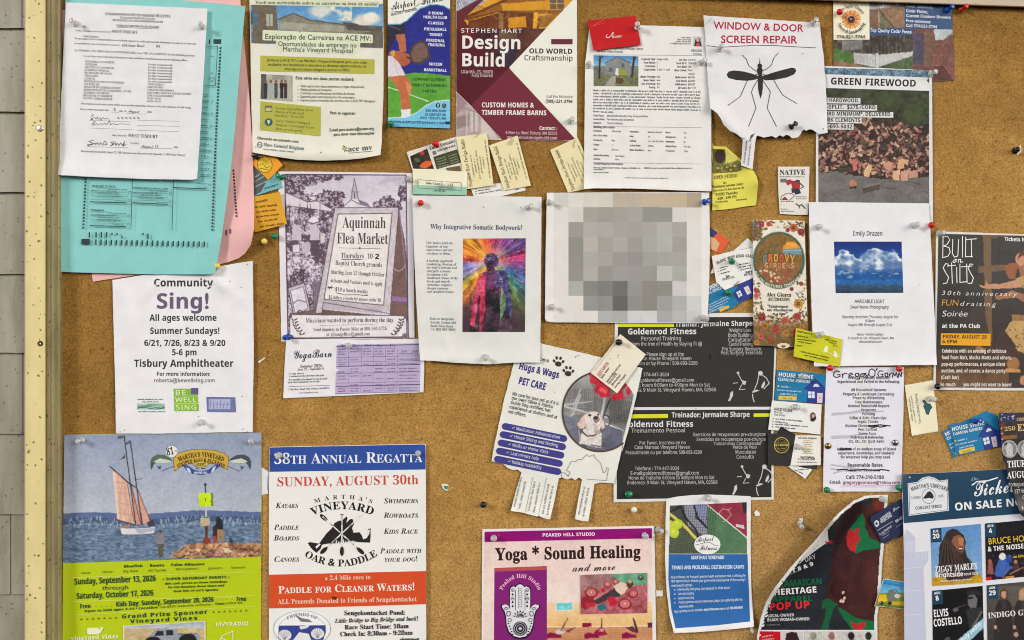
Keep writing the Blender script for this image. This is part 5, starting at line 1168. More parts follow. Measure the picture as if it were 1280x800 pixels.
st = [(0, (150, 60, 120)), (25, (60, 90, 150)), (45, (70, 130, 120)), (58, (120, 150, 70)), (70, (70, 60, 70)), (110, (90, 40, 60)), (128, (210, 120, 40)), (140, (190, 170, 50)), (155, (120, 120, 170)), (172, (120, 120, 190)), (184, (190, 60, 60)), (200, (230, 120, 30)), (225, (244, 160, 40)), (255, (230, 90, 50)), (275, (210, 60, 110)), (300, (150, 70, 150)), (330, (80, 60, 120)), (350, (190, 50, 110)), (360, (150, 60, 120))]
c.C = np.stack([np.interp(ang, [q[0] for q in st], [q[1][k] for q in st]) for k in range(3)], -1)
ray = fbm(ang / 4.0, rr / 26, 60, 4); ray2 = fbm(ang / 2.0, rr / 40, 61, 3)
ray = .5 * ray + .5 * fbm(c.X / 7, c.Y / 7, 66, 4)
c.C = c.C * (0.42 + 1.0 * np.clip(ray * 1.7 - .3, 0, 1.2))[..., None]
c.mixm(np.clip((ray2 - .6) * 6, 0, 1) * np.clip(1.2 - rr / 50, 0, 1), (255, 214, 186), .6)
c.mixm(np.clip(1 - rr / 26, 0, 1), (255, 196, 120), .75); c.mixm(np.clip((rr - 46) / 40, 0, 1) * ((ang < 50) | (ang > 290)), (58, 56, 96), .8); c.mixm(np.clip((c.Y - 362) / 40, 0, 1), (70, 52, 62), .92)
z = Z(570, 285, 5.517)
dk = (62, 48, 88)
c.el(*z(244, 226)[0], 9.2, 9.6, dk, 1, 0, .25); c.fill(z(210, 250, 262, 250, 270, 290, 330, 292, 356, 320, 372, 430, 384, 560, 376, 620, 350, 600, 340, 470, 312, 410, 300, 480, 300, 640, 290, 720, 170, 720, 180, 560, 168, 430, 152, 500, 130, 680, 96, 670, 110, 560, 146, 420, 150, 350, 180, 310, 214, 296), (88, 44, 78))
c.fill(z(270, 290, 330, 292, 356, 320, 372, 430, 384, 560, 376, 620, 350, 600, 340, 470, 312, 410, 260, 400), (64, 62, 108)); c.fill(z(200, 420, 300, 420, 300, 640, 288, 720, 190, 720), (50, 38, 48))
c.fill(z(150, 350, 180, 310, 204, 330, 200, 560, 170, 720, 160, 700, 168, 430, 152, 500, 130, 680, 96, 670, 110, 560, 146, 420), (196, 62, 96)); c.nz(4, 60, 63, z(96, 310, 215, 310, 215, 720, 96, 720), sy=.5); c.fill(z(314, 412, 345, 470, 340, 560, 306, 640, 304, 520), (110, 140, 110)); c.nz(5, 40, 64, z(300, 300, 390, 300, 390, 640, 300, 640), sy=.5)
c.nz(9, 60, 67, z(96, 200, 390, 200, 390, 720, 96, 720), tint=(1, .55, .8)); c.nz(3, 34, 68, z(96, 190, 390, 190, 390, 720, 96, 720)); c.mixm(np.clip((vnoise(c.X / 1.5, c.Y / 1.5, 8) - .86) * 8, 0, 1) * (rr < 52), (236, 190, 190), .7)
g_ = random.Random(9)
for _ in range(60):
    a_ = g_.uniform(0, 360); r_ = g_.uniform(6, 60); x, y = 614 + r_ * math.cos(R(a_)), 332 + r_ * 1.2 * math.sin(R(a_))
    c.el(x, y, g_.uniform(.4, .9), g_.uniform(.4, .9), g_.choice(((250, 220, 210), (240, 150, 180), (250, 200, 120))), .8)
s.part('pinholes'); s.E(604.4, 258.8, .8, .8, (70, 66, 66), n=8); s.E(650.6, 259.4, .6, .6, (70, 66, 66), n=8)

# ---- little cards above the bodywork poster
z8 = Z(480, 150, 4)
s = Sheet('business_card', 'white landscaper card with a dark photo of orange flowers, held by a red pin', 'business card', z8(113, 160, 360, 83, 396, 262, 146, 262), 1.7, (226, 222, 212), wave=.15)
s.part('photo')
c = s.C(z8(130, 182, 216, 143, 250, 244, 146, 244), (48, 44, 34), .7); c.nz(4, 30, 3); c.el(*z8(210, 222)[0], 8, 4, (226, 104, 40), 1, -20); c.el(*z8(190, 164)[0], 3, 3, (190, 60, 40)); c.el(*z8(165, 200)[0], 4, 2, (90, 100, 60), 1, 30)
s.part('lettering'); s.T('Lucas Gonzales', *z8(230, 150), *z8(358, 110), 4.2, (50, 46, 50), 'R'); s.T('508-560-6764', *z8(268, 160), *z8(358, 132), 2.6, (60, 56, 60), 'S'); s.P(z8(240, 158, 258, 152, 264, 170, 246, 176), (120, 116, 110)); s.P(z8(246, 184, 366, 146, 386, 212, 264, 246), (64, 74, 44))
for k in range(4): s.G(*z8(262 + k * 4, 200 + k * 13), *z8(310 + k * 4, 186 + k * 13), 1.7, (170, 176, 140)); s.G(*z8(322 + k * 4, 184 + k * 12), *z8(364 + k * 4, 172 + k * 12), 1.7, (170, 176, 140))
s.P(z8(310, 240, 380, 228, 386, 256, 316, 256), (110, 90, 60))
s = Sheet('business_card', 'white business card with small contact lines, mostly under the two cream builder cards', 'business card', z8(430, 330, 580, 316, 706, 336, 708, 352, 580, 382, 448, 380), .9, (234, 232, 228), wave=.1)
s.part('print'); s.G(*z8(470, 356), *z8(530, 348), 2, INK); s.G(*z8(470, 371), *z8(590, 352), 2.2, INK); s.G(*z8(655, 352), *z8(682, 346), 2.4, INK)
for k in range(3): s.E(*z8(460, 346 + k * 12)[0], .8, .8, (40, 60, 90), n=8)
def cream_card(label, P, h, seed):
    s = Sheet('business_card', label, 'business card', P, h, (238, 226, 178), wave=.2, curl=[('c', P[2][0], P[2][1], 18, 1.5)], group='cream builder cards')
    (ax, ay), (bx, by), (cx, cy), (dx, dy) = P
    q = lambda u, v: ((ax * (1 - u) + bx * u) * (1 - v) + (dx * (1 - u) + cx * u) * v, (ay * (1 - u) + by * u) * (1 - v) + (dy * (1 - u) + cy * u) * v)
    s.part('lettering')
    s.T('Stephen Hart Design Build', *q(.24, .97), *q(.24, .06), 4.4, (84, 80, 66), 'r')
    for k, (a, b) in enumerate(((.8, .42), (.72, .5), (.84, .36), (.74, .46), (.66, .5))): s.G(*q(.38 + k * .1, a), *q(.38 + k * .1, b - .06), 2.2, (120, 114, 90), seed + k)
    s.G(*q(.93, .86), *q(.93, .12), 2.2, (120, 114, 90), seed + 9)
    return s
cream_card('cream builder card with two staples, right of its twin under the maroon poster', [z8(525, 127, 668, 78, 735, 328, 600, 352)[i] for i in range(4)], 2.6, 20)
s = cream_card('cream builder card with one staple, its corner under the mint striped card', [z8(360, 85, 514, 65, 548, 326, 412, 346)[i] for i in range(4)], 3.6, 40)
s.part('pinholes'); s.E(*z8(420, 264)[0], .8, .8, (120, 110, 80), n=8)
cream_card('cream builder card on its own, tucked behind the white house listing page', [(687.6, 187.4), (722, 171.6), (749, 233), (710, 240.6)], 1.9, 60)
s = Sheet('business_card', 'cream and mint striped business card with a boxed name, over the landscaper card', 'business card', z8(144, 243, 416, 259, 414, 376, 145, 371), 4.8, (240, 236, 208), wave=.15)
s.part('stripe').P(z8(145, 324, 415, 334, 414, 376, 145, 371), (158, 204, 178))
s.part('lettering'); s.L(z8(170, 298, 386, 314, 386, 352, 170, 340, 170, 298), .6, (96, 104, 100)); s.T('Amber Chase, LICSW, CA', *z8(208, 320), *z8(346, 330), 3.2, (84, 92, 90), 'r'); s.L(z8(214, 330, 340, 338), .4, (150, 150, 140)); s.T('• 508 560-5851', *z8(242, 356), *z8(312, 360), 2.2, (70, 90, 84), 'S')

# ---- house listing page
s = Sheet('listing_page', 'white house for sale listing page with a small house photo, under a red card', 'flyer',
    [(737, 30), (800, 31.6), (850, 33), (880, 34), (885, 80), (889, 130), (889.4, 239), (850, 238), (790, 235.6), (742.5, 235.4), (730.2, 236.6), (730.2, 200), (731.4, 80), (735.5, 45)],
    4.2, (234, 233, 229), curl=[('c', 730, 238, 20, 5), ('e', 735, 236, 889, 239, 18, 3), ('e', 889, 150, 889, 235, 14, 2)], wave=.4, step=5)
z = Z(720, 0, 4)
s.part('house_photo')
c = s.C(z(88, 276, 312, 282, 312, 432, 88, 430), (120, 130, 120), .7)
c.gy(68, (60, 130, 190), 82, (150, 190, 214)); c.rect(742, 92, 799, 109, (112, 118, 84)); c.nz(3, 26, 2, z(88, 360, 312, 360, 312, 432, 88, 432))
c.fill(z(148, 312, 180, 300, 206, 284, 246, 300, 268, 312, 272, 376, 148, 374), (136, 138, 138)); c.seg(z(146, 314, 206, 284, 272, 314), .9, (80, 84, 88)); c.fill(z(198, 340, 212, 340, 212, 376, 198, 376), (220, 226, 226)); c.fill(z(164, 340, 180, 340, 180, 360, 164, 360), (90, 96, 104)); c.fill(z(226, 318, 242, 318, 242, 336, 226, 336), (90, 96, 104))
c.seg(z(120, 282, 116, 390), 2.2, (62, 50, 44)); c.seg(z(110, 300, 134, 282), 1.2, (62, 50, 44)); c.seg(z(290, 280, 280, 384), 2.6, (62, 50, 44)); c.seg(z(300, 282, 282, 320), 1.2, (62, 50, 44)); c.el(*z(232, 362)[0], 5, 3.6, (150, 160, 40)); c.el(*z(216, 404)[0], 5.5, 4, (96, 70, 40)); c.fill(z(180, 380, 200, 380, 196, 430, 140, 430), (166, 160, 150))
s.part('listing_text')
GR = (66, 64, 66)
s.T('10 North William Street', *z(194, 248), *z(335, 250), 2.9, GR, 's'); s.T('in Water Owner Proposal', *z(112, 262), *z(234, 264), 2.8, GR, 's'); s.L([(742, 68.4), (878, 69.4)], .35, (110, 108, 108))
for i, (t, x0) in enumerate((('Todd Stewart', 526), ('Senior Official Sale', 505), ('mobile: 508-560-3034', 500), ('todd@theagencymv.com', 472))): s.T(t, *z(x0, 190 + i * 10), *z(576, 192 + i * 10), 1.9, GR, 's')
s.T('$950,000', *z(576, 258), *z(629, 259), 2.9, GR, 's'); s.T('Active', *z(584, 274), *z(628, 275), 2.4, GR, 's')
rows = (('Property Type:', 'Single Family', 'Lot Size:', '0.26 acre'), ('Total Rooms:', '9', 'Total SQ Ft:', '1,580 SqFt'), ('Total Beds:', '5', 'Year Built:', '1900'), ('Total Baths:', '1 full / 1 half', 'Water / Sewer:', 'Town /'), ('', '', '', 'Cesspool'), ('Water Frontage:', 'None', 'Wells Assess:', '$402,300'), ('Water Views:', 'None', 'Land Assess:', '$539,900'), ('Sec. Dwelling:', 'None', 'Build Assess:', '$942,200'), ('Zoning:', 'R10', 'Est Taxes:', '$6,177.20'))
for i, (a, b, cc, d) in enumerate(rows):
    y = 300 + i * 17.6
    if a: s.T(a, *z(400 - len(a) * 5.2, y), *z(398, y), 2.4, GR, 'S'); s.T(b, *z(404, y), *z(404 + len(b) * 4.4, y), 2.3, GR, 's')
    if cc: s.T(cc, *z(556 - len(cc) * 4.6, y + 3), *z(555, y + 3), 2.4, GR, 'S')
    if d: s.T(d, *z(560, y + 3), *z(560 + len(d) * 4.2, y + 3), 2.3, GR, 's')
s.part('description_text')
for i in range(8): s.G(*z(86, 456 + i * 15), *z(622 if i < 7 else 188, 460 + i * 15 + (4 if i < 7 else 0)), 2.5, (104, 102, 102), 100 + i)
for i, (a, b, w) in enumerate((('First Floor:', 'Bedroom with half bath, Living, dining and kitchen', 205), ('Second Floor:', 'Two bedrooms and a full bathroom', 136), ('Basement:', 'Full and unfinished', 78))): s.T(a, *z(87, 582 + i * 18), *z(87 + len(a) * 4.4, 583 + i * 18), 2.3, GR, 'S'); s.T(b, *z(155, 583 + i * 18), *z(155 + w, 586 + i * 18), 2.3, GR, 's')
s.L(z(87, 632, 628, 638), .35, (110, 108, 108))
s.T('Building Information', *z(87, 640), *z(196, 642), 3, GR, 'S')
for i, row in enumerate(((('Furnished:', 'Unfurnished'), ('Foundation:', 'Basement poly and'), ('Water:', 'Yes')), (('First Floor Beds:', '1'), ('Heat:', 'Yes'), ('Refrigerator:', 'Yes')), (('Fireplaces:', 'None'), ('Parking:', 'Yes, one dirt drive'), ('Dishwasher:', 'No')), (('Floors:', '2'), ('Laundry Room:', 'Unknown'), ('Washer/Dryer:', 'Yes / No')), (('Deck:', 'Dirt Lot'), ('Water Boundaries:', 'None'), ('TV Service:', 'Cable')))):
    for k, (a, b) in enumerate(row):
        x = (87, 268, 448)[k]; y = 658 + i * 23 + k * 4
        s.T(a, *z(x, y), *z(x + len(a) * 4.2, y + 1), 2.2, GR, 'S'); s.T(b, *z(x + 91, y + 2), *z(x + 91 + len(b) * 4.2, y + 3), 2.2, GR, 's')
s.T('Outdoor/Recreation:', *z(87, 780), *z(166, 782), 2.2, GR, 'S'); s.T('Yard, Garden', *z(196, 784), *z(242, 785), 2.2, GR, 's'); s.T('Features:', *z(87, 798), *z(120, 799), 2.2, GR, 'S'); s.T('None', *z(196, 801), *z(214, 801), 2.2, GR, 's')
s.L([(742, 203.2), (878, 205)], .35, (110, 108, 108)); s.T('Parcel/Property Information', 742, 205.6, 779, 206.4, 2.6, GR, 'S'); s.G(742, 210.4, 800, 211, 2, GR); s.G(805, 210.8, 866, 211.2, 2, GR); s.G(742, 212.6, 755, 212.8, 1.9, GR); s.G(742, 216.2, 761, 216.4, 1.9, GR); s.G(781.5, 222.8, 836, 223.6, 1.6, (120, 118, 118))
s.part('portrait')
c = s.C(z(586, 182, 631, 183, 631, 233, 586, 232), (190, 200, 204), .6); c.fill(z(590, 232, 598, 196, 610, 186, 622, 198, 628, 232), (54, 36, 40)); c.el(*z(609, 200)[0], 1.9, 2.8, (214, 164, 146)); c.fill(z(598, 232, 602, 216, 618, 216, 622, 232), (206, 70, 90))
# ---- red card over it
s = Sheet('business_card', 'bright red card with a small white emblem over the house listing page', 'business card', [(734.4, 25.8), (794.6, 19.6), (801.2, 55.8), (742, 63.2)], 7.0, (196, 10, 20), gloss=True, wave=.15, curl=[('c', 742, 63, 16, 2)])
s.part('emblem'); s.L(z(150, 188, 168, 186, 186, 160, 184, 190), .8, (240, 216, 214)); s.L(z(156, 172, 150, 182, 160, 190, 172, 180, 190, 182), .6, (240, 216, 214)); s.T('THE AGENCY', *z(186, 191), *z(230, 186), 2.6, (240, 216, 214), 'S')
s.part('staple_marks'); s.L(z(76, 134, 142, 98), .5, (224, 110, 110)); s.L(z(90, 130, 150, 112), .4, (214, 90, 90))

# ---- mosquito flyer
z = Z(720, 0, 4)
z10 = Z(860, 170, 4)
ol = z(638, 76, 672, 80, 800, 88, 1000, 100, 1110, 108, 1217, 112, 1228, 200, 1240, 300, 1252, 480, 1258, 664, 1236, 668, 1215, 672, 1196, 658, 1180, 648, 1166, 646, 1152, 654, 1140, 648, 1130, 656, 1122, 672, 1110, 686, 1094, 690, 1080, 691, 1066, 678, 1050, 674, 1036, 684, 1018, 676, 1000, 690, 980, 680, 960, 684, 938, 688, 922, 682, 904, 678)
ol += z10(338, 20, 330, 90, 324, 166, 300, 158, 266, 148, 270, 90, 274, 20) + z(828, 690, 800, 668, 770, 655, 752, 636, 738, 624, 724, 592, 706, 566, 688, 552, 672, 542, 668, 500, 660, 400, 652, 280, 644, 160)
s = Sheet('flyer', 'torn white screen repair flyer with a big black mosquito and one tear-off strip left', 'flyer', ol, 7.2, (230, 229, 231),
    curl=[('e', 885, 100, 1035, 168, 4, 0), ('c', 879, 19, 26, 5), ('c', 1034, 166, 30, 6), ('e', 935, 175, 935, 210, 12, 3), ('r', 884, 58, 940, 60, 14, 1.8), ('r', 960, 70, 1000, 150, 26, 1.6), ('r', 895, 90, 930, 140, 20, 1.4), ('e', 890, 135, 925, 168, 26, 5)], wave=.6, step=5, wob=.3)
s.part('headline'); RR = (186, 30, 66)
s.T('WINDOW & DOOR', 892, 35.8, 1004, 39.6, 9, RR, 'G'); s.T('SCREEN REPAIR', 901, 53.6, 996.4, 54.2, 9.4, RR, 'G'); s.L(z(656, 228, 720, 236, 800, 232, 900, 226, 1000, 228, 1100, 234, 1198, 239), .8, (66, 60, 60))
s.part('mosquito')
BK = (44, 40, 40)
s.P(z(920, 383, 880, 368, 835, 357, 790, 352, 764, 357, 753, 372, 762, 390, 800, 400, 850, 404, 890, 400, 920, 390), BK); s.P(z(924, 383, 975, 366, 1030, 350, 1080, 338, 1096, 342, 1101, 356, 1090, 372, 1055, 387, 1000, 398, 950, 402, 924, 393), BK)
s.E(*z(919, 354)[0], 3.5, 5.8, BK); s.E(*z(919, 328)[0], 3.0, 2.5, BK); s.P(z(916, 324, 919, 284, 922, 324), BK); s.P(z(912, 372, 930, 372, 934, 400, 934, 440, 930, 470, 923, 494, 916, 470, 910, 440, 910, 400), BK)
for p in ((908, 358, 890, 348, 864, 328, 852, 296, 832, 275), (930, 354, 950, 346, 976, 326, 990, 288, 1012, 264), (858, 400, 840, 440, 822, 482, 760, 527), (988, 398, 1010, 438, 1035, 476, 1105, 518), (914, 392, 890, 430, 877, 460, 900, 540, 863, 633), (930, 394, 955, 432, 972, 458, 956, 540, 1003, 633), (910, 370, 880, 380, 858, 400), (932, 370, 960, 380, 988, 398)): s.L(z(*p), .75, BK)
s.part('strip_text_and_shadow'); s.G(931, 204, 934.6, 174, 2.6, (120, 116, 130)); s.G(936, 207, 939.6, 174, 2.4, (150, 146, 160)); s.L([(926.6, 172.4), (936, 173.4)], .6, (70, 66, 66)); s.P([(935, 178), (938.6, 169), (943.6, 166.4), (941, 171), (937.6, 175)], (76, 76, 54))  # the dark olive sliver is the strip's fold shadow, painted on
s.part('pinholes'); s.E(*z(1133, 267)[0], .6, .6, (70, 66, 66), n=8); s.E(1029, 161, .8, .8, (60, 56, 56), n=8)

# ---- open studio slip
s = Sheet('flyer', 'small yellow open studio flyer with a folded corner, beside the house listing page', 'flyer', z10(122, 36, 132, 50, 190, 53, 224, 84, 258, 112, 292, 150, 326, 172, 344, 204, 351, 232, 346, 290, 340, 346, 290, 352, 235, 361, 180, 368, 122, 372), 2.0, (228, 220, 92), curl=[('c', 948, 228, 26, 7), ('r', 905, 206, 940, 214, 7, 2), ('c', 905, 183, 18, 4)], wave=.3, step=4)
s.part('picture')
c = s.C(z10(122, 50, 300, 60, 300, 190, 120, 190), (128, 126, 64), .7); c.nz(6, 60, 4, tint=(1, .95, .5)); c.el(*z10(160, 100)[0], 7, 9, (60, 46, 34))
for x, y in ((150, 160), (195, 155), (235, 150), (270, 160), (215, 170)): c.el(*z10(x, y)[0], 4, 3.4, (96, 88, 40)); c.el(*z10(x, y)[0], 2, 1.6, (180, 170, 90))
c.only(z10(122, 62, 188, 66, 190, 140, 216, 96, 250, 118, 290, 152, 260, 178, 190, 186, 122, 188))
s.P(z10(190, 140, 192, 70, 216, 90, 256, 118), (214, 206, 104))
s.part('lettering'); YK = (88, 80, 30)
s.T('OPEN STUDIO', 892.6, 224, 922, 221.4, 4.2, YK, 'R'); s.T('at', 904, 229.8, 908.4, 229.4, 3, YK, 'R'); s.T('Washington Ledesma Gallery', 890.8, 235, 929.4, 231, 3, YK, 'R'); s.T('Across from CVP, Barn State Rd, VH', 891, 239.6, 930, 235.6, 2.3, YK, 'R'); s.T('EVERY Thursday', 894.6, 245, 922.4, 242, 3.4, YK, 'R'); s.T('4:00 - 6:00 PM', 897, 250, 921, 247, 3.2, YK, 'R'); s.T('774-563-8408', 894, 253.6, 909.6, 252.6, 2, YK, 'R'); s.T('Refreshments', 920.4, 251, 934, 249.4, 2, YK, 'R')

# ---- small white card with a figure
s = Sheet('business_card', 'small white upright card with a little red and navy figure, alone on the cork', 'business card', z10(450, 153, 608, 153, 604, 280, 600, 394, 530, 394, 459, 389, 452, 280), 2.2, (230, 226, 218), wave=.2, curl=[('e', 1011, 210, 1010, 268, 8, 1.5)])
s.part('lettering'); s.T('NATIVE', 974.2, 218.4, 1006.8, 218.2, 6.2, (50, 38, 40), 'R'); s.G(974.6, 221.4, 1006, 221.6, 1.4, (70, 60, 60)); s.G(975.6, 261.8, 986, 261.9, 1.4, INK); s.G(976, 264.4, 994, 264.8, 1.4, INK); s.G(976, 252, 992, 252.4, 1.3, INK); s.G(995, 246.4, 1008, 246.6, 1.3, INK); s.G(995, 248.8, 1008, 249, 1.3, INK); s.G(975, 256, 977, 256, 1.3, INK)
s.part('figure')
s.P(z10(515, 222, 560, 226, 560, 262, 536, 268, 522, 262, 516, 240), (176, 44, 52)); s.P(z10(490, 222, 514, 216, 520, 234, 500, 248, 492, 240), (176, 44, 52)); s.E(*z10(546, 228)[0], 2.6, 2.4, (110, 76, 60)); s.P(z10(540, 222, 558, 220, 560, 228, 542, 228), (44, 40, 62)); s.P(z10(530, 264, 556, 262, 566, 286, 536, 294), (40, 44, 80)); s.P(z10(516, 262, 536, 262, 534, 284, 520, 284), (60, 56, 66)); s.L(z10(560, 236, 578, 252), 1.2, (60, 50, 54)); s.L(z10(560, 262, 576, 256), .9, (60, 50, 54)); s.R(975.4, 223.4, 983.4, 228, (120, 110, 120))
s.P(z10(466, 320, 484, 302, 502, 320), (166, 36, 44)); s.L(z10(462, 318, 470, 300, 490, 288, 520, 288, 534, 300), .6, INK); s.L(z10(506, 322, 532, 300), .8, (120, 110, 110)); s.L(z10(540, 338, 556, 350, 568, 342, 586, 362), 1.2, (50, 44, 46)); s.L(z10(556, 350, 560, 362), .9, (50, 44, 46))

# ---- fence flyer
z = Z(1030, 0, 7.111)
s = Sheet('flyer', 'cedar fence flyer of fence photographs with a sunflower panel, above the firewood flyer', 'flyer', [(1041, -6), (1190, -6), (1191, 40), (1192.4, 70), (1193.4, 100.6), (1164, 101.8), (1100, 92), (1042, 90), (1041.6, 40)], 1.0, (120, 90, 70), gloss=True, wave=.2)
s.part('photos')
c = s.C([(1041.2, -5.5), (1189.8, -5.5), (1193, 100.6), (1042.2, 100.6)], (96, 84, 70), .8)
c.fill(z(400, -40, 800, -40, 720, 60, 400, 130), (198, 200, 204)); c.nz(6, 90, 8, z(400, -40, 740, -40, 740, 40, 480, 70, 400, 60)); c.fill(z(402, 84, 490, 78, 720, 44, 720, 250, 402, 250), (160, 122, 92))
for k in range(14): c.seg(z(420 + k * 24, 80 - k * 3, 420 + k * 24, 250), .5, (134, 100, 74))
c.fill(z(500, 100, 640, 250, 492, 250), (112, 108, 72)); c.seg(z(490, 90, 620, 245), 1.2, (60, 60, 46)); c.seg(z(485, 60, 490, 240), 1.2, (190, 170, 150)); c.fill(z(400, 90, 480, 86, 480, 250, 400, 250), (132, 98, 78))
tg = z(84, 340, 800, 300, 800, 480, 84, 480); c.fill(tg, (70, 62, 50)); c.nz(5, 60, 9, tg, tint=(1, .95, .8)); c.nz(2, 40, 10, tg, sy=.4); c.fill(z(160, 360, 340, 350, 340, 440, 160, 450), (150, 150, 150), .7)
for k in range(9): c.seg(z(420 + k * 34, 320, 424 + k * 34, 480), 1.3, (40, 34, 30))
c.fill(z(84, 430, 200, 450, 280, 490, 280, 560, 84, 540), (86, 128, 52)); c.fill(z(84, 540, 270, 560, 400, 610, 84, 640), (150, 116, 84)); c.fill(z(480, 600, 800, 500, 800, 640, 480, 640), (72, 96, 48)); c.nz(4, 18, 11, z(84, 430, 800, 430, 800, 640, 84, 640))
wf = z(264, 470, 455, 484, 455, 600, 270, 560); c.fill(wf, (214, 214, 212)); c.fill(z(455, 470, 484, 470, 486, 610, 455, 600), (226, 226, 224)); c.fill(z(484, 490, 796, 456, 796, 492, 486, 596), (218, 216, 214))
for k in range(14): c.seg(z(276 + k * 14, 472, 276 + k * 14, 565 + k * 2), .35, (184, 184, 184)); c.seg(z(496 + k * 22, 490 - k * 2, 496 + k * 22, 590 - k * 6), .35, (186, 186, 186))
c.seg(z(264, 500, 455, 520), .6, (180, 180, 180)); c.seg(z(459, 490, 461, 590), .5, (120, 100, 90))
rp_ = z(790, 260, 1140, 255, 1175, 730, 960, 730, 790, 610); c.fill(rp_, (126, 68, 58)); c.fill(z(976, 262, 1140, 262, 1140, 300, 1060, 356, 990, 356), (206, 216, 218)); c.seg(z(1080, 340, 1140, 290), .6, (90, 90, 90)); c.fill(z(790, 290, 890, 300, 890, 580, 795, 570), (66, 58, 82))
for k in range(10): c.seg(z(800, 300 + k * 28, 880, 330 + k * 28), .5, (92, 84, 108))
c.fill(z(890, 290, 962, 290, 966, 620, 890, 610), (122, 84, 62)); c.fill(z(964, 380, 1060, 372, 1060, 590, 970, 600), (136, 80, 62)); c.fill(z(1060, 370, 1150, 320, 1160, 550, 1062, 590), (122, 68, 56))
for k in range(5): c.seg(z(984 + k * 18, 380, 986 + k * 18, 590), .4, (104, 58, 48))
c.seg(z(964, 398, 1060, 396, 1150, 350), 1.0, (156, 104, 84)); c.seg(z(968, 494, 1060, 492, 1158, 556), 1.0, (150, 96, 80)); c.fill(z(980, 586, 1066, 582, 1168, 712, 1168, 740, 960, 740), (92, 24, 30)); c.seg(z(980, 586, 1062, 580, 1160, 714), .9, (160, 110, 96)); c.fill(z(880, 580, 960, 610, 960, 640, 880, 620), (110, 40, 40))
c.nz(9, 26, 21, o=5); c.nz(2.2, 26, 22); c.C = c.C * .9
s.part('blue_panels'); BP = (28, 72, 120)
s.P(z(716, 14, 1136, 34, 1138, 262, 718, 250), BP); s.P(z(400, 254, 720, 250, 800, 272, 780, 312, 700, 318, 400, 306), BP)
for i, (t, x1) in enumerate((('Cedar Stockade,', 972), ('Cedar Picket,', 922), ('Custom Outdoor Showers', 1126), ('Free estimates', 948), ('Call 774-521-7744', 1004))): s.T(t, *z(728, 62 + i * 44), *z(x1, 76 + i * 44 + (x1 - 972) * .02), 3.9, (228, 232, 238), 'G')
s.T('Top Quality Cedar Fence', *z(408, 280), *z(778, 298), 4.4, (228, 232, 238), 'G')
s.part('sunflower_panel')
s.P(z(80, -40, 402, -40, 405, 352, 86, 354), (240, 234, 208))
cx_, cy_ = z(243, 172)[0]
for k in range(22): a = 6.283 * k / 22; s.P([(cx_ + r_ * math.cos(a + d), cy_ + r_ * math.sin(a + d)) for r_, d in ((6, -.14), (11, -.1), (12.6, 0), (11, .1), (6, .14))], (238, 168, 48) if k % 2 else (226, 130, 36))
for k in range(18): a = 6.283 * k / 18 + .1; s.P([(cx_ + r_ * math.cos(a + d), cy_ + r_ * math.sin(a + d)) for r_, d in ((3, -.2), (8.6, 0), (3, .2))], (206, 74, 34))
s.E(cx_, cy_, 4.2, 4.2, (62, 30, 26)); s.E(cx_, cy_, 2.4, 2.4, (24, 22, 40)); s.E(cx_ - .4, cy_ - .4, .8, .8, (230, 226, 210), n=8)
s.A('an Taylor Cimeno', cx_, cy_, 15.2, -48, 64, 3.8, (60, 56, 60), 'G'); s.A('Fence & Landscaping', cx_, cy_, 17.6, -72, 74, 3.8, (60, 56, 60), 'G', True); s.T('774-521-7744', *z(112, 340), *z(366, 340), 4.2, (46, 44, 48), 'G')

# ---- firewood flyer
s = Sheet('flyer', 'firewood flyer with a photograph of a split log pile, partly behind the mosquito flyer', 'flyer', [(1020, 82), (1100, 85), (1165, 88.2), (1165.6, 180), (1166.4, 283), (1158, 283), (1090, 280), (1019.8, 280), (1020, 180)], 3.0, (226, 226, 226), wave=.35, curl=[('e', 1166, 100, 1166, 270, 8, 1)])
s.part('photo')
z = Z(1010, 75, 3.7209)
c = s.C([(1023, 84.4), (1161.4, 88), (1161.4, 256), (1023, 256)], (60, 64, 44), .75)
fg = [(1020, 80), (1165, 84), (1165, 97.6), (1020, 94)]; c.fill(fg, (96, 124, 144)); c.nz(5, 60, 3, fg); c.nz(1.8, 70, 4, fg)
gb = [(1020, 108), (1165, 108), (1165, 170), (1020, 170)]; c.fill(gb, (54, 60, 42)); c.nz(16, 26, 5, gb, tint=(.8, 1, .5)); c.nz(4, 26, 6, gb, tint=(.8, 1, .5)); c.el(1110, 124, 16, 10, (74, 90, 48), .5, 0, .8); c.el(1142, 140, 12, 14, (68, 86, 42), .5, 0, .8); c.el(1070, 118, 12, 5, (82, 90, 72), .4, 0, .8)
asp = [(1020, 200), (1165, 200), (1165, 257), (1020, 257)]; c.fill(asp, (112, 108, 106)); c.nz(18, 16, 7, asp, sy=2); c.nz(2, 12, 8, asp)
top_ = lambda x: 158 - 12 * math.exp(-((x - 1084) / 36.) ** 2) + 3 * math.sin(x / 6.)
bot_ = lambda x: 215 + 9 * math.sin((x - 1050) / 44.) if x > 1050 else 214
c.fill([(x, top_(x)) for x in range(1022, 1164, 4)] + [(x, bot_(x)) for x in range(1163, 1021, -4)], (60, 42, 38)); c.nz(3, 30, 9, [(x, top_(x)) for x in range(1022, 1164, 4)] + [(x, bot_(x)) for x in range(1163, 1021, -4)])
ok_ = lambda x, y: top_(x) + 1.5 < y < bot_(x) - 2
c.chips(620, (1023, 144, 1161, 226), (2.0, 4.2), ((156, 118, 104), (184, 146, 124), (104, 76, 68), (128, 86, 80), (78, 58, 54), (92, 70, 62), (196, 156, 130), (206, 166, 138), (160, 98, 92), (60, 46, 44), (112, 88, 78), (138, 114, 100), (54, 42, 40)), 11, ok_, 16)
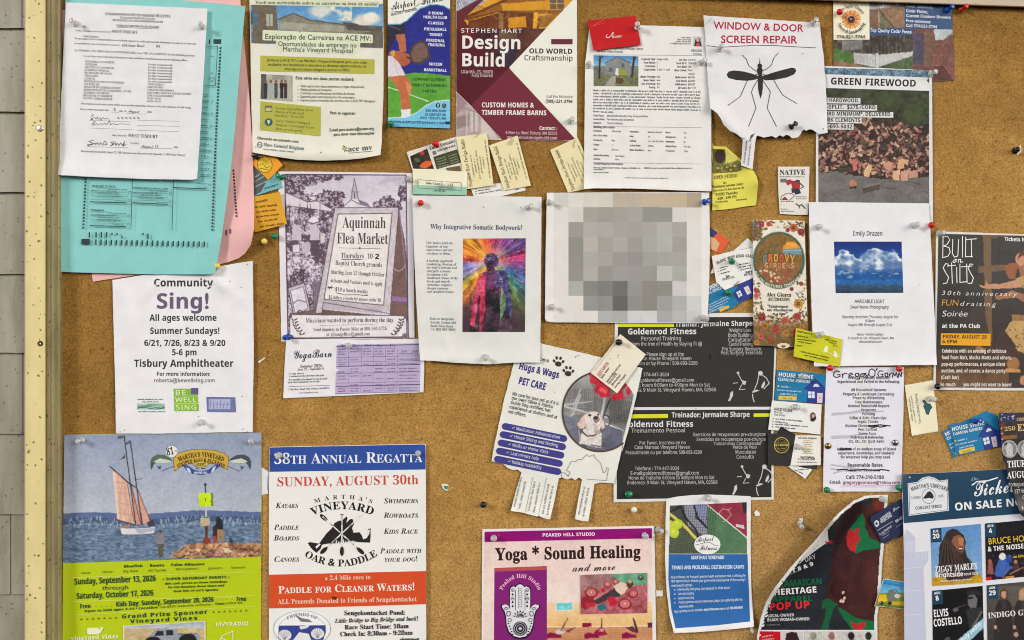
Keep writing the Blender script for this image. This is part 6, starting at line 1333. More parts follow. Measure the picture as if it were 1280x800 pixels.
c.chips(40, (1040, 190, 1150, 216), (2.2, 3.8), ((202, 162, 128), (184, 134, 112), (164, 114, 98), (130, 92, 80), (190, 140, 122)), 12, ok_, 10)
for p, cc in (((205, 465, 222, 460, 230, 510, 210, 516), (200, 112, 98)), ((260, 520, 280, 482, 298, 490, 284, 545, 258, 540), (220, 178, 134)), ((355, 500, 375, 470, 398, 480, 378, 518), (206, 150, 126)), ((395, 520, 428, 508, 424, 560, 392, 555), (226, 176, 142)), ((430, 520, 468, 512, 466, 560, 432, 560), (204, 156, 132)), ((420, 465, 450, 458, 448, 505, 415, 505), (214, 170, 126)), ((470, 518, 510, 512, 512, 545, 470, 550), (196, 150, 130)), ((138, 504, 200, 500, 214, 520, 140, 524), (70, 62, 54))): c.fill(z(*p), cc)
c.fill(z(192, 572, 205, 556, 226, 566, 226, 596, 192, 598), (186, 128, 98)); c.fill(z(192, 588, 226, 586, 226, 598, 194, 600), (66, 50, 44)); c.fill(z(252, 588, 330, 572, 338, 584, 330, 604, 258, 620), (84, 72, 68)); c.fill(z(252, 588, 330, 570, 336, 576, 258, 596), (136, 120, 110)); c.seg(z(345, 590, 372, 598, 408, 600), .9, (74, 62, 58))
for p in ((455, 575, 490, 585, 500, 600), (480, 570, 530, 578), (530, 608, 556, 618), (520, 574, 500, 594)): c.seg(z(*p), .7, (78, 66, 60))
s.part('headline'); s.P([(1021, 92.4), (1161.6, 96.8), (1161.4, 113.6), (1033, 110), (1021, 109.8)], (228, 228, 228)); s.T('GREEN FIREWOOD', 1038, 105.4, 1145.4, 108.4, 8.6, (36, 36, 38), 'S')
s.part('white_captions')
for t, x0, x1, y, rx in (('4 HARDWOOD.', 1031, 1074, 127.4, 1075.6), ('16"-SPLIT.  $275./CORD', 1024, 1094.6, 135.8, 1096.4), ('1 CORD MINIMUM*, DELIVERED.', 1022, 1114.6, 144.4, 1116.6), ('MARK CLEMENTS', 1024, 1075.4, 152, 1077), ('508-693-5032', 1024, 1065.4, 160, 1067)):
    s.P([(1023, y - 5.4), (rx, y - 5.2 + (rx - 1036) * .012), (rx, y + 1.8 + (rx - 1036) * .012), (1023, y + 1.6)], (220, 220, 220)); s.T(t, x0, y - .2, x1, y + .6, 4.8, (44, 44, 46), 'S')
# ---- photography show flyer
s = Sheet('flyer', 'white photography show flyer with a blue picture of clouds over the sea', 'flyer',
    [(1011, 252.4), (1090, 253.4), (1161.2, 254.2), (1163.5, 300), (1167, 370), (1171.2, 456.2), (1120, 456.6), (1060, 457.4), (1017.6, 458), (1015, 400), (1012.4, 320)], 6.4, (234, 234, 238), wave=.35, curl=[('e', 1018, 457, 1171, 456, 16, 2)])
s.part('picture')
c = s.C([(1042.4, 302), (1127, 302), (1129.2, 366), (1044.6, 366.4)], (14, 60, 140), .7)
c.gy(300, (6, 36, 112), 324, (16, 78, 164)); c.rect(1040, 338, 1132, 368, (24, 88, 160)); 
n = fbm(c.X / 9, c.Y / 7, 71, 5); b2 = fbm(c.X / 19, c.Y / 30, 72, 3)
top2 = 323 - 12 * np.exp(-((c.X - 1056) / 12) ** 2) - 15 * np.exp(-((c.X - 1094) / 12) ** 2) - 9 * np.exp(-((c.X - 1118) / 9) ** 2) + (n - .5) * 17
m = np.clip((c.Y - top2) / 2.2, 0, 1) * np.clip((343 - c.Y + (n - .5) * 10) / 7, 0, 1)
sh = np.clip((n - .36) * 3.2 + (327 - c.Y) / 30, 0, 1)
c.C = c.C * (1 - m[..., None]) + (np.array((84, 122, 172)) * (1 - sh[..., None]) + np.array((236, 240, 244)) * sh[..., None]) * m[..., None]
n5 = fbm(c.X / 14, c.Y / 3, 73, 4)
c.mixm(np.clip((n5 - .5) * 5, 0, 1) * ((c.Y > 338) & (c.Y < 350)), (16, 50, 104), .8); c.mixm(np.clip((n5 - .62) * 8, 0, 1) * ((c.Y > 341) & (c.Y < 349)), (150, 186, 214), .8)
c.gy(350, (30, 104, 176), 357, (40, 92, 146)); c.gy(357, (52, 82, 112), 366.5, (34, 54, 80)); c.nz(5, 22, 74, [(1040, 349), (1132, 349), (1132, 368), (1040, 368)], sy=3)
g_ = random.Random(5)
for _ in range(12): c.el(g_.uniform(1046, 1127), g_.uniform(350.6, 354), .6, .3, (150, 186, 214), .6)
s.part('caption_text'); EK = (62, 62, 68)
for t, a in (('Emily Drazen', (1066, 294.4, 1103.4, 294.8, 6)), ('AVAILABLE LIGHT', (1068.4, 378.8, 1105.6, 379, 4.6)), ('Small Works Photography', (1063, 385.6, 1111, 385.8, 3.9)), ('Opening reception: Thursday, August 6th', (1052.6, 397.6, 1123, 397.8, 3.4)), ('6-8pm', (1081.6, 402.4, 1093.4, 402.4, 3.2)), ('August 6th through August 21st', (1060, 407.4, 1115.2, 407.6, 3.4)), ('Minor Family Gallery', (1071.4, 419.4, 1104.4, 419.4, 3)), ('15 Beach st. Ext. Vineyard Haven, MA', (1059.6, 424, 1117.4, 424, 3)), ('edrazenphotos.com', (1074, 428.4, 1102.6, 428.4, 2.9))): s.T(t, *a, EK, 's')
s.part('pinholes'); s.E(1149, 355.4, .5, .5, (90, 90, 96), n=8)
z = Z(960, 280, 4)
s = Sheet('business_card', 'white card mostly hidden under the lime green bird card', 'business card', z(236, 660, 300, 690, 292, 716, 240, 694), 8.2, (230, 230, 226), wave=.05)
s.part('print'); s.L(z(244, 692, 288, 711), .3, (190, 190, 186))
s = Sheet('business_card', 'lime green business card with two white birds on a branch, pinned at an angle', 'business card', z(140, 520, 256, 548, 370, 575, 360, 714, 244, 690, 128, 662), 9.2, (206, 204, 32), wave=.2)
s.part('birds'); WB = (236, 240, 210)
s.E(*z(290, 628)[0], 2.6, 3.6, WB, 20, 14); s.E(*z(293, 614)[0], 1.5, 1.5, WB, n=10); s.E(*z(338, 654)[0], 2.6, 3.4, WB, -10, 14); s.E(*z(334, 640)[0], 1.5, 1.5, WB, n=10); s.L(z(270, 634, 300, 640, 330, 658, 358, 664), .7, WB); s.P(z(336, 664, 350, 672, 342, 662), WB)
s.part('lettering'); GK = (96, 110, 30)
s.G(*z(146, 540), *z(226, 556), 3, GK); s.G(*z(146, 562), *z(202, 572), 2.6, GK); s.G(*z(146, 578), *z(240, 590), 2, GK); s.G(*z(146, 590), *z(220, 602), 2, GK); s.G(*z(140, 610), *z(178, 614), 2, GK); s.G(*z(284, 580), *z(346, 592), 2.2, GK); s.G(*z(306, 594), *z(346, 604), 2, GK); s.G(*z(324, 610), *z(348, 614), 2, GK); s.G(*z(162, 640), *z(312, 674), 2.2, GK); s.G(*z(180, 658), *z(300, 686), 2.2, GK)

# ---- dance company poster
z = Z(1160, 280, 3.808)
s = Sheet('poster', 'dark fundraising poster with white hand-drawn title and two dancers, at the right edge', 'poster', [(1170, 289), (1230, 291), (1296, 293.4), (1296, 488.4), (1230, 488), (1166.6, 487.4), (1167.4, 440), (1169.4, 360)], 1.4, (222, 220, 216), gloss=True, wave=.25)
s.part('stage_picture')
c = s.C([(1173, 292.2), (1295, 295), (1295, 485), (1169.6, 484.4)], (44, 42, 40), .8)
c.nz(20, 10, 1); c.fill(z(262, 50, 300, 52, 306, 560, 276, 560), (112, 86, 58)); c.fill(z(240, 40, 380, 60, 380, 74, 262, 64), (100, 78, 54)); c.fill(z(240, 200, 470, 190, 470, 212, 240, 234), (110, 84, 58)); c.fill(z(200, 400, 260, 380, 300, 560, 200, 560), (58, 50, 44)); c.fill(z(330, 60, 480, 60, 480, 190, 330, 190), (40, 42, 44)); c.fill(z(306, 236, 480, 220, 480, 560, 306, 560), (48, 42, 40))
c.fill(z(30, 600, 480, 560, 480, 800, 30, 800), (74, 54, 40)); c.gy(462, (96, 68, 46), 486, (112, 80, 54)); c.nz(10, 14, 2, z(30, 600, 480, 560, 480, 800, 30, 800))
sk1, sk2 = (196, 140, 104), (158, 106, 78)
c.fill(z(240, 288, 270, 296, 278, 268, 286, 286, 340, 286, 400, 272, 470, 250, 470, 296, 400, 306, 340, 308, 280, 308, 250, 300), sk1); c.fill(z(318, 344, 350, 336, 400, 316, 470, 340, 470, 380, 420, 350, 360, 356, 326, 362), sk2)
c.el(*z(442, 168)[0], 7, 8.4, sk1); c.fill(z(424, 170, 436, 136, 470, 116, 470, 160, 450, 150), (92, 54, 34)); c.fill(z(368, 200, 392, 186, 420, 184, 436, 196, 424, 214, 414, 262, 388, 262, 372, 236), (148, 84, 50)); c.fill(z(432, 198, 470, 196, 470, 254, 440, 250), sk2)
lp = z(416, 260, 470, 240, 470, 316, 436, 290); c.fill(lp, (182, 146, 92)); lp2 = z(362, 516, 390, 470, 430, 440, 470, 440, 470, 620, 420, 600, 400, 570); c.fill(lp2, (190, 154, 96)); c.fill(z(398, 430, 470, 436, 470, 462, 402, 462), (146, 112, 62))
for i in range(90):
    x, y = rng.uniform(360, 470), rng.uniform(244, 620); p = z(x, y)[0]
    if inpoly(lp, np.array([p[0]]), np.array([p[1]]))[0] or inpoly(lp2, np.array([p[0]]), np.array([p[1]]))[0]: c.el(p[0], p[1], 1.0, .8, (66, 46, 30))
c.fill(z(360, 500, 420, 580, 400, 620, 300, 590, 310, 572), (62, 44, 38)); c.fill(z(390, 620, 470, 620, 470, 800, 380, 800), (52, 44, 42)); c.el(*z(406, 666)[0], 8, 8.6, (158, 108, 60)); c.fill(z(374, 688, 440, 690, 440, 706, 374, 706), (196, 140, 80)); c.el(*z(456, 744)[0], 5, 6, (190, 130, 90)); c.el(*z(250, 596)[0], 6, 5, (150, 110, 84)); c.el(*z(270, 570)[0], 7, 5, (46, 36, 34))
s.part('title_lettering'); HWc = (238, 236, 230)
def hl(*p, w=1.0, col=HWc): s.L(z(*p), w, col)
hl(72, 58, 70, 158); hl(66, 62, 92, 58, 104, 76, 90, 98, 74, 104); hl(74, 104, 100, 112, 106, 134, 94, 154, 68, 160); hl(118, 72, 116, 140, 126, 158, 142, 152, 146, 74); hl(164, 58, 164, 158); hl(180, 62, 178, 156, 212, 154); hl(182, 74, 232, 70); hl(206, 72, 208, 158)
hl(126, 170, 118, 180, 124, 184, 134, 178, 130, 168, 138, 170); hl(144, 182, 146, 168, 156, 168, 154, 182, 166, 180)
hl(98, 192, 84, 188, 72, 208, 84, 232, 98, 254, 90, 280, 72, 284); hl(92, 200, 132, 196); hl(112, 184, 116, 284); hl(136, 206, 138, 280); hl(152, 190, 152, 278, 186, 274); hl(158, 204, 210, 200); hl(184, 190, 186, 280); hl(214, 192, 200, 190, 192, 212, 204, 236, 216, 256, 208, 282, 190, 282)
s.part('script_lettering')
s.T('30th anniversary', *z(62, 338), *z(428, 344), 5.4, HWc, 't', .22); s.T('FUN', *z(62, 388), *z(146, 389), 7.4, (232, 164, 40), 't', .12); s.T('draising', *z(150, 389), *z(328, 393), 5.6, HWc, 't', .22); s.T('Soirée', *z(64, 440), *z(188, 440), 7.2, HWc, 't', .22)
s.part('event_text')
s.T('at the PA Club', *z(66, 494), *z(249, 495), 5, HWc, 'S'); s.P(z(62, 520, 298, 522, 298, 580, 60, 576), (232, 164, 26)); s.T('FRIDAY, AUGUST 28', *z(70, 544), *z(280, 546), 4.4, (40, 34, 28), 'S'); s.T('6-9PM', *z(68, 568), *z(139, 568), 4.4, (40, 34, 28), 'S')
for i, (t, x1) in enumerate((('Celebrate with an evening of delicious', 373), ("food from Mo's, Mocha Motts and others,", 398), ('pop-up performances, a unique silent', 368), ('auction, and, of course, a dance party!', 374), ('(Cash bar)', 147))): s.T(t, *z(66 - i, 612 + i * 31.4), *z(x1, 613 + i * 31.4), 4.5, (228, 222, 214), 'S')
s.T('So much', *z(58, 772), *z(132, 772), 4.5, (228, 222, 214), 'S'); s.T('FUN', *z(136, 772), *z(162, 772), 4.5, (110, 84, 60), 'S'); s.T('you might not want to leave!', *z(168, 772), *z(398, 773), 4.5, (228, 222, 214), 'S'); s.T('Tickets here:', *z(364, 80), *z(500, 84), 4.6, HWc, 'S')

# ---- pixelated grey print
s = Sheet('paper_sheet', 'white sheet printed with a blocky grey pixelated picture in the middle of the board', 'paper sheet', [(683.6, 241), (780, 240.4), (886.4, 240.4), (887.4, 300), (886.6, 350), (884.4, 404), (780, 403.6), (690, 402.8), (683, 401.4), (681.2, 398), (682, 320)], 4.0, (234, 232, 229), wave=.2, curl=[('c', 682, 402, 18, 2.5)])
s.part('grey_print')
WB_ = (226, 222, 217)
w_ = WB_
MZ = [[(210, 208, 202), (222, 219, 211), (215, 210, 199), (213, 208, 196), (190, 179, 162), (189, 178, 161), (198, 181, 158), (197, 180, 157), (198, 182, 155), (178, 164, 143)],
 [(223, 220, 216), (214, 212, 206), (166, 164, 155), (161, 159, 151), (165, 162, 154), (170, 168, 162), (150, 150, 144), (150, 149, 142), (216, 214, 209), (225, 220, 213)],
 [w_, (160, 157, 150), (176, 175, 169), (174, 173, 167), (168, 166, 160), (166, 163, 157), (169, 168, 162), (181, 180, 174), (171, 169, 163), w_],
 [w_, (148, 147, 140), (186, 181, 173), (166, 164, 157), (175, 173, 165), (161, 157, 151), (172, 173, 165), (181, 181, 173), (163, 160, 155), w_],
 [w_, (147, 146, 140), (174, 173, 166), (169, 167, 162), (160, 155, 151), (152, 150, 146), (163, 163, 158), (167, 167, 162), (170, 168, 163), w_],
 [w_, (150, 149, 142), (178, 177, 171), (152, 151, 146), (159, 158, 154), (157, 156, 152), (156, 155, 150), (194, 194, 190), (174, 174, 170), w_],
 [w_, (176, 176, 170), (137, 137, 133), (129, 129, 126), (114, 114, 111), (153, 152, 148), (143, 141, 135), (145, 144, 139), (206, 204, 202), w_],
 [w_, w_, (152, 152, 150), (145, 145, 143), (103, 103, 100), (147, 146, 143), (140, 138, 132), (162, 162, 161), (177, 177, 176), (210, 210, 210)],
 [w_, w_, w_, (180, 180, 180), (177, 177, 176), (207, 209, 207), (210, 212, 210), (170, 171, 171), (184, 185, 186), (204, 205, 205)]]
bx = [692.2, 710.5, 729, 747.3, 766, 784.7, 803.3, 821.4, 840.2, 858.7, 876.8]; by = [241.4, 259.3, 277.8, 296.3, 314.6, 333, 351.7, 370, 388.8, 403.0]
c = s.C([(692.2, 241.4), (876.8, 241.0), (876.8, 403), (692.2, 403)], WB_, .62, 0)
for r_, row in enumerate(MZ):
    for k, cc in enumerate(row): c.rect(bx[k], by[r_] - .2, bx[k + 1], by[r_ + 1], cc)

# ---- cards between the grey print and the floral card
z = Z(880, 265, 4.571)
s = Sheet('business_card', 'orange and navy corner of a card showing beside the grey pixelated sheet', 'business card', z(20, 60, 40, 90, 145, 165, 95, 238, 20, 210), .8, (228, 92, 52), gloss=True, wave=.1)
s.part('print'); s.P(z(20, 60, 42, 92, 78, 118, 40, 160, 20, 160), (44, 60, 104)); s.P(z(30, 140, 62, 150, 90, 180, 70, 226, 40, 210), (216, 176, 130))
s = Sheet('business_card', 'plain white card corner standing up behind the road grading card', 'business card', z(164, 226, 250, 148, 300, 200, 290, 330, 36, 352, 60, 300), 1.4, (230, 229, 226), wave=.1)
s.part('print'); s.L(z(176, 224, 284, 198), .4, (150, 150, 150))
s = Sheet('business_card', 'blue cleaning card with a navy house under the white road grading card', 'business card', z(20, 420, 70, 410, 120, 446, 200, 420, 286, 380, 286, 470, 150, 556, 20, 582), 2.3, (22, 122, 168), gloss=True, wave=.1)
s.part('house_picture'); s.P(z(168, 462, 212, 400, 286, 372, 286, 480, 200, 520), (44, 62, 142)); s.P(z(184, 458, 206, 446, 220, 476, 198, 490), (226, 230, 238)); s.L(z(194, 452, 210, 484), .5, (44, 62, 142)); s.L(z(190, 474, 214, 462), .5, (44, 62, 142)); s.P(z(226, 432, 252, 420, 272, 462, 248, 474), (226, 212, 222)); s.E(*z(252, 446)[0], .8, .8, (190, 60, 80), n=8)
s.part('lettering'); s.T('HOUSE SHINE', *z(-30, 478), *z(84, 420), 5, (230, 238, 244), 'S'); s.T('CLEANING SERVICES', *z(-20, 492), *z(108, 436), 3.6, (220, 232, 240), 'S')
for k in range(4): s.G(*z(30, 536 + k * 14), *z(150 - k * 8, 476 + k * 20), 2, (206, 226, 238))
s.P(z(86, 556, 140, 532, 146, 546, 92, 572), (226, 190, 60))
s = Sheet('business_card', 'white road grading card with arched black lettering, held by a green pin', 'business card', z(44, 252, 170, 222, 284, 208, 290, 372, 226, 400, 120, 446, 70, 400), 3.4, (236, 235, 231), wave=.15, curl=[('c', 906, 364, 12, 2)])
s.part('lettering'); cx_, cy_ = z(230, 560)[0]; s.A('ISLAND WIDE ROAD GRADING', cx_, cy_, 66, -31, 16, 3.8, (52, 50, 54), 'S')
for i, (a, b) in enumerate(((80, 138), (82, 126), (86, 150))): s.G(*z(a + 10, 324 + i * 16), *z(b, 312 + i * 15), 2, INK); s.E(*z(a, 324 + i * 16)[0], .5, .5, INK, n=6); s.G(*z(a + 120, 304 + i * 16), *z(270, 292 + i * 15), 2, INK); s.E(*z(a + 112, 306 + i * 16)[0], .5, .5, INK, n=6)
s.T('Jim', *z(126, 376), *z(148, 370), 3, (44, 42, 46), 'S'); s.T('508-693-3355', *z(104, 392), *z(176, 376), 2.6, INK, 's'); s.T('Gary', *z(238, 352), *z(276, 344), 3, (44, 42, 46), 'S'); s.T('802-952-1', *z(230, 366), *z(284, 356), 2.6, INK, 's'); s.T('Septic', *z(172, 428), *z(204, 398), 2.4, INK, 's')

# ---- floral gardening card
s = Sheet('rack_card', 'tall floral gardening card with red and orange flowers around a round emblem', 'rack card', [(941.2, 275), (975, 275.2), (1005.6, 276), (1006.4, 330), (1008, 400), (1010.4, 434), (976, 433), (942, 431.6), (941.4, 350)], 6.0, (232, 224, 206), wave=.2)
s.part('floral_print')
c = s.C([(941.2, 275), (1005.6, 276), (1010.4, 434), (942, 431.6)], (232, 226, 210), .7)
LEAF = ((112, 100, 62), (94, 92, 58), (132, 112, 66), (120, 70, 50)); RED = ((172, 62, 58), (196, 84, 70), (150, 48, 50), (190, 100, 60))
g_ = random.Random(12)
def bush(n, box, ok): 
    for _ in range(n):
        x, y = g_.uniform(box[0], box[2]), g_.uniform(box[1], box[3])
        if ok(x, y): c.el(x, y, g_.uniform(1.2, 2.6), g_.uniform(.6, 1.1), g_.choice(LEAF), 1, g_.uniform(0, 180), .5)
c.gy(396, (232, 226, 210), 408, (150, 112, 62)); c.gy(408, (150, 112, 62), 435, (112, 86, 44)); c.nz(4, 36, 13, [(940, 404), (1012, 404), (1012, 436), (940, 436)])
bush(150, (941, 276, 1010, 300), lambda x, y: y < 284 + 14 * (abs(x - 974) / 34) ** 2 and not (abs(x - 966) < 5 and y > 282)); bush(120, (941, 276, 952, 300), lambda x, y: 1); bush(200, (941, 350, 1010, 398), lambda x, y: abs(x - 974) > 19 + (395 - y) * .08); bush(320, (941, 394, 1010, 434), lambda x, y: 1)
def flower(x, y, r, col):
    for k in range(9): a_ = k * .698; c.el(x + r * .6 * math.cos(a_), y + r * .6 * math.sin(a_), r * .42, r * .34, [v + g_.uniform(-18, 18) for v in col], 1, math.degrees(a_), .4)
    c.el(x, y, r * .38, r * .38, (70, 36, 30)); c.el(x, y, r * .18, r * .18, (190, 140, 60))
for X_, Y_, r_, cc in ((326, 66, 5, RED[0]), (370, 70, 4, (206, 70, 70)), (512, 90, 6, RED[3]), (555, 114, 5.6, RED[2]), (478, 104, 3, RED[2]), (296, 66, 4, (100, 104, 120)), (290, 110, 4, (110, 100, 90)), (540, 524, 7, (186, 132, 50)), (532, 598, 6, RED[0]), (462, 620, 5.6, RED[1]), (412, 672, 6.4, RED[0]), (330, 600, 6.4, RED[2]), (350, 650, 5, (190, 120, 50)), (326, 708, 5, RED[1]), (470, 690, 5, (186, 120, 50)), (520, 684, 4.4, RED[0]), (300, 480, 4.6, (206, 120, 120)), (302, 450, 4, RED[0]), (560, 660, 4.4, (170, 120, 50)), (300, 746, 4, (190, 130, 60)), (380, 730, 4, RED[0]), (556, 410, 3.4, RED[0]), (500, 440, 3, RED[2])): p = z(X_, Y_)[0]; flower(p[0], p[1], r_ * .86, cc)
ex, ey = z(428, 276)[0]
c.el(ex, ey, 32.4, 35.6, (74, 96, 80), 1, 0, .04); c.el(ex, ey - 1.5, 29, 31.6, (134, 100, 50), 1, 0, .04); cm = np.hypot((c.X - ex) / 28.6, (c.Y - ey + 1.5) / 31) < 1
c.C = c.C + ((fbm(c.X / 3, c.Y / 3, 5, 3) - .5) * 50 * cm)[..., None]
c.mixm((cm & (c.Y > ey + 8)).astype(float), (146, 92, 70), .6)
for _ in range(150):
    a_ = g_.uniform(0, 6.283); r_ = g_.uniform(.25, .96); x, y = ex + 28 * r_ * math.cos(a_), ey + 30 * r_ * math.sin(a_)
    if y > ey + 9: c.el(x, y, 1.7, 1.5, g_.choice(((172, 70, 60), (226, 200, 170), (150, 100, 50), (120, 110, 60), (190, 110, 90))), 1, 0, .5)
    elif x < ex and y < ey - 4: c.el(x, y, 2.2, 1.8, g_.choice(((110, 104, 70), (130, 110, 70), (100, 90, 60))), .8, 0, .5)
c.fill(z(450, 200, 480, 168, 520, 170, 550, 200, 548, 212, 452, 212), (232, 150, 50)); c.fill(z(452, 212, 552, 206, 560, 244, 452, 244), (110, 150, 160)); c.seg(z(455, 222, 556, 218), .8, (200, 190, 170)); c.seg(z(470, 180, 530, 190), .9, (240, 190, 110))
s.part('emblem_lettering')
for i, ch in enumerate('GROOVY'):
    cc = ((112, 140, 150), (222, 120, 50), (226, 170, 70), (206, 90, 70), (232, 150, 60), (206, 170, 90))[i]; x0, y0 = z(332 + i * 31.5, 284 + (6 if i in (0, 5) else 0))[0]; s.lo += .01
    s.T(ch, x0 - .5, y0 + .6, x0 + 7.6, y0 + .4, 11, (74, 44, 34), 'S'); s.lo += .04; s.T(ch, x0 + .2, y0, x0 + 6.8, y0, 9.8, cc, 'S')
for i, ch in enumerate('GARDENS'): x0, y0 = z(344 + i * 25, 322)[0]; s.T(ch, x0, y0, x0 + 5.4, y0, 7, (196, 132, 92) if i % 2 else (214, 160, 110), 'S')
s.A('ALL ON NATURES TIMETABLE', ex, ey, 34.4, -66, 58, 3.4, (214, 214, 196), 'S', True)
s.part('card_text'); s.T('Alex Giurca', *z(358, 482), *z(499, 484), 5, (72, 52, 44), 'R'); s.T('8572042691', *z(368, 508), *z(491, 509), 4, (72, 52, 44), 'R')
for i, (t, a, b) in enumerate((('“Enlightenment', 362, 482), ('one wheelbarrow', 360, 508), ('at a time!”', 392, 480))): s.T(t, *z(a, 546 + i * 21), *z(b, 547 + i * 21), 3.6, (72, 52, 44), 'R')
s.E(*z(454, 764)[0], 8, 3.4, (226, 214, 190), n=16); s.E(*z(454, 768)[0], 3, 1.6, (120, 90, 50), n=12)

# ---- personal training poster
z = Z(740, 380, 4)
s = Sheet('poster', 'black personal training poster of two panels with yellow bars and white text', 'poster', [(768.6, 391.6), (850, 391.2), (971, 391.4), (970.4, 440), (968.4, 480), (966.6, 520), (967.4, 624.6), (900, 625.6), (830, 626.6), (767, 628), (767.6, 500)], 1.1, (228, 228, 224), wave=.25)
DKP = (49, 48, 45)
s.part('black_panel')
s.P([(772.4, 404.6), (884, 403), (884, 396.4), (968.6, 396), (968, 440), (965.4, 508.4), (772, 509)], DKP); s.R(772.4, 404.2, 842.6, 408.6, (220, 222, 40))
s.part('black_panel'); s.P([(771.4, 512.6), (964, 512), (964.4, 621.4), (771, 624)], (46, 45, 43)); s.P([(786, 518), (835, 517.4), (835, 522.4), (786, 523)], (220, 222, 40)); s.P([(942, 516.8), (964, 516.6), (964, 520.8), (942, 521.2)], (220, 222, 40))
s.part('english_text', 'black_panel'); WT = (222, 222, 220); WTd = (190, 190, 188)
s.T('Trainer: Jermaine Sharpe', 844, 408.4, 941, 407, 6.2, WT, 'S'); s.T('Goldenrod Fitness', 784.5, 418, 870.8, 417.6, 7.2, WT, 'S')
for t, a in (('Personal Training', (801, 425.6, 851.8, 425.2, 5)), ('Extend from the tree of Health by staying fit @', (772, 432, 877.6, 431.6, 4.4)), ('Please sign up at the', (808, 445, 855, 444.6, 4.4)), ('Mansion House Vineyard Haven', (789, 450.2, 864.6, 450, 4.4)), ('in person or by Phone : 508-693-2200', (784, 456.4, 872, 456, 4.4)), ('Telephone : 774-447-3024', (775, 470.4, 836.4, 470.2, 4.4)), ('E-mail : goldenrodfitness@gmail.com', (782, 477.4, 868, 477.2, 4.4)), ('Working hours 6:00am to 4:00pm Mon to Sat', (781, 483.4, 887.6, 483, 4.4)), ('Address, 9 Main St, Vineyard Haven, MA, 02568', (782, 489.6, 895, 489, 4.4)), ('Weight Loss', (911.4, 415, 939.4, 414.8, 4.4)), ('Body Building', (910, 421.2, 941, 421, 4.6)), ('Consultation', (910, 427, 941, 426.8, 4.8)), ('CardioTraining', (910.8, 432.2, 941.4, 432, 4)), ('Pre Surgery Recovery', (902.6, 438.2, 951.4, 438, 4.4)), ('Post Surgery Exercises', (901, 443, 953, 442.8, 4.4))): s.T(t, *a, WTd, 's')
s.part('exercise_figures', 'black_panel')
FG = (206, 206, 202)
for dx, dy in ((0, 0), (5, 117)):
    zz = (lambda *p: [(740 + dx + p[i] / 4, 380 + dy + p[i + 1] / 4) for i in range(0, len(p), 2)])
    s.P(zz(722, 342, 732, 337, 738, 346, 730, 354), FG); s.L(zz(732, 352, 748, 382, 768, 388), 1.0, FG); s.P(zz(750, 384, 772, 386, 766, 404, 752, 402), FG); s.L(zz(706, 396, 728, 394), .9, FG); s.L(zz(748, 404, 736, 428, 766, 426), .8, FG); s.P(zz(692, 444, 704, 434, 706, 456, 690, 486, 680, 484, 688, 468), FG)
    s.E(*zz(842, 346)[0], 3, 3, FG, n=12); s.L(zz(834, 356, 826, 396, 810, 432), 1.0, FG); s.L(zz(850, 354, 872, 370, 886, 396, 860, 424), 1.1, FG); s.P(zz(850, 402, 862, 384, 866, 400, 856, 420, 846, 420), FG); s.P(zz(798, 440, 820, 428, 838, 432, 806, 444), FG); s.L(zz(802, 450, 806, 476, 812, 490), 1.1, FG)
s.part('portuguese_text', 'black_panel#2')
s.T('Treinador: Jermaine Sharpe', 839.6, 521.8, 937.4, 521, 6.4, WT, 'S'); s.T('Goldenrod Fitness', 779, 534, 866.8, 533.4, 7.4, WT, 'S')
for t, a in (('Treinamento Pessoal', (789, 540.8, 856.8, 540.2, 5)), ('Por Favor, inscreva-se no', (799, 555.6, 857.4, 555.2, 4.4)), ('Casa Mansao Vineyard Haven', (793, 561.2, 862.6, 560.8, 4.4)), ('Pessoalmente ou por telefone: 508-693-2200', (781.8, 567.8, 877.4, 567.2, 4.4)), ('Exercicios de recuperacao pre-cirurgicos', (866.4, 545.2, 957, 544.8, 4.2)), ('Exercicios de recuperacao pos-cirurgia', (870.6, 551.2, 957, 550.8, 4.2)), ('Treinamento Cardiovascular', (892, 556.4, 952, 556, 4)), ('Perda de Peso', (916, 561, 946, 560.6, 4.2)), ('Musculacao', (919, 567, 945.2, 566.8, 4.4)), ('Consulta', (920.4, 573.2, 942.6, 573, 4.6)), ('Telefone : 774-447-3024', (793.6, 587.8, 849, 587.4, 4.4)), ('E-mail:goldenrodfitness@gmail.com', (788, 593.6, 874, 593.2, 4.4)), ('Horas de Trabalho 6:00am to 4:00pm Mon to Sat', (785.6, 599.4, 893, 598.8, 4.4)), ('Endereco: 9 Main St, Vineyard Haven, MA, 02568', (784, 605.4, 897, 604.8, 4.4))): s.T(t, *a, WTd, 's')
s.part('pinholes'); s.P([(886.6, 443.4), (888.2, 443), (888, 449), (886.8, 449.4)], (28, 26, 26)); s.E(870, 510.6, .5, .5, (70, 66, 66), n=8)

# ---- pet care flyer
z = Z(500, 380, 4); zb = Z(580, 550, 3.2)
ol = [(668, 426)] + z(715, 200, 860, 232, 1010, 268, 1120, 294, 1213, 321, 1180, 470, 1140, 640, 1110, 740) + zb(640, -8, 622, 80, 600, 174, 575, 172, 548, 170, 522, 176, 510, 250, 497, 326, 470, 323, 444, 316, 458, 230, 472, 158, 460, 150, 445, 160, 430, 152, 412, 158, 392, 150, 380, 152, 372, 190, 358, 260, 344, 318, 318, 312, 298, 302, 292, 306, 240, 292, 187, 284, 206, 210, 230, 130, 215, 118, 196, 120, 175, 112, 156, 96, 130, 90, 110, 84) + [(618, 556), (630, 500), (642, 455), (646, 436)]
s = Sheet('flyer', 'tilted white pet care flyer with a puppy photo in a circle and tear-off tabs', 'flyer', ol, 3.0, (232, 232, 224), wave=.35, curl=[('e', 639, 640, 690, 648, 40, 6), ('e', 719, 648, 736, 650, 40, 5), ('e', 803, 462, 768, 604, 10, 1.5)], step=5, wob=.25)
s.part('headline'); NB = (62, 58, 128)
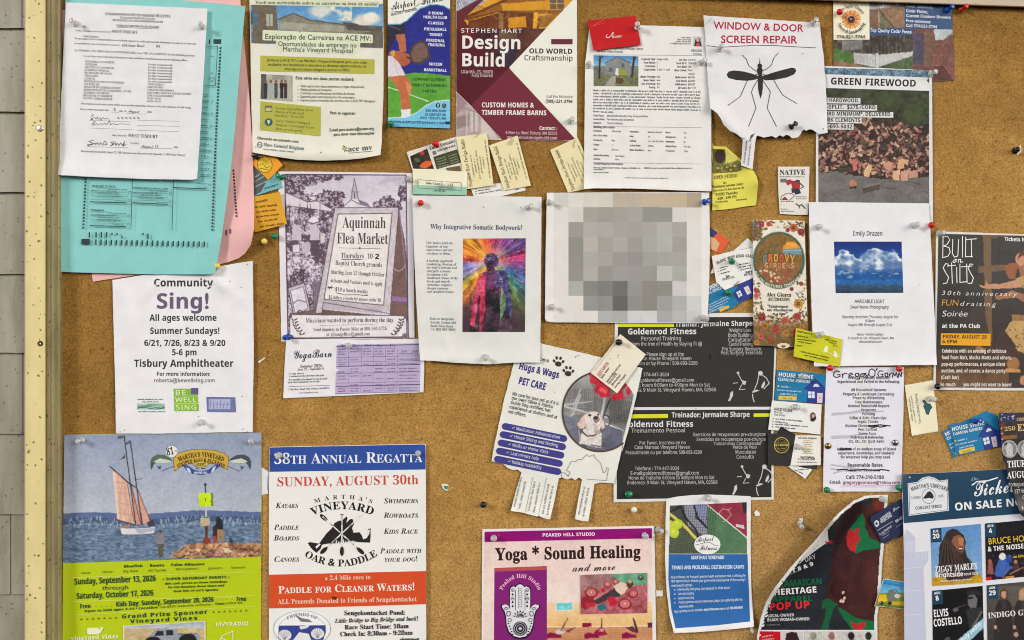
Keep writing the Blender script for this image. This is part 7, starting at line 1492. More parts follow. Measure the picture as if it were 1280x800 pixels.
s.T('Services', 652, 444.6, 686.4, 453.4, 4.6, (70, 66, 66), 'S'); s.T('Hugs & Wags', *z(592, 324), *z(793, 371), 8.6, NB, 'B'); s.T('PET CARE', *z(590, 398), *z(726, 431), 9, NB, 'B')
for px_, py_ in z(793, 292, 842, 340):
    s.E(px_ - .4, py_ + 2, 4.2, 3.3, (62, 50, 44), 10, 16)
    for ox, oy, an in ((-5.6, -1.8, -30), (-2.4, -5.6, -8), (2.4, -5.2, 14), (5.6, -1.0, 34)): s.E(px_ + ox, py_ + oy, 1.6, 2.3, (62, 50, 44), an, 12)
s.part('body_text')
for t, a in (('We care for your pet as if it is', (560, 455, 793, 506)), ('our own! Olivia is Fidelco', (557, 476, 765, 522)), ('Guide Dog certified, has', (553, 498, 752, 541)), ('experience at shelters and at', (546, 520, 785, 574)), ('vet offices.', (540, 544, 630, 564))): s.T(t, *z(*a[:2])[0], *z(*a[2:])[0], 4.2, (66, 62, 62), 's')
s.part('service_pills')
for (x0, y0, x1, y1), t, (ta, tb) in (((631.6, 533, 704.6, 548.2), '✓ Medication Administration', (.11, .94)), ((629, 543.2, 703, 558.4), '✓ House Sitting and feeding', (.11, .93)), ((626.6, 553.6, 701, 569), '✓ Walks or Home Visits', (.11, .79)), ((624.4, 563.8, 699, 579.2), '✓ Last minute help', (.11, .66)), ((622, 574, 697, 589.4), '✓ Holiday Availability', (.17, .73))):
    L_ = math.hypot(x1 - x0, y1 - y0); dx, dy = (x1 - x0) / L_, (y1 - y0) / L_; pl = []
    for k in range(9): a = R(90 + k * 22.5); pl.append((x0 + 4.3 * (math.cos(a) * dx - math.sin(a) * dy), y0 + 4.3 * (math.cos(a) * dy + math.sin(a) * dx)))
    for k in range(9): a = R(-90 + k * 22.5); pl.append((x1 + 4.3 * (math.cos(a) * dx - math.sin(a) * dy), y1 + 4.3 * (math.cos(a) * dy + math.sin(a) * dx)))
    s.P(pl, (66, 64, 138)); q = lambda u: (x0 + (x1 - x0) * u - dy * 1.5, y0 + (y1 - y0) * u + dx * 1.5); s.T(t, *q(ta), *q(tb), 4, (214, 214, 226), 's')
s.part('puppy_photo')
RX = [(703, 466), (803, 466), (803, 566), (703, 566)]
c = s.C([(701, 465), (800, 465), (800, 566), (701, 566)], (148, 148, 146), .7)
zp = Z(690, 410, 5)
c.nz(14, 10, 4); c.fill(zp(60, 380, 520, 380, 520, 640, 60, 640), (130, 128, 126)); c.fill(zp(60, 400, 260, 340, 260, 520, 60, 560), (150, 148, 146))
for k in range(16): c.seg(zp(70 + k * 13, 380, 76 + k * 13, 520), .5, (98, 96, 96)); c.seg(zp(60, 390 + k * 9, 250, 384 + k * 9), .4, (104, 102, 102)); c.seg(zp(370 + k * 10, 430, 360 + k * 10, 590), .6, (70, 68, 68)); c.seg(zp(360, 440 + k * 10, 520, 470 + k * 10), .5, (74, 72, 72))
c.seg(zp(70, 480, 250, 460), 1.6, (190, 190, 190)); c.seg(zp(78, 490, 340, 560), 2.2, (196, 196, 198)); c.seg(zp(330, 440, 300, 600), 2.8, (196, 196, 198)); c.seg(zp(180, 380, 120, 520), 1.6, (192, 192, 192)); c.seg(zp(176, 420, 130, 540, 80, 580), 2.6, (188, 188, 190)); c.seg(zp(340, 600, 440, 640), 2.4, (206, 206, 208)); c.seg(zp(362, 440, 320, 560), 1.6, (60, 58, 60)); c.seg(zp(330, 545, 352, 550, 364, 580, 352, 616, 332, 620), 1.5, (58, 56, 58))
c.fill(zp(60, 560, 130, 570, 200, 640, 300, 590, 440, 640, 440, 800, 60, 800), (104, 106, 122)); c.fill(zp(60, 540, 150, 560, 180, 600, 100, 640, 60, 640), (122, 124, 138))
rp = (196, 42, 62)
c.fill(zp(230, 280, 250, 268, 300, 310, 360, 380, 365, 430, 310, 436, 270, 400, 240, 340), rp); c.fill(zp(370, 420, 420, 400, 460, 380, 500, 350, 510, 380, 470, 430, 410, 456, 372, 446), rp); c.fill(zp(440, 390, 460, 380, 470, 420, 450, 430), (130, 124, 124)); c.fill(zp(250, 350, 270, 350, 274, 376, 256, 372), (130, 124, 124)); c.fill(zp(300, 370, 350, 390, 340, 410, 290, 390), (232, 80, 80)); c.fill(zp(310, 290, 480, 300, 510, 340, 420, 400, 360, 380), (160, 50, 60)); c.nz(4, 20, 5, zp(230, 268, 510, 300, 510, 456, 270, 440))
DG1 = (232, 222, 216)
c.fill(zp(204, 540, 236, 522, 280, 522, 302, 540, 308, 590, 300, 632, 260, 652, 220, 640, 202, 600), DG1); c.fill(zp(204, 540, 186, 560, 158, 600, 170, 626, 196, 630, 210, 600), (222, 192, 180)); c.fill(zp(298, 545, 324, 590, 330, 622, 312, 634, 298, 600), (216, 190, 178)); c.fill(zp(258, 556, 290, 546, 300, 570, 284, 596, 270, 596, 256, 574), (150, 132, 128)); c.el(*zp(272, 562)[0], 3, 2.2, (70, 58, 58)); c.el(*zp(236, 546)[0], 2.1, 1.4, (54, 46, 46)); c.el(*zp(290, 540)[0], 1.4, 1.2, (54, 46, 46)); c.seg(zp(256, 600, 270, 622, 296, 606), .9, (150, 128, 124)); c.fill(zp(262, 600, 292, 602, 284, 640, 262, 640), (206, 190, 186))
c.fill(zp(200, 630, 290, 640, 312, 660, 306, 752, 170, 720, 180, 670), (226, 218, 214)); c.seg(zp(190, 650, 220, 676, 262, 672, 298, 652), 1.7, (84, 74, 74)); c.seg(zp(176, 690, 176, 724), 1.6, (206, 196, 192)); c.seg(zp(230, 690, 226, 740), 1, (196, 186, 184)); c.seg(zp(244, 730, 300, 742), 1.6, (96, 86, 84)); c.nz(5, 26, 6, zp(160, 520, 330, 520, 330, 760, 160, 760)); c.nz(2, 14, 7, zp(160, 520, 330, 520, 330, 760, 160, 760)); c.nz(18, 26, 8); c.seg(zp(168, 640, 176, 700), 1.6, (176, 166, 164)); c.fill(zp(262, 640, 300, 634, 306, 660, 270, 664), (182, 170, 166)); c.fill(zp(204, 600, 216, 640, 232, 648, 216, 600), (206, 190, 184))
circ = [(750 + 46.8 * math.cos(a * .1047), 514.6 + 49.6 * math.sin(a * .1047)) for a in range(60)]
clipx = lambda y: 800.6 - (y - 462) * .2465
circ = [(min(x, clipx(y)), y) for x, y in circ]
c.only(circ)
s.lo += .02; s.L([p for p in circ if p[0] < clipx(p[1]) - .3][:0] or [(750 + 46.8 * math.cos(R(a)), 514.6 + 49.6 * math.sin(R(a))) for a in range(52, 314, 4)], 2.2, (82, 66, 62))
s.part('island_outline'); s.L(zb(392, 150, 388, 128, 404, 132, 418, 146, 424, 128, 410, 122, 430, 84, 446, 86, 456, 78, 472, 78, 490, 58, 500, 66, 520, 58, 524, 70, 546, 92, 558, 132, 566, 126, 572, 110, 578, 114, 570, 162, 540, 160, 490, 156), .45, (80, 76, 76))
s.part('tab_text')
for xa, ya, xb, yb in ((204, 268, 232, 150), (224, 276, 250, 160), (262, 284, 286, 166), (282, 290, 306, 170), (318, 296, 342, 176), (336, 300, 358, 184), (462, 300, 486, 184), (480, 306, 502, 190)): s.G(*zb(xa, ya), *zb(xb, yb), 2.6, (120, 116, 116))
for xa, ya, xb, yb in ((246, 286, 276, 148), (298, 300, 330, 152)): s.L(zb(xa, ya, xb, yb), .4, (120, 120, 120))
s.part('pinholes'); s.L(z(876, 268, 882, 258), .6, BLK); s.E(*z(894, 257)[0], .6, .6, BLK, n=6); s.E(*z(773, 441)[0], .5, .5, BLK, n=6)
s = Sheet('business_card', 'cream personal card pinned at a slant by a black pin over the puppy flyer', 'business card', [(775.4, 417.6), (807.4, 443), (771.4, 491.6), (738.4, 466.2)], 6.4, (236, 228, 208), wave=.15, curl=[('c', 771, 492, 20, 4)])
s.part('lettering'); s.T('JESSE GARCIA', *zp(296, 304), *zp(358, 222), 4.2, (176, 70, 74), 'S'); s.G(*zp(314, 316), *zp(362, 252), 3.2, (66, 50, 50))
for i, (a, b, cc, d) in enumerate(((346, 342, 434, 230), (360, 352, 410, 290), (376, 362, 432, 298), (396, 378, 466, 294))): s.T(('jessedoe@gmail.com', '508 864 0778', '@petslandhood', 'Marthas Vineyard')[i], *zp(a, b), *zp(cc, d), 2.7, (70, 54, 54), 'S')
s.L(zp(268, 264, 396, 102), .4, (150, 140, 130)); s.part('pinholes')
for p in zp(364, 190, 410, 182, 416, 172): s.E(p[0], p[1], .6, .6, BLK, n=6)

# ---- cards at the right of the training poster
def house_card(label, P, h, group='blue cleaning service cards'):
    s = Sheet('business_card', label, 'business card', P, h, (22, 122, 170), gloss=True, wave=.12, group=group)
    (ax, ay), (bx_, by_), (cx, cy), (dx, dy) = P
    q = lambda u, v: ((ax * (1 - u) + bx_ * u) * (1 - v) + (dx * (1 - u) + cx * u) * v, (ay * (1 - u) + by_ * u) * (1 - v) + (dy * (1 - u) + cy * u) * v)
    k = math.hypot(bx_ - ax, by_ - ay) / 64
    s.part('house_picture'); s.P([q(.56, .55), q(.77, .2), q(1, .52), q(1, 1), q(.62, 1), q(.62, .6)], (42, 62, 142)); s.L([q(.55, .56), q(.77, .2), q(1, .54)], 1.1 * k, (28, 46, 110))
    s.P([q(.63, .63), q(.76, .62), q(.77, .84), q(.64, .85)], (226, 230, 240)); s.L([q(.695, .62), q(.705, .85)], .6, (42, 62, 142)); s.L([q(.63, .74), q(.77, .73)], .6, (42, 62, 142)); s.P([q(.81, .66), q(.92, .65), q(.92, .99), q(.82, .99)], (232, 206, 216)); s.E(*q(.87, .82), .9 * k, .9 * k, (180, 50, 80), n=8); s.P([q(.72, .46), q(.75, .37), q(.79, .35), q(.83, .38), q(.85, .45)], (214, 220, 236))
    s.part('lettering'); s.T('HOUSE SHINE', *q(.03, .21), *q(.72, .21), 5 * k, (232, 238, 244), 'S'); s.T('CLEANING SERVICES', *q(.03, .35), *q(.66, .35), 3.6 * k, (226, 234, 242), 'S')
    s.E(*q(.05, .53), 1.3 * k, 1.3 * k, (216, 196, 90), n=10); s.G(*q(.1, .56), *q(.3, .56), 2.5 * k, (220, 232, 240), 5); s.G(*q(.03, .68), *q(.52, .68), 2.2 * k, (210, 226, 238), 6); s.G(*q(.1, .8), *q(.42, .8), 2.5 * k, (226, 234, 242), 7)
    s.P([q(.07, .84), q(.42, .83), q(.42, .96), q(.07, .97)], (226, 196, 74)); s.T('20% OFF', *q(.14, .94), *q(.34, .94), 1.9 * k, (120, 100, 40), 'S')
    return s
house_card('blue cleaning service card with a navy house, beside the black training poster', [(971.4, 462), (1034.6, 468), (1033, 504.6), (968.4, 500.4)], 2.2)
z = Z(960, 430, 4)
s = Sheet('business_card', 'white realtor business card with a small round portrait, under the blue house card', 'business card', [(965, 500.6), (1027, 505.6), (1025.4, 543), (960.2, 537)], 3.4, (236, 236, 232), wave=.15)
s.part('lettering'); s.T('ASHLEY KILLIAN', *z(30, 331), *z(121, 340), 3.6, (50, 48, 52), 'S'); s.T('REALTOR', *z(30, 345), *z(72, 349), 2.4, INK, 's'); s.T('Real Estate', *z(30, 357), *z(86, 362), 2.4, INK, 's')
for i, w in enumerate((134, 62, 160, 96)): s.E(*z(26 - i, 375 + i * 13)[0], .8, .8, (40, 40, 44), n=8); s.G(*z(38 - i, 378 + i * 13), *z(38 + w, 384 + i * 13 + w * .04), 2.2, (90, 88, 92))
s.part('portrait'); c = s.C(z(206, 338, 246, 340, 246, 392, 204, 390), (214, 208, 204), .5); c.el(*z(225, 358)[0], 3.4, 4, (70, 44, 40)); c.fill(z(210, 390, 214, 360, 240, 362, 244, 392), (64, 42, 40)); c.el(*z(226, 360)[0], 1.9, 2.6, (220, 170, 150)); c.fill(z(210, 392, 218, 376, 236, 376, 243, 392), (46, 44, 50)); c.only([(1016 + 4.6 * math.cos(a * .26), 521.2 + 6.2 * math.sin(a * .26)) for a in range(24)])
s = Sheet('business_card', 'black diamond-wise card corner behind the black and white card pair', 'business card', z(28, 470, 66, 412, 142, 456, 120, 520, 40, 520), 4.4, (40, 38, 40), wave=.05); s.part('print'); s.L(z(60, 430, 120, 462), .3, (70, 68, 70))
s = Sheet('business_card', 'white card pointing downwards below the black and white card pair', 'business card', z(100, 612, 150, 590, 221, 628, 186, 674), 2.6, (234, 234, 230), wave=.05); s.part('print'); s.G(*z(132, 632), *z(176, 652), 2, INK); s.G(*z(150, 632), *z(206, 628), 2, INK)
s = Sheet('business_card', 'thin dark card edge under the white half of the emblem card', 'business card', z(130, 606, 250, 600, 243, 626, 180, 618), 3.6, (44, 42, 44), wave=.05); s.part('print'); s.L(z(190, 614, 240, 620), .3, (90, 88, 90))
s = Sheet('business_card', 'black card with a gold round emblem beside its white printed twin', 'business card', z(0, 446, 32, 448, 138, 456, 114, 606, 0, 604), 5.0, (50, 48, 47), wave=.12)
s.part('gold_emblem'); s.ring(*z(68, 506)[0], 9, 9.6, 1.0, (206, 184, 70)); s.ring(*z(68, 506)[0], 6.6, 7, .5, (150, 136, 60)); s.T('FIX-IT BROTHERS', *z(32, 510), *z(105, 511), 2.6, (214, 196, 100), 'S'); s.G(*z(48, 496), *z(90, 497), 1.8, (170, 152, 70)); s.G(*z(50, 524), *z(86, 525), 1.8, (170, 152, 70))
s = Sheet('business_card', 'white card with gold and black print, right half of the emblem pair', 'business card', [(994.6, 544), (1025.6, 544.6), (1026, 581.4), (988, 582)], 5.4, (236, 234, 228), wave=.15)
s.part('lettering'); s.T('Full Service Handyman', *z(150, 474), *z(244, 476), 2.5, (80, 72, 60), 'S')
for i, (a, b) in enumerate(((176, 218), (170, 224), (178, 216), (168, 226), (174, 220), (166, 228), (176, 216), (172, 224))): s.G(*z(a, 486 + i * 9), *z(b, 486 + i * 9), 1.7, (206, 176, 90))
s.T('Derek DaMaren', *z(162, 570), *z(232, 571), 2.7, (50, 48, 48), 'S'); s.T('1-774-563-7501', *z(150, 581), *z(236, 582), 3, (40, 38, 40), 'S'); s.G(*z(146, 593), *z(248, 594), 1.7, (90, 86, 84))

# ---- odd-job flyer
s = Sheet('flyer', 'white handyman flyer with a big black handwritten name and grey erased smudges', 'flyer', [(1033, 458), (1080, 458.6), (1130, 459), (1129.2, 520), (1126.4, 614.6), (1080, 614.4), (1028.8, 614.6), (1030, 540)], 2.8, (231, 230, 240), wave=.3, curl=[('e', 1130, 480, 1127, 590, 8, 1.5)])
s.part('smudges')
SM = (192, 192, 204)
for p in (((1040, 517), (1062, 516), (1080, 512)), ((1040, 518.6), (1070, 515.6), (1104, 514)), ((1040, 545.6), (1062, 545), (1084, 542)), ((1040, 547.6), (1070, 546.4), (1104, 547)), ((1039, 581), (1060, 584), (1078, 588)), ((1039, 586), (1058, 588.6), (1070, 589)), ((1042, 591.6), (1060, 586))): s.L(p, 2.2, SM)
c = s.C([(1070, 470), (1088, 470), (1090, 560), (1072, 560)], (231, 230, 240), 1.0, 0); c.nz(9, 12, 4); c.C = np.minimum(c.C, 232)
s.part('body_text'); GT = (64, 58, 78)
rows = (('Lifelong Chilmark Resident', 400, 607, 176), ('Experienced and Skilled in the following:', 347, 660, 195), ('All Household Systems', 415, 592, 236), ('Property & Landscape Caretaking', 375, 632, 257), ('Property Winterizing', 423, 583, 276), ('Tree Maintenance', 435, 572, 297), ('General Household Repairs', 400, 607, 316), ('Carpentry', 465, 540, 336), ('Painting', 470, 535, 356), ('Cellar & Attic Clean-Ups', 407, 592, 376), ('Septic Checks', 448, 552, 395), ('Outdoor Showers', 386, 512, 415), ('Pest Control', 450, 545, 434), ('Dump Runs', 453, 540, 454), ('Pick-Ups & Deliveries', 413, 577, 473), ('Etc, Etc, Etc (Just Ask!)', 402, 583, 493), ('A lifetime of an endless array of Island', 345, 640, 532), ('experience, knowledge, and contacts', 350, 632, 552), ('for whatever help you may need.', 363, 615, 572), ('Reasonable Rates.', 397, 578, 614), ('(Senior Discount)', 410, 560, 637), ('Call: 774-310-5180', 390, 580, 675))
for t, a, b, y in rows: s.T(t, *z(a, y), *z(b, y), 4.6 if y > 600 and y != 637 else 3.5, GT, 'S')
s.T('Email:', *z(307, 699), *z(366, 699), 4, GT, 'S'); s.T('gregorygoorman@Yahoo.com', *z(374, 699), *z(660, 700), 3.8, (150, 60, 110), 'S'); s.L(z(374, 705, 660, 706), .6, (170, 80, 110)); s.G(*z(360, 716), *z(580, 717), 1.4, (200, 198, 208))
s.part('marker_writing'); MB_ = (34, 28, 32)
def mk(*p, w=1.25): s.L(z(*p), w, MB_)
mk(360, 140, 346, 134, 330, 142, 328, 160, 342, 168, 360, 162, 360, 152, 346, 154); mk(370, 148, 374, 168); mk(372, 158, 384, 146, 396, 150); mk(404, 158, 424, 152, 416, 144, 404, 152, 408, 166, 428, 164); mk(450, 146, 436, 150, 440, 164, 454, 160, 454, 146, 458, 172, 444, 178); mk(464, 152, 474, 148, 476, 164, 464, 164, 464, 152); mk(482, 148, 486, 166); mk(466, 150, 490, 146); mk(486, 146, 494, 160); mk(506, 144, 496, 164, 488, 176)
mk(520, 124, 506, 132, 504, 154, 518, 166, 534, 158, 536, 134, 520, 124); mk(546, 120, 542, 132); mk(576, 136, 558, 134, 548, 150, 556, 166, 574, 162, 574, 150, 564, 152); mk(584, 148, 596, 144, 600, 162, 588, 164, 584, 148); mk(606, 148, 610, 166); mk(608, 154, 620, 144); mk(622, 168, 626, 144, 634, 160, 642, 142, 648, 168); mk(652, 166, 654, 144, 666, 164, 668, 140)
for p in ((502, 410, 560, 404, 612, 410), (505, 414, 540, 408, 560, 416, 600, 408), (516, 420, 552, 410), (358, 524, 416, 522), (358, 530, 418, 528), (360, 527, 416, 526), (345, 630, 380, 626, 410, 632), (410, 632, 470, 628, 560, 632), (560, 628, 590, 630, 606, 634)): mk(*p, w=1.5)
# ---- cream card with island shape
s = Sheet('business_card', 'cream painter card with a dark teal island shape, hanging sideways under the dancers poster', 'business card', z(683, 206, 825, 181, 852, 436, 720, 459), 1.0, (240, 233, 202), wave=.15, curl=[('c', 1140, 545, 14, 2)])
s.part('island_shape'); s.P(z(770, 284, 782, 278, 796, 296, 812, 298, 822, 318, 812, 330, 804, 354, 790, 352, 786, 334, 776, 312, 782, 300), (50, 88, 96)); s.part('lettering')
s.T('Vineyard Quality Painting', *z(766, 398), *z(744, 248), 3, (90, 100, 96), 'r'); s.G(*z(742, 392), *z(718, 256), 2.2, (120, 120, 104)); s.G(*z(726, 384), *z(708, 264), 2.2, (120, 120, 104))
# ---- two more cleaning cards
house_card('blue cleaning service card tilted up, lower and left of its twin on the cork', [(1177.6, 539.4), (1232, 514), (1246, 546), (1191.6, 572.6)], .8)
house_card('blue cleaning service card on top of its tilted twin, left of the coin show poster', [(1186.2, 531.4), (1246.4, 519), (1251.4, 557.4), (1196, 569.8)], 2.4)
s = Sheet('business_card', 'plain blue card corner sticking out behind the two cleaning service cards', 'business card', [(1220, 524), (1232.6, 513.4), (1247, 519.6), (1248, 530), (1226, 534)], .4, (28, 124, 174), gloss=True, wave=.05); s.part('print'); s.L([(1226, 521), (1244, 521.6)], .4, (40, 140, 186))

# ---- concert series poster
z = Z(1125, 580, 3.6387)
s = Sheet('poster', 'concert series poster with a navy heading and four performer pictures, bottom right corner', 'poster', [(1127.4, 592.6), (1180, 590.4), (1240, 587), (1296, 584), (1296, 812), (1131, 812), (1130.4, 720), (1129, 650)], 7.6, (226, 226, 233), gloss=True, wave=.3, curl=[('e', 1128, 600, 1131, 800, 14, 2)])
NV = (30, 66, 92)
s.part('heading_band').P([(1127.6, 592.8), (1180, 590.6), (1240, 587.2), (1295.6, 584.2), (1295.6, 640.6), (1230, 645.8), (1129.6, 654)], NV)
s.part('crest', 'heading_band'); cw = (226, 228, 232); P_ = z(35, 88, 78, 82, 102, 62, 130, 56, 156, 62, 180, 76, 218, 70, 222, 212, 40, 236); s.P(P_, cw); s.L(z(40, 92, 80, 87, 104, 68, 130, 62, 154, 68, 178, 82, 214, 76, 217, 208, 45, 230, 40, 92), .5, (60, 80, 100))
s.A("MARTHA'S VINEYARD", *z(134, 290)[0], 50.4, -26, 26.5, 5.0, (50, 62, 76), 'S'); s.T('SUMMER', *z(48, 160), *z(95, 156), 3.2, (70, 80, 92), 's'); s.T('2026', *z(174, 152), *z(198, 150), 3.2, (70, 80, 92), 's'); s.T('CONCERT SERIES', *z(70, 208), *z(191, 198), 3.9, (50, 62, 76), 'S'); s.ring(*z(130, 146)[0], 8.2, 9.2, .6, (60, 70, 84)); s.P(z(104, 156, 118, 138, 126, 126, 138, 124, 148, 136, 154, 150, 148, 158, 130, 154, 116, 158), (40, 44, 52))
s.part('lettering', 'heading_band'); s.T('the', *z(324, 78), *z(358, 70), 4.4, (150, 170, 186), 'c'); s.T('Tickets', *z(334, 148), *z(556, 122), 18, (232, 236, 240), 'c', .1); s.L(z(328, 96, 350, 80, 400, 76, 444, 62), 1.6, (232, 236, 240)); s.T('ON SALE NOW', *z(249, 212), *z(612, 184), 9.6, (236, 238, 240), 'S')
s.part('lighthouse_picture'); LB = (196, 200, 222)
s.P(z(18, 330, 30, 296, 48, 312, 66, 330, 72, 350, 18, 356), LB); s.P(z(20, 356, 68, 352, 70, 404, 20, 408), (206, 209, 228)); s.P(z(18, 404, 130, 398, 128, 440, 106, 476, 108, 520, 120, 820, 20, 820, 18, 480), LB)
for k in range(5): s.L(z(20 + k * 12, 356, 20 + k * 12, 404), .6, LB); s.L(z(72 + k * 14, 400, 72 + k * 14, 430), .6, (232, 232, 238))
for y in (476, 580, 690): s.L(z(18, y, 112, y - 8), .6, (222, 224, 234))
s.L(z(72, 402, 130, 398), .8, LB)
tiles = ((138, 294, 368, 272, 376, 540, 146, 556), (386, 272, 620, 250, 620, 508, 392, 530), (146, 578, 376, 554, 382, 830, 150, 830), (394, 552, 620, 530, 620, 830, 398, 830))
def tagbox(x, y, mth, day):
    s.P(z(x, y, x + 48, y - 4, x + 50, y + 60, x + 2, y + 64), NV); s.T(mth, *z(x + 10, y + 18), *z(x + 38, y + 15), 3.2, WHT, 'S'); w = 16 if len(day) == 2 else 8; s.T(day, *z(x + 25 - w, y + 46), *z(x + 25 + w, y + 43), 6, WHT, 'S')
s.part('performer_picture')
c = s.C(z(*tiles[0]), (112, 158, 204), .75); c.gy(655, (92, 142, 200), 735, (138, 178, 210)); c.nz(24, 8, 4)
c.fill(z(200, 330, 214, 306, 240, 294, 264, 300, 290, 326, 300, 356, 296, 380, 304, 420, 320, 450, 176, 452, 178, 380), (52, 42, 42)); c.fill(z(244, 330, 270, 322, 288, 336, 294, 372, 284, 412, 264, 424, 240, 400, 232, 360), (140, 92, 68)); c.fill(z(264, 336, 288, 338, 286, 372, 270, 366), (178, 124, 92)); c.fill(z(262, 384, 288, 378, 284, 394, 268, 396), (70, 40, 40)); c.fill(z(268, 384, 286, 380, 284, 386, 270, 388), (226, 216, 206)); c.fill(z(240, 400, 280, 402, 270, 430, 240, 430), (74, 50, 44))
for k in range(14): c.seg(z(204 + k * 3, 330 + k * 3, 184 + k * 9, 452), .9, (40, 32, 32) if k % 2 else (88, 68, 58))
for k in range(5): c.seg(z(284 - k * 4, 400 + k * 4, 330 - k * 6, 452), .9, (52, 40, 38))
c.fill(z(142, 556, 146, 520, 176, 500, 360, 496, 376, 520, 376, 544), (196, 152, 40)); c.nz(5, 30, 5, z(142, 556, 146, 520, 176, 500, 360, 496, 376, 520, 376, 544)); c.fill(z(176, 452, 320, 450, 350, 500, 300, 530, 220, 530, 160, 500), (60, 46, 44))
s.T('ZIGGY MARLEY', *z(160, 494), *z(355, 476), 7.6, (236, 236, 236), 'R'); s.T('Brightside', *z(160, 516), *z(288, 510), 6, (236, 236, 236), 'S'); s.T('TOUR 2026', *z(290, 508), *z(356, 502), 3.0, (226, 226, 230), 'S'); s.G(*z(186, 536), *z(330, 528), 2.4, (232, 232, 232)); tagbox(140, 294, 'JUL', '20')
s.part('performer_picture')
c = s.C(z(*tiles[1]), (20, 20, 28), .75); c.nz(12, 8, 6); c.fill(z(386, 420, 620, 400, 620, 540, 390, 534), (34, 26, 34))
c.fill(z(436, 470, 452, 432, 476, 424, 492, 440, 500, 480, 470, 514, 440, 512, 430, 500), (60, 100, 176)); c.el(*z(466, 420)[0], 4.2, 4.4, (226, 226, 226)); c.fill(z(480, 452, 516, 468, 512, 478, 480, 472), (56, 92, 160)); c.el(*z(496, 432)[0], 4, 5.4, (40, 70, 150)); c.el(*z(410, 444)[0], 2.6, 3, (170, 96, 76)); c.fill(z(400, 456, 420, 452, 426, 500, 398, 500), (150, 84, 84)); c.el(*z(526, 444)[0], 2.2, 2.6, (170, 120, 96)); c.fill(z(516, 456, 538, 452, 540, 490, 516, 490), (80, 44, 60)); c.fill(z(560, 440, 620, 436, 620, 500, 560, 500), (50, 36, 44)); c.seg(z(500, 500, 540, 480, 560, 470), 1, (190, 150, 90)); c.fill(z(480, 512, 520, 508, 516, 524, 478, 526), (196, 140, 70)); c.fill(z(392, 516, 416, 512, 416, 530, 392, 532), (190, 30, 50)); c.spots(40, (1233, 692, 1290, 724), (.4, .9), ((150, 60, 70), (70, 90, 150), (160, 130, 70), (60, 60, 80)), 8)
s.T('BRUCE HORNSBY', *z(402, 366), *z(668, 342), 7.6, (226, 190, 60), 'g'); s.T('& THE NOISEMAKERS', *z(400, 398), *z(670, 374), 6, (232, 232, 232), 'S'); s.G(*z(516, 428), *z(590, 420), 3.4, (216, 180, 50)); tagbox(388, 270, 'AUG', '4')
s.part('performer_picture')
c = s.C(z(*tiles[2]), (24, 24, 27), .75); c.nz(14, 8, 7); c.fill(z(304, 580, 346, 570, 372, 584, 370, 596, 304, 596), (44, 44, 48)); c.fill(z(310, 600, 336, 592, 352, 612, 348, 650, 326, 664, 308, 640), (108, 106, 108)); c.fill(z(308, 606, 332, 602, 334, 612, 310, 616), (40, 40, 42)); c.fill(z(300, 660, 370, 650, 380, 760, 320, 780), (48, 48, 52)); c.fill(z(238, 660, 262, 650, 266, 666, 246, 676), (96, 94, 96)); c.seg(z(262, 652, 300, 640), 1, (84, 84, 86)); c.seg(z(330, 740, 372, 670), 2, (110, 108, 108)); c.seg(z(290, 800, 350, 720), 2.2, (90, 90, 94)); c.fill(z(206, 790, 226, 784, 230, 812, 200, 812), (90, 88, 90)); c.fill(z(380, 700, 384, 740, 290, 830, 230, 830), (150, 196, 214))
s.T('ELVIS', *z(154, 697), *z(222, 690), 9.2, (236, 236, 236), 'S'); s.T('COSTELLO', *z(154, 740), *z(284, 726), 9.2, (236, 236, 236), 'S'); s.T('mvy radio', *z(282, 812), *z(372, 730), 5, (236, 240, 244), 'I'); tagbox(146, 576, 'AUG', '8')
s.part('performer_picture')
c = s.C(z(*tiles[3]), (78, 72, 68), .75); c.gy(733, (96, 90, 84), 800, (60, 56, 54)); c.nz(14, 14, 8)
for x0 in (470, 556):
    c.fill(z(x0 - 40, 660, x0 - 22, 620, x0 + 20, 614, x0 + 42, 650, x0 + 40, 830, x0 - 44, 830), (50, 46, 46)); c.fill(z(x0 - 16, 600, x0 - 14, 576, x0 + 4, 562, x0 + 20, 576, x0 + 22, 618, x0 - 16, 622), (92, 70, 52) if x0 < 500 else (176, 140, 92)); c.fill(z(x0 - 8, 580, x0 + 12, 578, x0 + 12, 604, x0 + 2, 614, x0 - 8, 604), (190, 152, 130)); c.fill(z(x0 - 6, 622, x0 + 12, 620, x0 + 10, 660, x0 - 2, 660), (64, 60, 62)); c.seg(z(x0 - 36, 660, x0 - 40, 730, x0 - 20, 760), 1.6, (74, 68, 66)); c.el(*z(x0 - 36, 742)[0], 2, 2.6, (190, 152, 130))
c.el(*z(528, 776)[0], 3, 3, (180, 146, 126))
s.T('INDIGO GIRLS', *z(401, 702), *z(640, 680), 6.8, (230, 228, 224), 'R'); tagbox(396, 552, 'AUG', '29')

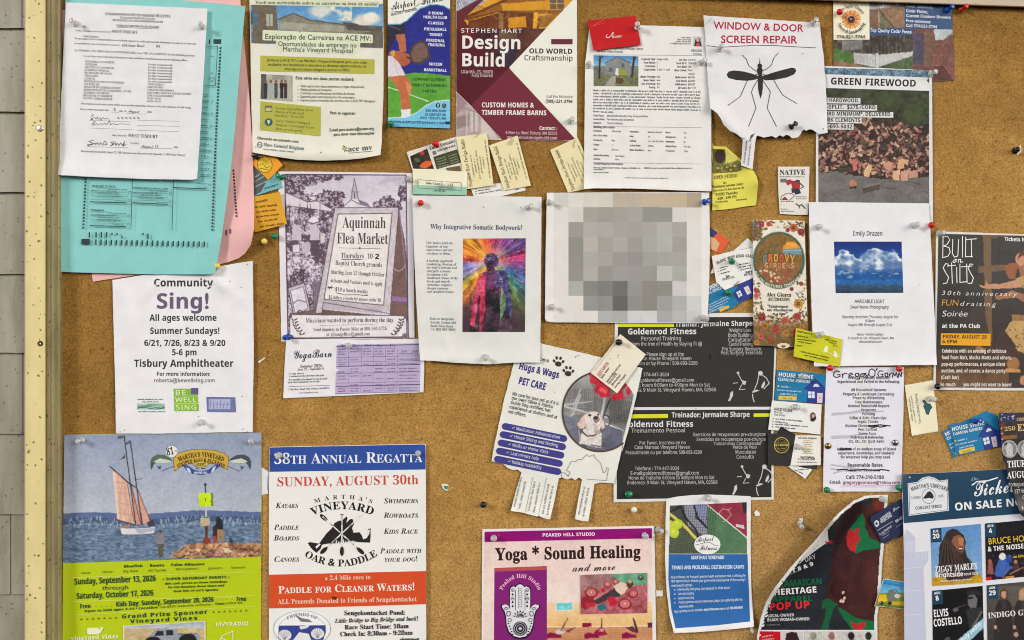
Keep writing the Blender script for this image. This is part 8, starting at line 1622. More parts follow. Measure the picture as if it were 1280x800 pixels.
# ---- coin show poster
z = Z(1170, 500, 5)
s = Sheet('poster', 'black coin show poster with silver medals and a flag, overlapping the concert poster', 'poster', z(394, 82, 470, 80, 640, 76, 640, 800, 530, 716, 496, 620, 450, 470, 412, 330), 11.5, (40, 37, 41), gloss=True, wave=.2, curl=[('c', 1276, 643, 30, 5), ('e', 1252, 560, 1276, 643, 8, 2)])
s.part('medals_picture')
c = s.C(z(396, 84, 640, 78, 640, 386, 420, 386), (52, 44, 50), .7); c.fill(z(394, 82, 500, 80, 500, 130, 404, 150), (44, 48, 92)); c.spots(14, (1251, 517, 1268, 526), (.5, .9), ((200, 200, 210),), 3); c.fill(z(404, 150, 430, 140, 470, 250, 412, 330), (130, 46, 52))
for k in range(4): c.seg(z(400, 180 + k * 34, 460, 160 + k * 34), 1.4, (196, 180, 180))
c.el(*z(462, 190)[0], 9.4, 11.4, (70, 54, 40)); c.el(*z(462, 186)[0], 8, 9.8, (46, 40, 36)); c.fill(z(416, 224, 506, 218, 506, 240, 418, 244), (132, 92, 50)); c.fill(z(400, 250, 640, 240, 640, 386, 412, 386), (38, 36, 40))
for x in (460, 556): c.el(*z(x, 306)[0], 9.8, 11, (176, 176, 178), 1, 0, .06); c.el(*z(x, 306)[0], 8.4, 9.6, (128, 128, 130), 1, 0, .06); c.fill(z(x - 20, 350, x - 24, 300, x - 6, 270, x + 16, 276, x + 20, 310, x + 24, 350), (190, 190, 192)); c.nz(2, 26, 4, z(x - 45, 250, x + 45, 250, x + 45, 360, x - 45, 360))
s.part('lettering'); s.T('250', *z(428, 194), *z(498, 188), 5, (206, 176, 110), 'R'); s.T('COIN & CARD', *z(504, 132), *z(640, 126), 4, (226, 196, 140), 'R'); s.T('EXPO', *z(510, 194), *z(640, 188), 8.6, (232, 200, 130), 'R'); s.T('THURSDAY', *z(446, 422), *z(668, 410), 8.2, WHT, 'R'); s.T('AUGUST 27', *z(446, 490), *z(676, 478), 8.2, WHT, 'R'); s.T('Portuguese American Club', *z(454, 542), *z(720, 526), 5, (206, 206, 210), 's'); s.T('137 Vineyard Ave', *z(490, 584), *z(660, 574), 5, (206, 206, 210), 's'); s.T('Oak Bluffs', *z(540, 620), *z(660, 612), 4.6, (196, 196, 200), 's'); s.T('11-6', *z(536, 688), *z(580, 684), 4.4, (206, 206, 206), 'S')

# ---- heritage pop-up poster, rolling off the board
zj = Z(940, 610, 4.21)
z = Z(960, 600, 4)
ol = [(1110, 618.6), (1107.6, 655), (1103, 700), (1100.4, 745), (1096.6, 770), (1097, 812), (945.6, 812), (946.4, 796), (951, 772), (957, 754), (966, 738), (985, 713.5), (1000, 696), (1015, 680), (1028, 665), (1040, 650.5), (1049, 641), (1056.4, 634.6), (1067, 626), (1082, 619.6), (1096, 618.8)]
s = Sheet('poster', 'black heritage apparel poster with a green and red swimsuit figure, its left side rolled forward', 'poster', ol, 1.6, (226, 226, 226), gloss=True, wave=.35, curl=[('e', 967, 736, 1040, 650, 40, 16), ('e', 1040, 650, 1068, 626, 34, 14), ('e', 947, 800, 967, 736, 30, 8), ('e', 1108, 640, 1098, 800, 8, 2)], step=4)
s.part('picture')
inn = [(1106.4, 621.6), (1104, 655), (1099.6, 700), (1096.8, 745), (1093.4, 770), (1093.6, 788), (950.4, 788), (954.6, 773), (960, 756.6), (969, 740), (988, 715.4), (1002, 698), (1017, 682), (1030, 667), (1042, 653), (1051, 643), (1058, 637), (1068.6, 628.4), (1083, 622.4), (1096, 621.4)]
c = s.C([(944, 619), (1112, 619), (1112, 789), (944, 789)], (38, 41, 48), .8); c.nz(26, 8, 5)
SKN = (70, 38, 37)
c.fill(z(600, 70, 500, 120, 470, 160, 450, 180, 440, 220, 400, 250, 372, 290, 345, 380, 322, 460, 300, 540, 296, 590, 330, 610, 350, 640, 400, 690, 430, 760, 560, 760, 600, 600), SKN); c.fill(z(380, 160, 440, 110, 480, 100, 470, 150, 430, 200, 380, 260, 350, 330, 330, 400, 310, 400, 340, 280), (52, 32, 36)); c.fill(z(330, 390, 420, 370, 410, 480, 390, 600, 340, 600, 306, 560, 310, 460), (60, 30, 32)); c.fill(z(520, 90, 600, 76, 596, 180, 530, 150), (104, 44, 36))
c.nz(16, 14, 7, z(600, 70, 300, 100, 290, 600, 430, 760, 600, 760), tint=(1.2, .8, .8)); c.seg(z(470, 380, 455, 480, 440, 620), 1.6, (60, 30, 30)); c.el(*z(520, 480)[0], 9, 20, (92, 46, 42), .5, 0, .9)
gr, rd = (24, 106, 64), (184, 42, 46)
c.fill(z(470, 168, 482, 180, 486, 240, 510, 290, 560, 312, 574, 318, 572, 340, 540, 344, 480, 352, 440, 366, 412, 352, 396, 326, 392, 290, 404, 250, 436, 210), gr); c.fill(z(392, 290, 400, 256, 416, 240, 424, 262, 442, 240, 460, 244, 448, 280, 464, 290, 444, 320, 436, 364, 412, 352, 396, 326), rd)
c.fill(z(268, 640, 276, 600, 300, 590, 320, 606, 350, 620, 330, 640, 310, 700, 300, 750, 262, 750, 285, 690, 290, 640), (26, 92, 58)); c.fill(z(346, 634, 380, 650, 440, 690, 510, 704, 550, 712, 548, 764, 430, 764, 400, 720, 370, 680), gr); c.fill(z(410, 706, 440, 720, 484, 708, 492, 720, 476, 740, 470, 764, 440, 764, 424, 730), rd)
for x, y in ((376, 562), (364, 604), (376, 606), (382, 590)): c.el(*z(x, y)[0], 1.6, 2.2, (216, 186, 170), 1, 20)
c.only(inn)
s.P([(1040, 652), (1034.4, 662), (1035.6, 677), (1020.4, 687.4), (1008, 697), (998, 706), (1004, 697), (1018, 681.6), (1029, 668)], (214, 212, 210))
s.part('lettering')
for t, a, h, cc, f in (('ER:', (1031.6, 680.6, 1042.4, 678.8), 4.6, rd, 'S'), ('DAY', (1006.6, 702.6, 1020.4, 697.4), 5.6, (190, 190, 192), 's'), ('T 8 & 9', (991, 716, 1017.4, 706.4), 4.8, WHT, 'I'), ('JAMAICAN', (977, 733.6, 1028, 730), 7.6, (22, 104, 66), 'S'), ('HERITAGE', (967.4, 744.2, 1021.4, 740.4), 7.6, (236, 236, 236), 'S'), ('APPAREL', (965, 752.4, 1016, 750.8), 6.6, (22, 104, 66), 'S'), ('POP UP', (961.6, 763, 1012.6, 760), 9.2, (224, 44, 50), 'S'), ('LOCAL-OWNED', (959.4, 771.6, 992.8, 770.2), 3.6, (212, 212, 212), 'S'), ('BLACK WOMAN-OWNED', (959, 776.6, 1012, 775.2), 3.6, (212, 212, 212), 'S')): s.T(t, *a, h, cc, f)
s.G(988, 718.6, 1002, 712.6, 1.8, (150, 150, 152)); s.G(958.6, 782, 975, 781.4, 1.6, (150, 150, 152))
s.part('apparel_pictures')
for i, (x0, x1, base, fg_) in enumerate(((950, 975.6, (196, 30, 44), (226, 90, 90)), (976.4, 1004, (206, 204, 204), (54, 34, 42)), (1005, 1028, (196, 194, 188), (150, 146, 132)), (1029, 1050, (206, 196, 190), (150, 110, 110)), (1051, 1077, (196, 190, 188), (40, 38, 44)), (1078, 1093, (206, 204, 202), (36, 50, 42)))):
    c = s.C([(x0, 789), (x1, 789.4), (x1, 812), (x0 - (3 if i == 0 else 0), 812)], base, .8); m_ = (x0 + x1) / 2
    if i == 0: c.nz(6, 10, 3)
    elif i == 1: c.fill([(m_ - 9, 800), (m_ - 7, 791), (m_, 789.6), (m_ + 6, 791), (m_ + 9, 800), (m_ + 11, 805), (m_ - 11, 805)], fg_)
    else: c.el(m_, 795, 4, 5, fg_); c.fill([(m_ - 8, 812), (m_ - 6, 800), (m_ + 6, 800), (m_ + 8, 812)], fg_); c.nz(3, 30, 4 + i)
s.G(953, 797, 967, 794.8, 2.4, (232, 190, 190)); s.G(953, 800.6, 968, 799, 2, (232, 190, 190))

s = Sheet('business_card', 'navy painter card with rounded corners and a white shield, pinned over the heritage poster corner', 'business card', [(1088.6, 645.2), (1127, 623.4), (1131, 626), (1134, 664), (1106, 679.4), (1102.4, 678.8), (1087.4, 649.4)], 4.6, (42, 50, 82), gloss=True, wave=.15)
s.part('emblem'); s.P(z(531, 210, 542, 200, 554, 206, 556, 222, 546, 236, 534, 228), (214, 218, 228)); s.E(*z(543, 218)[0], 1.5, 1.8, (42, 50, 82), n=10)
s.part('lettering'); s.T('SUPERIOR', *z(566, 204), *z(617, 168), 3.6, (206, 212, 224), 'S'); s.T('PAINTING', *z(568, 218), *z(622, 180), 3.6, (206, 212, 224), 'S'); s.L(z(548, 252, 624, 206), .6, (190, 196, 210)); s.T('Greg Newman', *z(562, 278), *z(622, 232), 3, (206, 212, 224), 's'); s.G(*z(572, 282), *z(606, 258), 1.8, (150, 158, 178)); s.G(*z(576, 296), *z(606, 274), 1.8, (150, 158, 178)); s.T('Free', *z(626, 160), *z(660, 136), 3.6, (206, 212, 224), 'c'); s.T('508-237', *z(640, 214), *z(676, 190), 3, (206, 212, 224), 'S'); s.L(z(640, 236, 676, 212), .5, (150, 158, 178))
s = Sheet('photo_card', 'glossy photo card of a yellow digger under blue sky, beside the concert poster', 'photo card', [(1104.2, 723.2), (1118, 725.4), (1134, 727.8), (1134, 762), (1110, 759), (1093, 757.6)], 4.4, (220, 220, 214), gloss=True, wave=.15, curl=[('c', 1093, 758, 14, 2)])
s.part('photo')
c = s.C([(1104.8, 724), (1134, 728.4), (1134, 761.4), (1093.6, 757)], (64, 150, 206), .6); c.gy(722, (40, 130, 200), 741, (120, 186, 216)); c.rect(1090, 741, 1136, 763, (132, 140, 60)); c.nz(4, 40, 2, [(1090, 741), (1136, 741), (1136, 763), (1090, 763)]); c.fill([(1098, 748), (1100, 743), (1108, 744), (1109, 752), (1098, 753)], (226, 190, 40)); c.fill([(1109, 747), (1110, 738), (1120, 739), (1121, 750), (1112, 752)], (110, 120, 110)); c.seg([(1112, 738), (1120, 737), (1124, 744)], 1, (70, 80, 80)); c.el(1122, 745, 4, 2.6, (216, 214, 208)); c.el(1102, 753.6, 2.4, 2.4, (50, 48, 44)); c.el(1112, 754, 2.4, 2.4, (50, 48, 44)); c.fill([(1116, 752), (1132, 752), (1132, 757), (1114, 756)], (206, 170, 50)); c.fill([(1090, 755), (1134, 758), (1134, 763), (1090, 763)], (96, 120, 50))
s.part('lettering'); s.G(1105, 730, 1126, 733, 2.6, (40, 90, 150))

# ---- yoga and sound poster
z = Z(600, 650, 5.3333)
s = Sheet('poster', 'pink yoga poster with a magenta band and a white ornamented open hand', 'poster', [(603, 661.4), (700, 659.6), (817.8, 657.2), (819, 720), (820.4, 812), (602, 812), (602.4, 730)], 1.8, (234, 230, 228), gloss=True, wave=.25)
s.part('studio_picture')
c = s.C(z(30, 78, 1146, 54, 1150, 860, 24, 860), (238, 216, 208), .9); c.gy(658, (232, 204, 200), 752, (242, 222, 212)); c.nz(40, 5, 3)
c.fill(z(444, 560, 1150, 545, 1150, 715, 444, 715), (242, 206, 152)); c.gy(752, (244, 214, 172), 784, (232, 186, 122), z(444, 562, 1150, 547, 1150, 712, 444, 714)); c.fill(z(444, 712, 1150, 706, 1150, 870, 444, 870), (206, 148, 106)); c.seg(z(444, 713, 1150, 707), 1.2, (244, 222, 196))
for k in range(9): c.seg(z(444, 722 + k * 14, 1150, 716 + k * 16), .45, (178, 118, 80))
c.nz(9, 12, 4, z(444, 712, 1150, 706, 1150, 870, 444, 870), sx=.25)
c.fill(z(508, 552, 614, 548, 616, 600, 510, 604), (120, 208, 216)); c.seg(z(508, 552, 614, 548, 616, 600, 510, 604, 508, 552), .7, (232, 240, 240)); c.nz(3, 30, 5, z(514, 558, 608, 554, 610, 594, 516, 598))
for dx, tilt in ((0, 1), (250, 0), (500, -1)):
    q = lambda *p: z(*[v + (dx if i % 2 == 0 else 0) for i, v in enumerate(p)])
    c.fill(q(446, 760, 470, 748, 540, 766, 545, 786, 446, 790), (140, 20, 70))
    if tilt == 1: c.fill(q(500, 740, 540, 724, 570, 740, 556, 758, 512, 760), (214, 200, 196)); c.seg(q(540, 735, 584, 656), 1.5, (74, 48, 48)); c.seg(q(556, 740, 578, 660), 1.2, (196, 140, 110)); c.fill(q(570, 740, 640, 710, 640, 716, 590, 752), (130, 60, 80))
    elif tilt == 0: c.fill(q(504, 764, 520, 738, 560, 712, 586, 740, 600, 764, 560, 772), (150, 26, 74)); c.fill(q(540, 742, 560, 712, 580, 740), (214, 150, 150)); c.seg(q(560, 720, 562, 656), 1.4, (74, 48, 48)); c.fill(q(430, 686, 492, 684, 494, 712, 432, 714), (146, 26, 60))
    else: c.fill(q(520, 740, 545, 720, 560, 748, 540, 756), (120, 30, 70)); c.seg(q(540, 735, 522, 656), 1.6, (54, 38, 44)); c.seg(q(552, 735, 526, 660), 1.3, (74, 48, 48)); c.fill(q(466, 716, 520, 706, 540, 742, 520, 748), (110, 50, 70)); c.fill(q(614, 686, 650, 684, 650, 716, 616, 716), (90, 40, 60))
s.part('title_band'); s.P(z(30, 78, 1146, 54, 1147, 122, 31, 147), (146, 18, 116)); s.T('PEAKED HILL STUDIO', *z(415, 111), *z(768, 104), 4.1, (240, 226, 236), 'S')
s.part('headline'); s.T('Yoga * Sound Healing', *z(106, 268), *z(1072, 248), 15.2, (52, 32, 34), 'Q'); s.T('and more', *z(614, 344), *z(905, 334), 9.6, (62, 44, 48), 'c', .1)
s.part('magenta_panel'); s.P(z(96, 320, 446, 306, 446, 870, 92, 870), (132, 38, 118)); s.P(z(96, 320, 446, 306, 446, 332, 97, 344), (186, 84, 92)); s.A('Peaked Hill Studio', *z(270, 510)[0], 23.4, -71, 71, 5.0, (240, 184, 214), 'R')
s.part('ornamented_hand', 'magenta_panel')
hand = z(196, 600, 197, 460, 206, 444, 222, 438, 236, 446, 246, 432, 262, 424, 272, 424, 288, 432, 296, 446, 310, 438, 328, 446, 338, 462, 338, 596, 352, 574, 374, 562, 400, 570, 398, 582, 376, 606, 362, 650, 358, 700, 340, 750, 310, 782, 264, 792, 222, 780, 190, 750, 174, 706, 170, 650, 158, 608, 140, 580, 144, 568, 166, 562, 186, 574)
hx = sum(p[0] for p in hand) / len(hand); hy = sum(p[1] for p in hand) / len(hand)
s.P([(hx + (x - hx) * 1.03, hy + (y - hy) * 1.02) for x, y in hand], (26, 26, 38)); s.P([(hx + (x - hx) * .95, hy + (y - hy) * .965) for x, y in hand], (226, 226, 232))
HK = (52, 50, 62)
for x in (236, 300): s.L(z(x, 470, x, 600), .8, HK)
for x in (268,):
    s.L(z(256, 450, 256, 590), .4, HK); s.L(z(280, 450, 280, 590), .4, HK)
    for k in range(9): s.L(z(256, 462 + k * 15, 268, 454 + k * 15, 280, 462 + k * 15), .5, HK)
for x in (218, 314):
    for y in (468, 524): s.ring(*z(x, y)[0], 1.9, 1.9, .6, HK); s.E(*z(x, y)[0], .8, .8, HK, n=8)
    for y in (496, 548, 574): s.P(z(x - 8, y, x, y - 9, x + 8, y, x, y + 9), HK)
for a in range(-75, 76, 25): s.P([(z(268, 652)[0][0] + r_ * math.sin(R(a + d)), z(268, 652)[0][1] - r_ * math.cos(R(a + d))) for r_, d in ((1, 0), (6.4, -9), (10.4, 0), (6.4, 9))], HK); s.E(z(268, 652)[0][0] + 6 * math.sin(R(a)), z(268, 652)[0][1] - 6 * math.cos(R(a)), .9, .9, (214, 214, 220), n=8)
s.E(*z(268, 724)[0], 8.8, 9, HK); s.ring(*z(268, 724)[0], 7.2, 7.4, .6, (206, 206, 214)); s.ring(*z(268, 724)[0], 4.6, 4.8, .7, (206, 206, 214)); s.E(*z(268, 724)[0], 2, 2, (206, 206, 214), n=10)
for x in (190, 344):
    s.ring(*z(x, 624)[0], 2.4, 3.2, .7, HK); s.ring(*z(x + (8 if x < 268 else -8), 668)[0], 2.2, 2.2, .6, HK); s.ring(*z(x - (16 if x < 268 else -16), 590)[0], 1.8, 1.6, .6, HK)
    for k in range(5): s.E(*z(x + (k * 7 if x < 268 else -k * 7), 690 + k * 18)[0], 1, 1, HK, n=8)
s.part('sound_bath_photo')
c = s.C(z(671, 366, 1114, 352, 1114, 620, 672, 628), (150, 110, 112), .7)
c.fill(z(860, 356, 1120, 348, 1120, 470, 980, 440), (104, 160, 130)); c.fill(z(671, 366, 800, 362, 840, 440, 700, 520, 671, 500), (166, 120, 122)); c.fill(z(671, 470, 1120, 430, 1120, 630, 671, 630), (176, 96, 104)); c.nz(8, 40, 6); c.nz(2.5, 34, 7, z(671, 430, 1120, 400, 1120, 630, 671, 630)); c.fill(z(671, 520, 740, 500, 780, 560, 700, 600, 671, 580), (150, 40, 56))
for x, y, r_ in ((742, 486, 8), (850, 430, 5), (905, 414, 4), (966, 562, 8.4), (1022, 494, 6), (1072, 384, 4)): c.el(*z(x, y)[0], r_, r_ * .84, (150, 40, 52) if x != 1072 else (60, 70, 60)); c.el(*z(x, y - 4)[0], r_ * .76, r_ * .6, (206, 120, 116) if x != 1072 else (90, 110, 90)); c.el(*z(x, y - 4)[0], r_ * .12, r_ * .12, (240, 220, 210))
c.fill(z(760, 540, 860, 476, 900, 452, 940, 480, 930, 510, 850, 530, 790, 560, 770, 556), (66, 60, 64)); c.fill(z(890, 440, 940, 412, 990, 430, 970, 480, 940, 500, 905, 470), (226, 204, 186)); c.fill(z(980, 412, 1010, 396, 1026, 430, 1000, 458, 978, 440), (96, 60, 48)); c.el(*z(1000, 410)[0], 2.4, 2.4, (206, 160, 136)); c.fill(z(846, 520, 890, 506, 920, 556, 870, 580), (196, 40, 60)); c.fill(z(776, 570, 826, 554, 850, 590, 800, 606), (46, 112, 124)); c.fill(z(700, 556, 770, 548, 772, 576, 706, 590), (190, 44, 60)); c.fill(z(806, 460, 830, 452, 834, 478, 810, 486), (190, 44, 60))
s.part('pinholes'); s.E(*z(125, 104)[0], 1.3, 1.2, (206, 50, 130), n=10); s.L(z(1102, 62, 1102, 88), .4, (196, 60, 140))

# ---- tennis flyer
z = Z(825, 610, 4.208)
s = Sheet('flyer', 'tennis and pickleball flyer with a blue lower half, curling at its foot', 'flyer', [(833, 623.4), (848, 620.6), (866, 618.8), (885, 618.2), (910, 619), (938.6, 620.4), (938.2, 680), (939, 730), (940.6, 760), (942.4, 783.6), (900, 788), (870, 790.4), (842.4, 791), (837, 770), (833.4, 740), (831.4, 700), (832, 650)], 2.4, (232, 232, 232), wave=.35, curl=[('e', 842, 791, 942, 784, 34, 6), ('e', 832, 640, 834, 740, 14, 2)], step=5)
s.part('court_photo')
ph = z(50, 92, 245, 84, 458, 72, 460, 348, 46, 348)
c = s.C([(836.6, 631.4), (934, 627), (934.4, 692.8), (836, 692.8)], (74, 78, 74), .7)
c.fill(z(244, 82, 460, 70, 460, 270, 380, 212), (148, 50, 70)); c.fill(z(246, 88, 460, 262, 460, 350, 246, 350), (84, 122, 88)); c.seg(z(246, 86, 460, 264), 1.4, (230, 230, 222)); c.fill(z(430, 74, 460, 72, 460, 130, 440, 136), (40, 40, 44)); c.fill(z(400, 190, 440, 196, 444, 216, 400, 204), (216, 206, 206)); c.seg(z(316, 150, 312, 130, 330, 110, 360, 116, 376, 104), .6, (220, 190, 196)); c.seg(z(360, 116, 374, 140, 352, 170, 330, 176), .6, (220, 190, 196))
c.nz(12, 8, 2, z(246, 70, 460, 70, 460, 350, 246, 350))
lf_ = z(46, 80, 245, 80, 245, 350, 46, 350); c.fill(z(124, 90, 180, 86, 186, 160, 246, 200, 246, 262, 150, 200), (158, 158, 176)); c.fill(z(180, 84, 245, 80, 245, 196, 190, 140), (150, 152, 196)); c.fill(z(46, 230, 90, 170, 246, 270, 246, 350, 46, 350), (88, 98, 76))
for k in range(22): c.seg(z(46 + k * 12, 84, 20 + k * 12, 350), .55, (48, 52, 54), .85)
for k in range(20): c.seg(z(46, 96 + k * 13, 246, 90 + k * 15), .5, (52, 56, 58), .7)
c.seg(z(52, 136, 120, 190, 186, 262), 3.6, (216, 196, 96)); c.seg(z(70, 120, 110, 100, 130, 150, 190, 220, 200, 260), 2.2, (36, 38, 42)); c.seg(z(180, 96, 200, 160, 246, 210), 2.2, (40, 40, 50)); c.seg(z(46, 130, 110, 92), 1.6, (40, 42, 42))
for x, y in ((94, 190), (74, 236), (50, 196)): c.el(*z(x, y)[0], 6.4, 6.4, (190, 206, 44), 1, 0, .1); c.el(*z(x - 6, y - 8)[0], 2.6, 2.2, (224, 234, 120), .7, 0, .8); c.seg(z(x - 22, y + 8, x, y + 12, x + 20, y - 4), .5, (226, 232, 170))
c.only(ph)
s.part('blue_panel'); s.P(z(46, 348, 460, 348, 466, 500, 474, 702, 300, 722, 82, 738, 60, 640, 44, 480), (42, 102, 170))
s.part('emblem', 'blue_panel'); s.E(*z(249, 297)[0], 16.4, 12.4, (236, 236, 234)); s.T('Airport', *z(192, 284), *z(284, 276), 5.6, (30, 30, 36), 'c', .1); s.T('Fitness', *z(206, 328), *z(300, 326), 6.0, (30, 30, 36), 'c', .1); s.L(z(188, 300, 226, 290, 262, 286, 290, 302, 306, 302), .6, (30, 30, 36))
s.part('panel_text', 'blue_panel'); BW = (222, 232, 242)
s.T("MARTHA'S VINEYARD", *z(164, 375), *z(339, 374), 4.4, BW, 'S'); s.T('TENNIS AND PICKLEBALL DESTINATION CAMPS', *z(62, 428), *z(443, 424), 4.6, BW, 'S')
for t, a, f in (("Airport Fitness, the Vineyard's premier health and racquet club, is offering the", (58, 476, 450, 466), 's'), ('rare opportunity to elevate your game while enjoying one of the country\'s', (58, 496, 450, 488), 's'), ('most beautiful settings.', (60, 520, 172, 516), 's'), ('Intentionally small group sizes designed for whole players', (92, 540, 370, 530), 's'), ('Low-cost coaching', (94, 562, 180, 560), 's'), ('Guided court play', (96, 586, 180, 582), 's'), ('Practice partners and clinic take-aways, players can apply long after the', (98, 608, 434, 592), 's'), ('experience ends.', (100, 630, 178, 626), 's'), ('Sign up today on our website:', (76, 656, 226, 646), 's'), ('airportfitnessmv.com', (230, 646, 334, 640), 'S'), ('or call', (338, 640, 364, 638), 's'), ('508-696-8000', (368, 638, 436, 634), 'S')): s.T(t, *z(*a[:2])[0], *z(*a[2:])[0], 3.1, BW, f)
for y in (540, 562, 586, 608): s.E(*z(78, y - 4)[0], .8, .8, BW, n=8)

# ------------------------------------------------------------------ letter everything, build every sheet
make_glyphs()
for s in SHEETS: build_sheet(s)

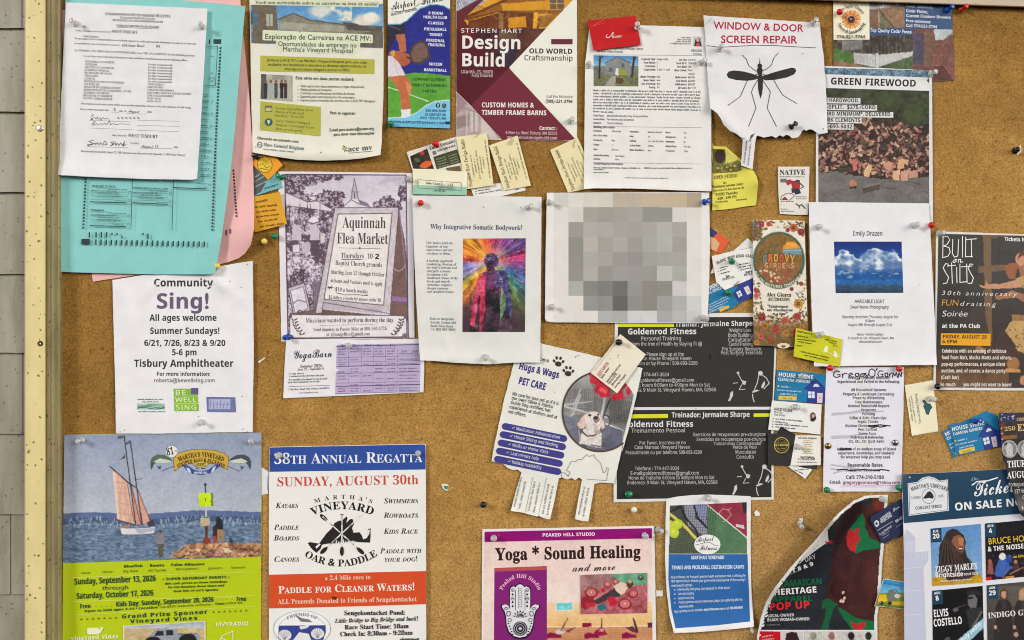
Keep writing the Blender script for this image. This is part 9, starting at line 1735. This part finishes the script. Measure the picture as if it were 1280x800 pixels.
# ------------------------------------------------------------------ pins
for X, Y, h, colr, label, kind, tilt in (
    (93, 28, 12, 'clear', 'clear push pin at the top left corner of the white legal notice', 'push', (-8, 4)),
    (251, 32, 12, 'clear', 'clear push pin at the top right corner of the white legal notice', 'push', (10, 4)),
    (251, 528, 4, 'clear', 'clear push pin near the bottom edge of the white singing flyer', 'push', (4, -6)),
    (101, 551, 1.5, 'clear', 'clear push pin in the top left of the sailing ship poster', 'push', (-8, 0)),
    (312, 553, 1.5, 'clear', 'clear push pin in the top right of the sailing ship poster', 'push', (18, 14)),
    (348, 569.5, 2.6, 'clear', 'clear push pin in the left end of the blue regatta band', 'push', (0, -4)),
    (522, 567.5, 2.6, 'clear', 'clear push pin in the right end of the blue regatta band', 'push', (4, 8)),
    (320.5, 195, 4.6, 'black', 'black push pin in the orange card below the hospital flyer', 'push', (-10, 0)),
    (352, 221, 3.4, 'green', 'green push pin at the top left corner of the purple market poster', 'push', (-24, 6)),
    (344, 295.6, .4, 'green', 'green round pin in the cork left of the purple market poster', 'ball', (0, 0)),
    (331, 302, .4, 'yellow', 'pale yellow round pin in the cork left of the purple market poster', 'ball', (0, 0)),
    (272, 332.6, 2.2, 'yellow', 'yellow round pin half hidden below the turquoise ballot corner', 'ball', (0, 0)),
    (359.5, 421, 1.6, 'blue', 'blue push pin at the bottom left corner of the purple market poster', 'push', (-14, -6)),
    (511, 223.6, 1.6, 'clear', 'clear push pin at the top right corner of the purple market poster', 'push', (4, 0)),
    (435.6, 432, 2.6, 'clear', 'clear push pin at the top of the yoga timetable leaflet', 'push', (0, 4)),
    (526, 254, 5.6, 'red', 'red round pin at the top left corner of the bodywork poster', 'ball', (0, 0)),
    (660.5, 259, 5.6, 'clear', 'clear push pin at the top right corner of the bodywork poster', 'push', (22, 6)),
    (606.5, 446, 7, 'clear', 'clear push pin at the bottom of the bodywork poster', 'push', (6, -14)),
    (545.4, 179.6, 2.4, 'red', 'red push pin in the landscaper card with orange flowers', 'push', (-12, -4)),
    (556, 231, 5.2, 'white', 'white round pin in the mint striped card', 'ball', (0, 0)),
    (712.6, 151, 1.4, 'clear', 'clear push pin at the lower right of the maroon builder poster', 'push', (14, 10)),
    (797.6, 33.4, 7.4, 'clear', 'clear push pin between the red card and the house listing page', 'push', (-8, 14)),
    (735.8, 80.4, 4.4, 'clear', 'clear push pin on the left edge of the house listing page', 'push', (0, 0)),
    (877, 77, 5, 'clear', 'clear push pin on the right edge of the house listing page', 'push', (20, 4)),
    (1017, 28, 7.6, 'clear', 'clear push pin at the top right corner of the mosquito flyer', 'push', (14, 14)),
    (900, 59.8, 8, 'clear', 'clear push pin on the black line of the mosquito flyer', 'push', (4, 6)),
    (989.6, 158, 9, 'black', 'black push pin near the torn bottom edge of the mosquito flyer', 'push', (26, 18)),
    (686.8, 252.6, 4.4, 'clear', 'clear push pin at the top left corner of the grey pixelated sheet', 'push', (-6, 0)),
    (881, 252, 4.4, 'blue', 'blue push pin at the top right corner of the grey pixelated sheet', 'push', (24, 4)),
    (688.6, 384, 4.6, 'clear', 'clear push pin at the lower left of the grey pixelated sheet', 'push', (8, 8)),
    (879, 397, 4.4, 'clear', 'clear push pin at the bottom right corner of the grey pixelated sheet', 'push', (0, 0)),
    (916, 326.4, 3.8, 'green', 'green push pin through the road grading card heading', 'push', (-14, 0)),
    (911.4, 366, 3.2, 'green', 'green push pin between the road grading card and the blue card', 'push', (-14, 4)),
    (1049, 15.6, 1.4, 'red', 'red round pin on the cream sunflower panel', 'ball', (0, 0)),
    (1186, 11, 1.4, 'blue', 'blue push pin on the blue panel of the fence flyer', 'push', (16, 8)),
    (1203, 10.6, .4, 'red', 'red push pin in bare cork right of the fence flyer', 'push', (20, 10)),
    (1165, 91.6, 3.4, 'clear', 'clear push pin at the top right corner of the firewood flyer', 'push', (16, 6)),
    (1163.4, 281.6, 3.4, 'red', 'red round pin at the bottom right corner of the firewood flyer', 'ball', (0, 0)),
    (1024, 283, 6.8, 'clear', 'clear push pin at the top left of the photography flyer', 'push', (-4, -2)),
    (1144, 281.2, 6.8, 'clear', 'clear push pin at the top right of the photography flyer', 'push', (6, 2)),
    (1024.4, 418.6, 9.8, 'clear', 'clear push pin in the lime green bird card', 'push', (8, 10)),
    (1037, 460, 3.2, 'red', 'red round pin at the top left corner of the handyman flyer', 'ball', (0, 0)),
    (1123, 461, 3.2, 'red', 'red round pin at the top right corner of the handyman flyer', 'ball', (0, 0)),
    (1035.2, 557.6, 3.2, 'brass', 'brass thumbtack on the left side of the handyman flyer', 'tack', (0, 0)),
    (1119.2, 553.4, 3.2, 'silver', 'silver thumbtack on the right side of the handyman flyer', 'tack', (0, 0)),
    (1033, 612, 3.2, 'green', 'green round pin at the bottom left corner of the handyman flyer', 'ball', (0, 0)),
    (1122.4, 609, 3.2, 'green', 'green round pin at the bottom right corner of the handyman flyer', 'ball', (0, 0)),
    (1164, 498.8, 1.4, 'clear', 'clear push pin at the right edge of the cream island card', 'push', (12, 0)),
    (994.4, 509.4, 3.8, 'clear', 'clear push pin in the white realtor card', 'push', (8, 8)),
    (1003.4, 470.6, 2.6, 'clear', 'clear push pin in the heading of the blue card beside the black poster', 'push', (6, 2)),
    (997, 558.6, 5.8, 'clear', 'clear push pin in the white half of the gold emblem card pair', 'push', (6, 0)),
    (773.6, 428, 7, 'black', 'black push pin in the slanted cream card', 'push', (4, 4)),
    (785, 619, 1.6, 'green', 'green push pin at the bottom left of the black training poster', 'push', (14, 14)),
    (883.6, 399, 4.6, 'clear', 'clear push pin just above the yellow bar of the black training poster', 'push', (-10, 6)),
    (604.4, 632, .4, 'black', 'black push pin alone in the bare cork above the yoga poster', 'push', (-4, 14)),
    (792.4, 637, .4, 'white', 'white round pin in bare cork under the black training poster', 'ball', (0, 0)),
    (617.6, 674, 2.2, 'clear', 'clear push pin at the left end of the magenta band', 'push', (-8, 14)),
    (806.4, 670.4, 2.2, 'clear', 'clear push pin at the right end of the magenta band', 'push', (4, 6)),
    (822.4, 663, .4, 'clear', 'clear push pin in cork just right of the pink yoga poster', 'push', (24, 0)),
    (885, 623, 3, 'clear', 'clear push pin at the top of the tennis flyer', 'push', (0, 0)),
    (1001, 654, .4, 'clear', 'clear push pin alone in cork left of the rolled heritage poster', 'push', (0, -24)),
    (1104.4, 624.6, 2.2, 'clear', 'clear push pin at the top corner of the heritage poster', 'push', (-14, 8)),
    (1171, 483, 1.8, 'black', 'black round pin at the bottom left corner of the dancers poster', 'ball', (0, 0)),
    (1175.4, 291.4, 1.8, 'clear', 'clear push pin at the top left corner of the dancers poster', 'push', (10, 0)),
    (1271.6, 187.4, .4, 'black', 'black push pin in bare cork at the right edge', 'push', (-14, 0)),
    (1220.6, 527.4, 3.2, 'blue', 'blue push pin in the top edge of the overlapping blue cards', 'push', (16, 14)),
    (488.6, 155, 2.6, 'green', 'green push pin at the bottom left corner of the fitness rack card', 'ball', (0, 0)),
    ): pin(X, Y, h, colr, label, kind, tilt)

# ------------------------------------------------------------------ staples and paper scraps
def staple(X0, Y0, X1, Y1, h, label):
    a, b = Vector(W(X0, Y0, h + .5)), Vector(W(X1, Y1, h + .5)); d = (b - a); r = 0.00035
    n = 6; V = []; F = []
    u = d.normalized().orthogonal().normalized(); v = d.normalized().cross(u)
    path = [Vector(W(X0, Y0, h - .4)), a, b, Vector(W(X1, Y1, h - .4))]
    for p in path:
        for i in range(n): V.append(p + u * r * math.cos(i * 1.0472) + v * r * math.sin(i * 1.0472))
    for j in range(3):
        for i in range(n): F.append((j * n + i, j * n + (i + 1) % n, (j + 1) * n + (i + 1) % n, (j + 1) * n + i))
    o = quads('staple', V, F, M_STAPLE)
    tag(o, label, 'staple', 'staples in the cards')
M_STAPLE = plain_mat('dull_steel', (120, 112, 92), 0.4, 0.6)
staple(593.4, 171.6, 598.8, 166.6, 4.4, 'thin staple in the middle cream builder card')
staple(634.6, 180.2, 640.8, 171.8, 3.4, 'left staple of the pair in the right cream builder card')
staple(637.6, 181.2, 642.4, 174.4, 3.4, 'right staple of the pair in the right cream builder card')
staple(716.6, 184, 718.4, 175, 2.6, 'thin staple in the cream card beside the listing page')
staple(886.6, 27.4, 889.4, 22.6, 11.4, 'staple at the top left corner of the mosquito flyer')
staple(955, 2, 956.6, 10, .6, 'staple in the bare cork above the mosquito flyer')

def scrap(P, h, colr, label, extra=None, curl=2.0):
    s = Sheet('paper_scrap', label, 'paper scrap', P, h, colr, wave=.1, step=2.0, sheet_name='torn_paper', curl=[('c', P[0][0], P[0][1], 8, curl)], wob=.25, group='torn paper scraps on the cork')
    if extra: s.part('print').P(*extra)
    build_sheet(s)
scrap([(551.4, 605.4), (556, 604.8), (560.6, 606), (560, 613.4), (556.4, 612.8), (553.4, 610.4)], .6, (232, 234, 226), 'small torn scrap of white paper with a green print in the middle cork', ([(554, 607), (560, 607.6), (559.4, 612.4), (556, 611)], (58, 140, 84)))
scrap([(942.6, 640.4), (946, 637.6), (950, 641.6), (949.4, 644.6), (944.4, 645.4)], .6, (236, 232, 226), 'small torn white scrap right of the tennis flyer top')
scrap([(820, 737.8), (828.4, 738), (828.6, 745.2), (820.4, 745.6)], .6, (226, 226, 218), 'small square white scrap right of the pink yoga poster')
scrap([(322, 452), (330.6, 446.6), (331.6, 448), (327, 451.4), (324, 454.6)], .6, (222, 214, 196), 'thin curl of white paper left of the yoga timetable leaflet')
scrap([(1268, 188), (1276, 181), (1277, 190), (1272, 194)], .5, (232, 220, 190), 'little white scrap caught under the black pin at the right edge')
scrap([(998.6, 648), (1003.6, 647.6), (1004, 652), (1001.4, 657), (999.4, 655)], .5, (226, 222, 214), 'torn white scrap under the clear pin left of the heritage poster')
scrap([(936, 778), (940.4, 782), (943, 790), (940.6, 792), (938, 789)], .5, (230, 228, 222), 'torn white paper tip between the tennis flyer and the heritage poster', None, 4)
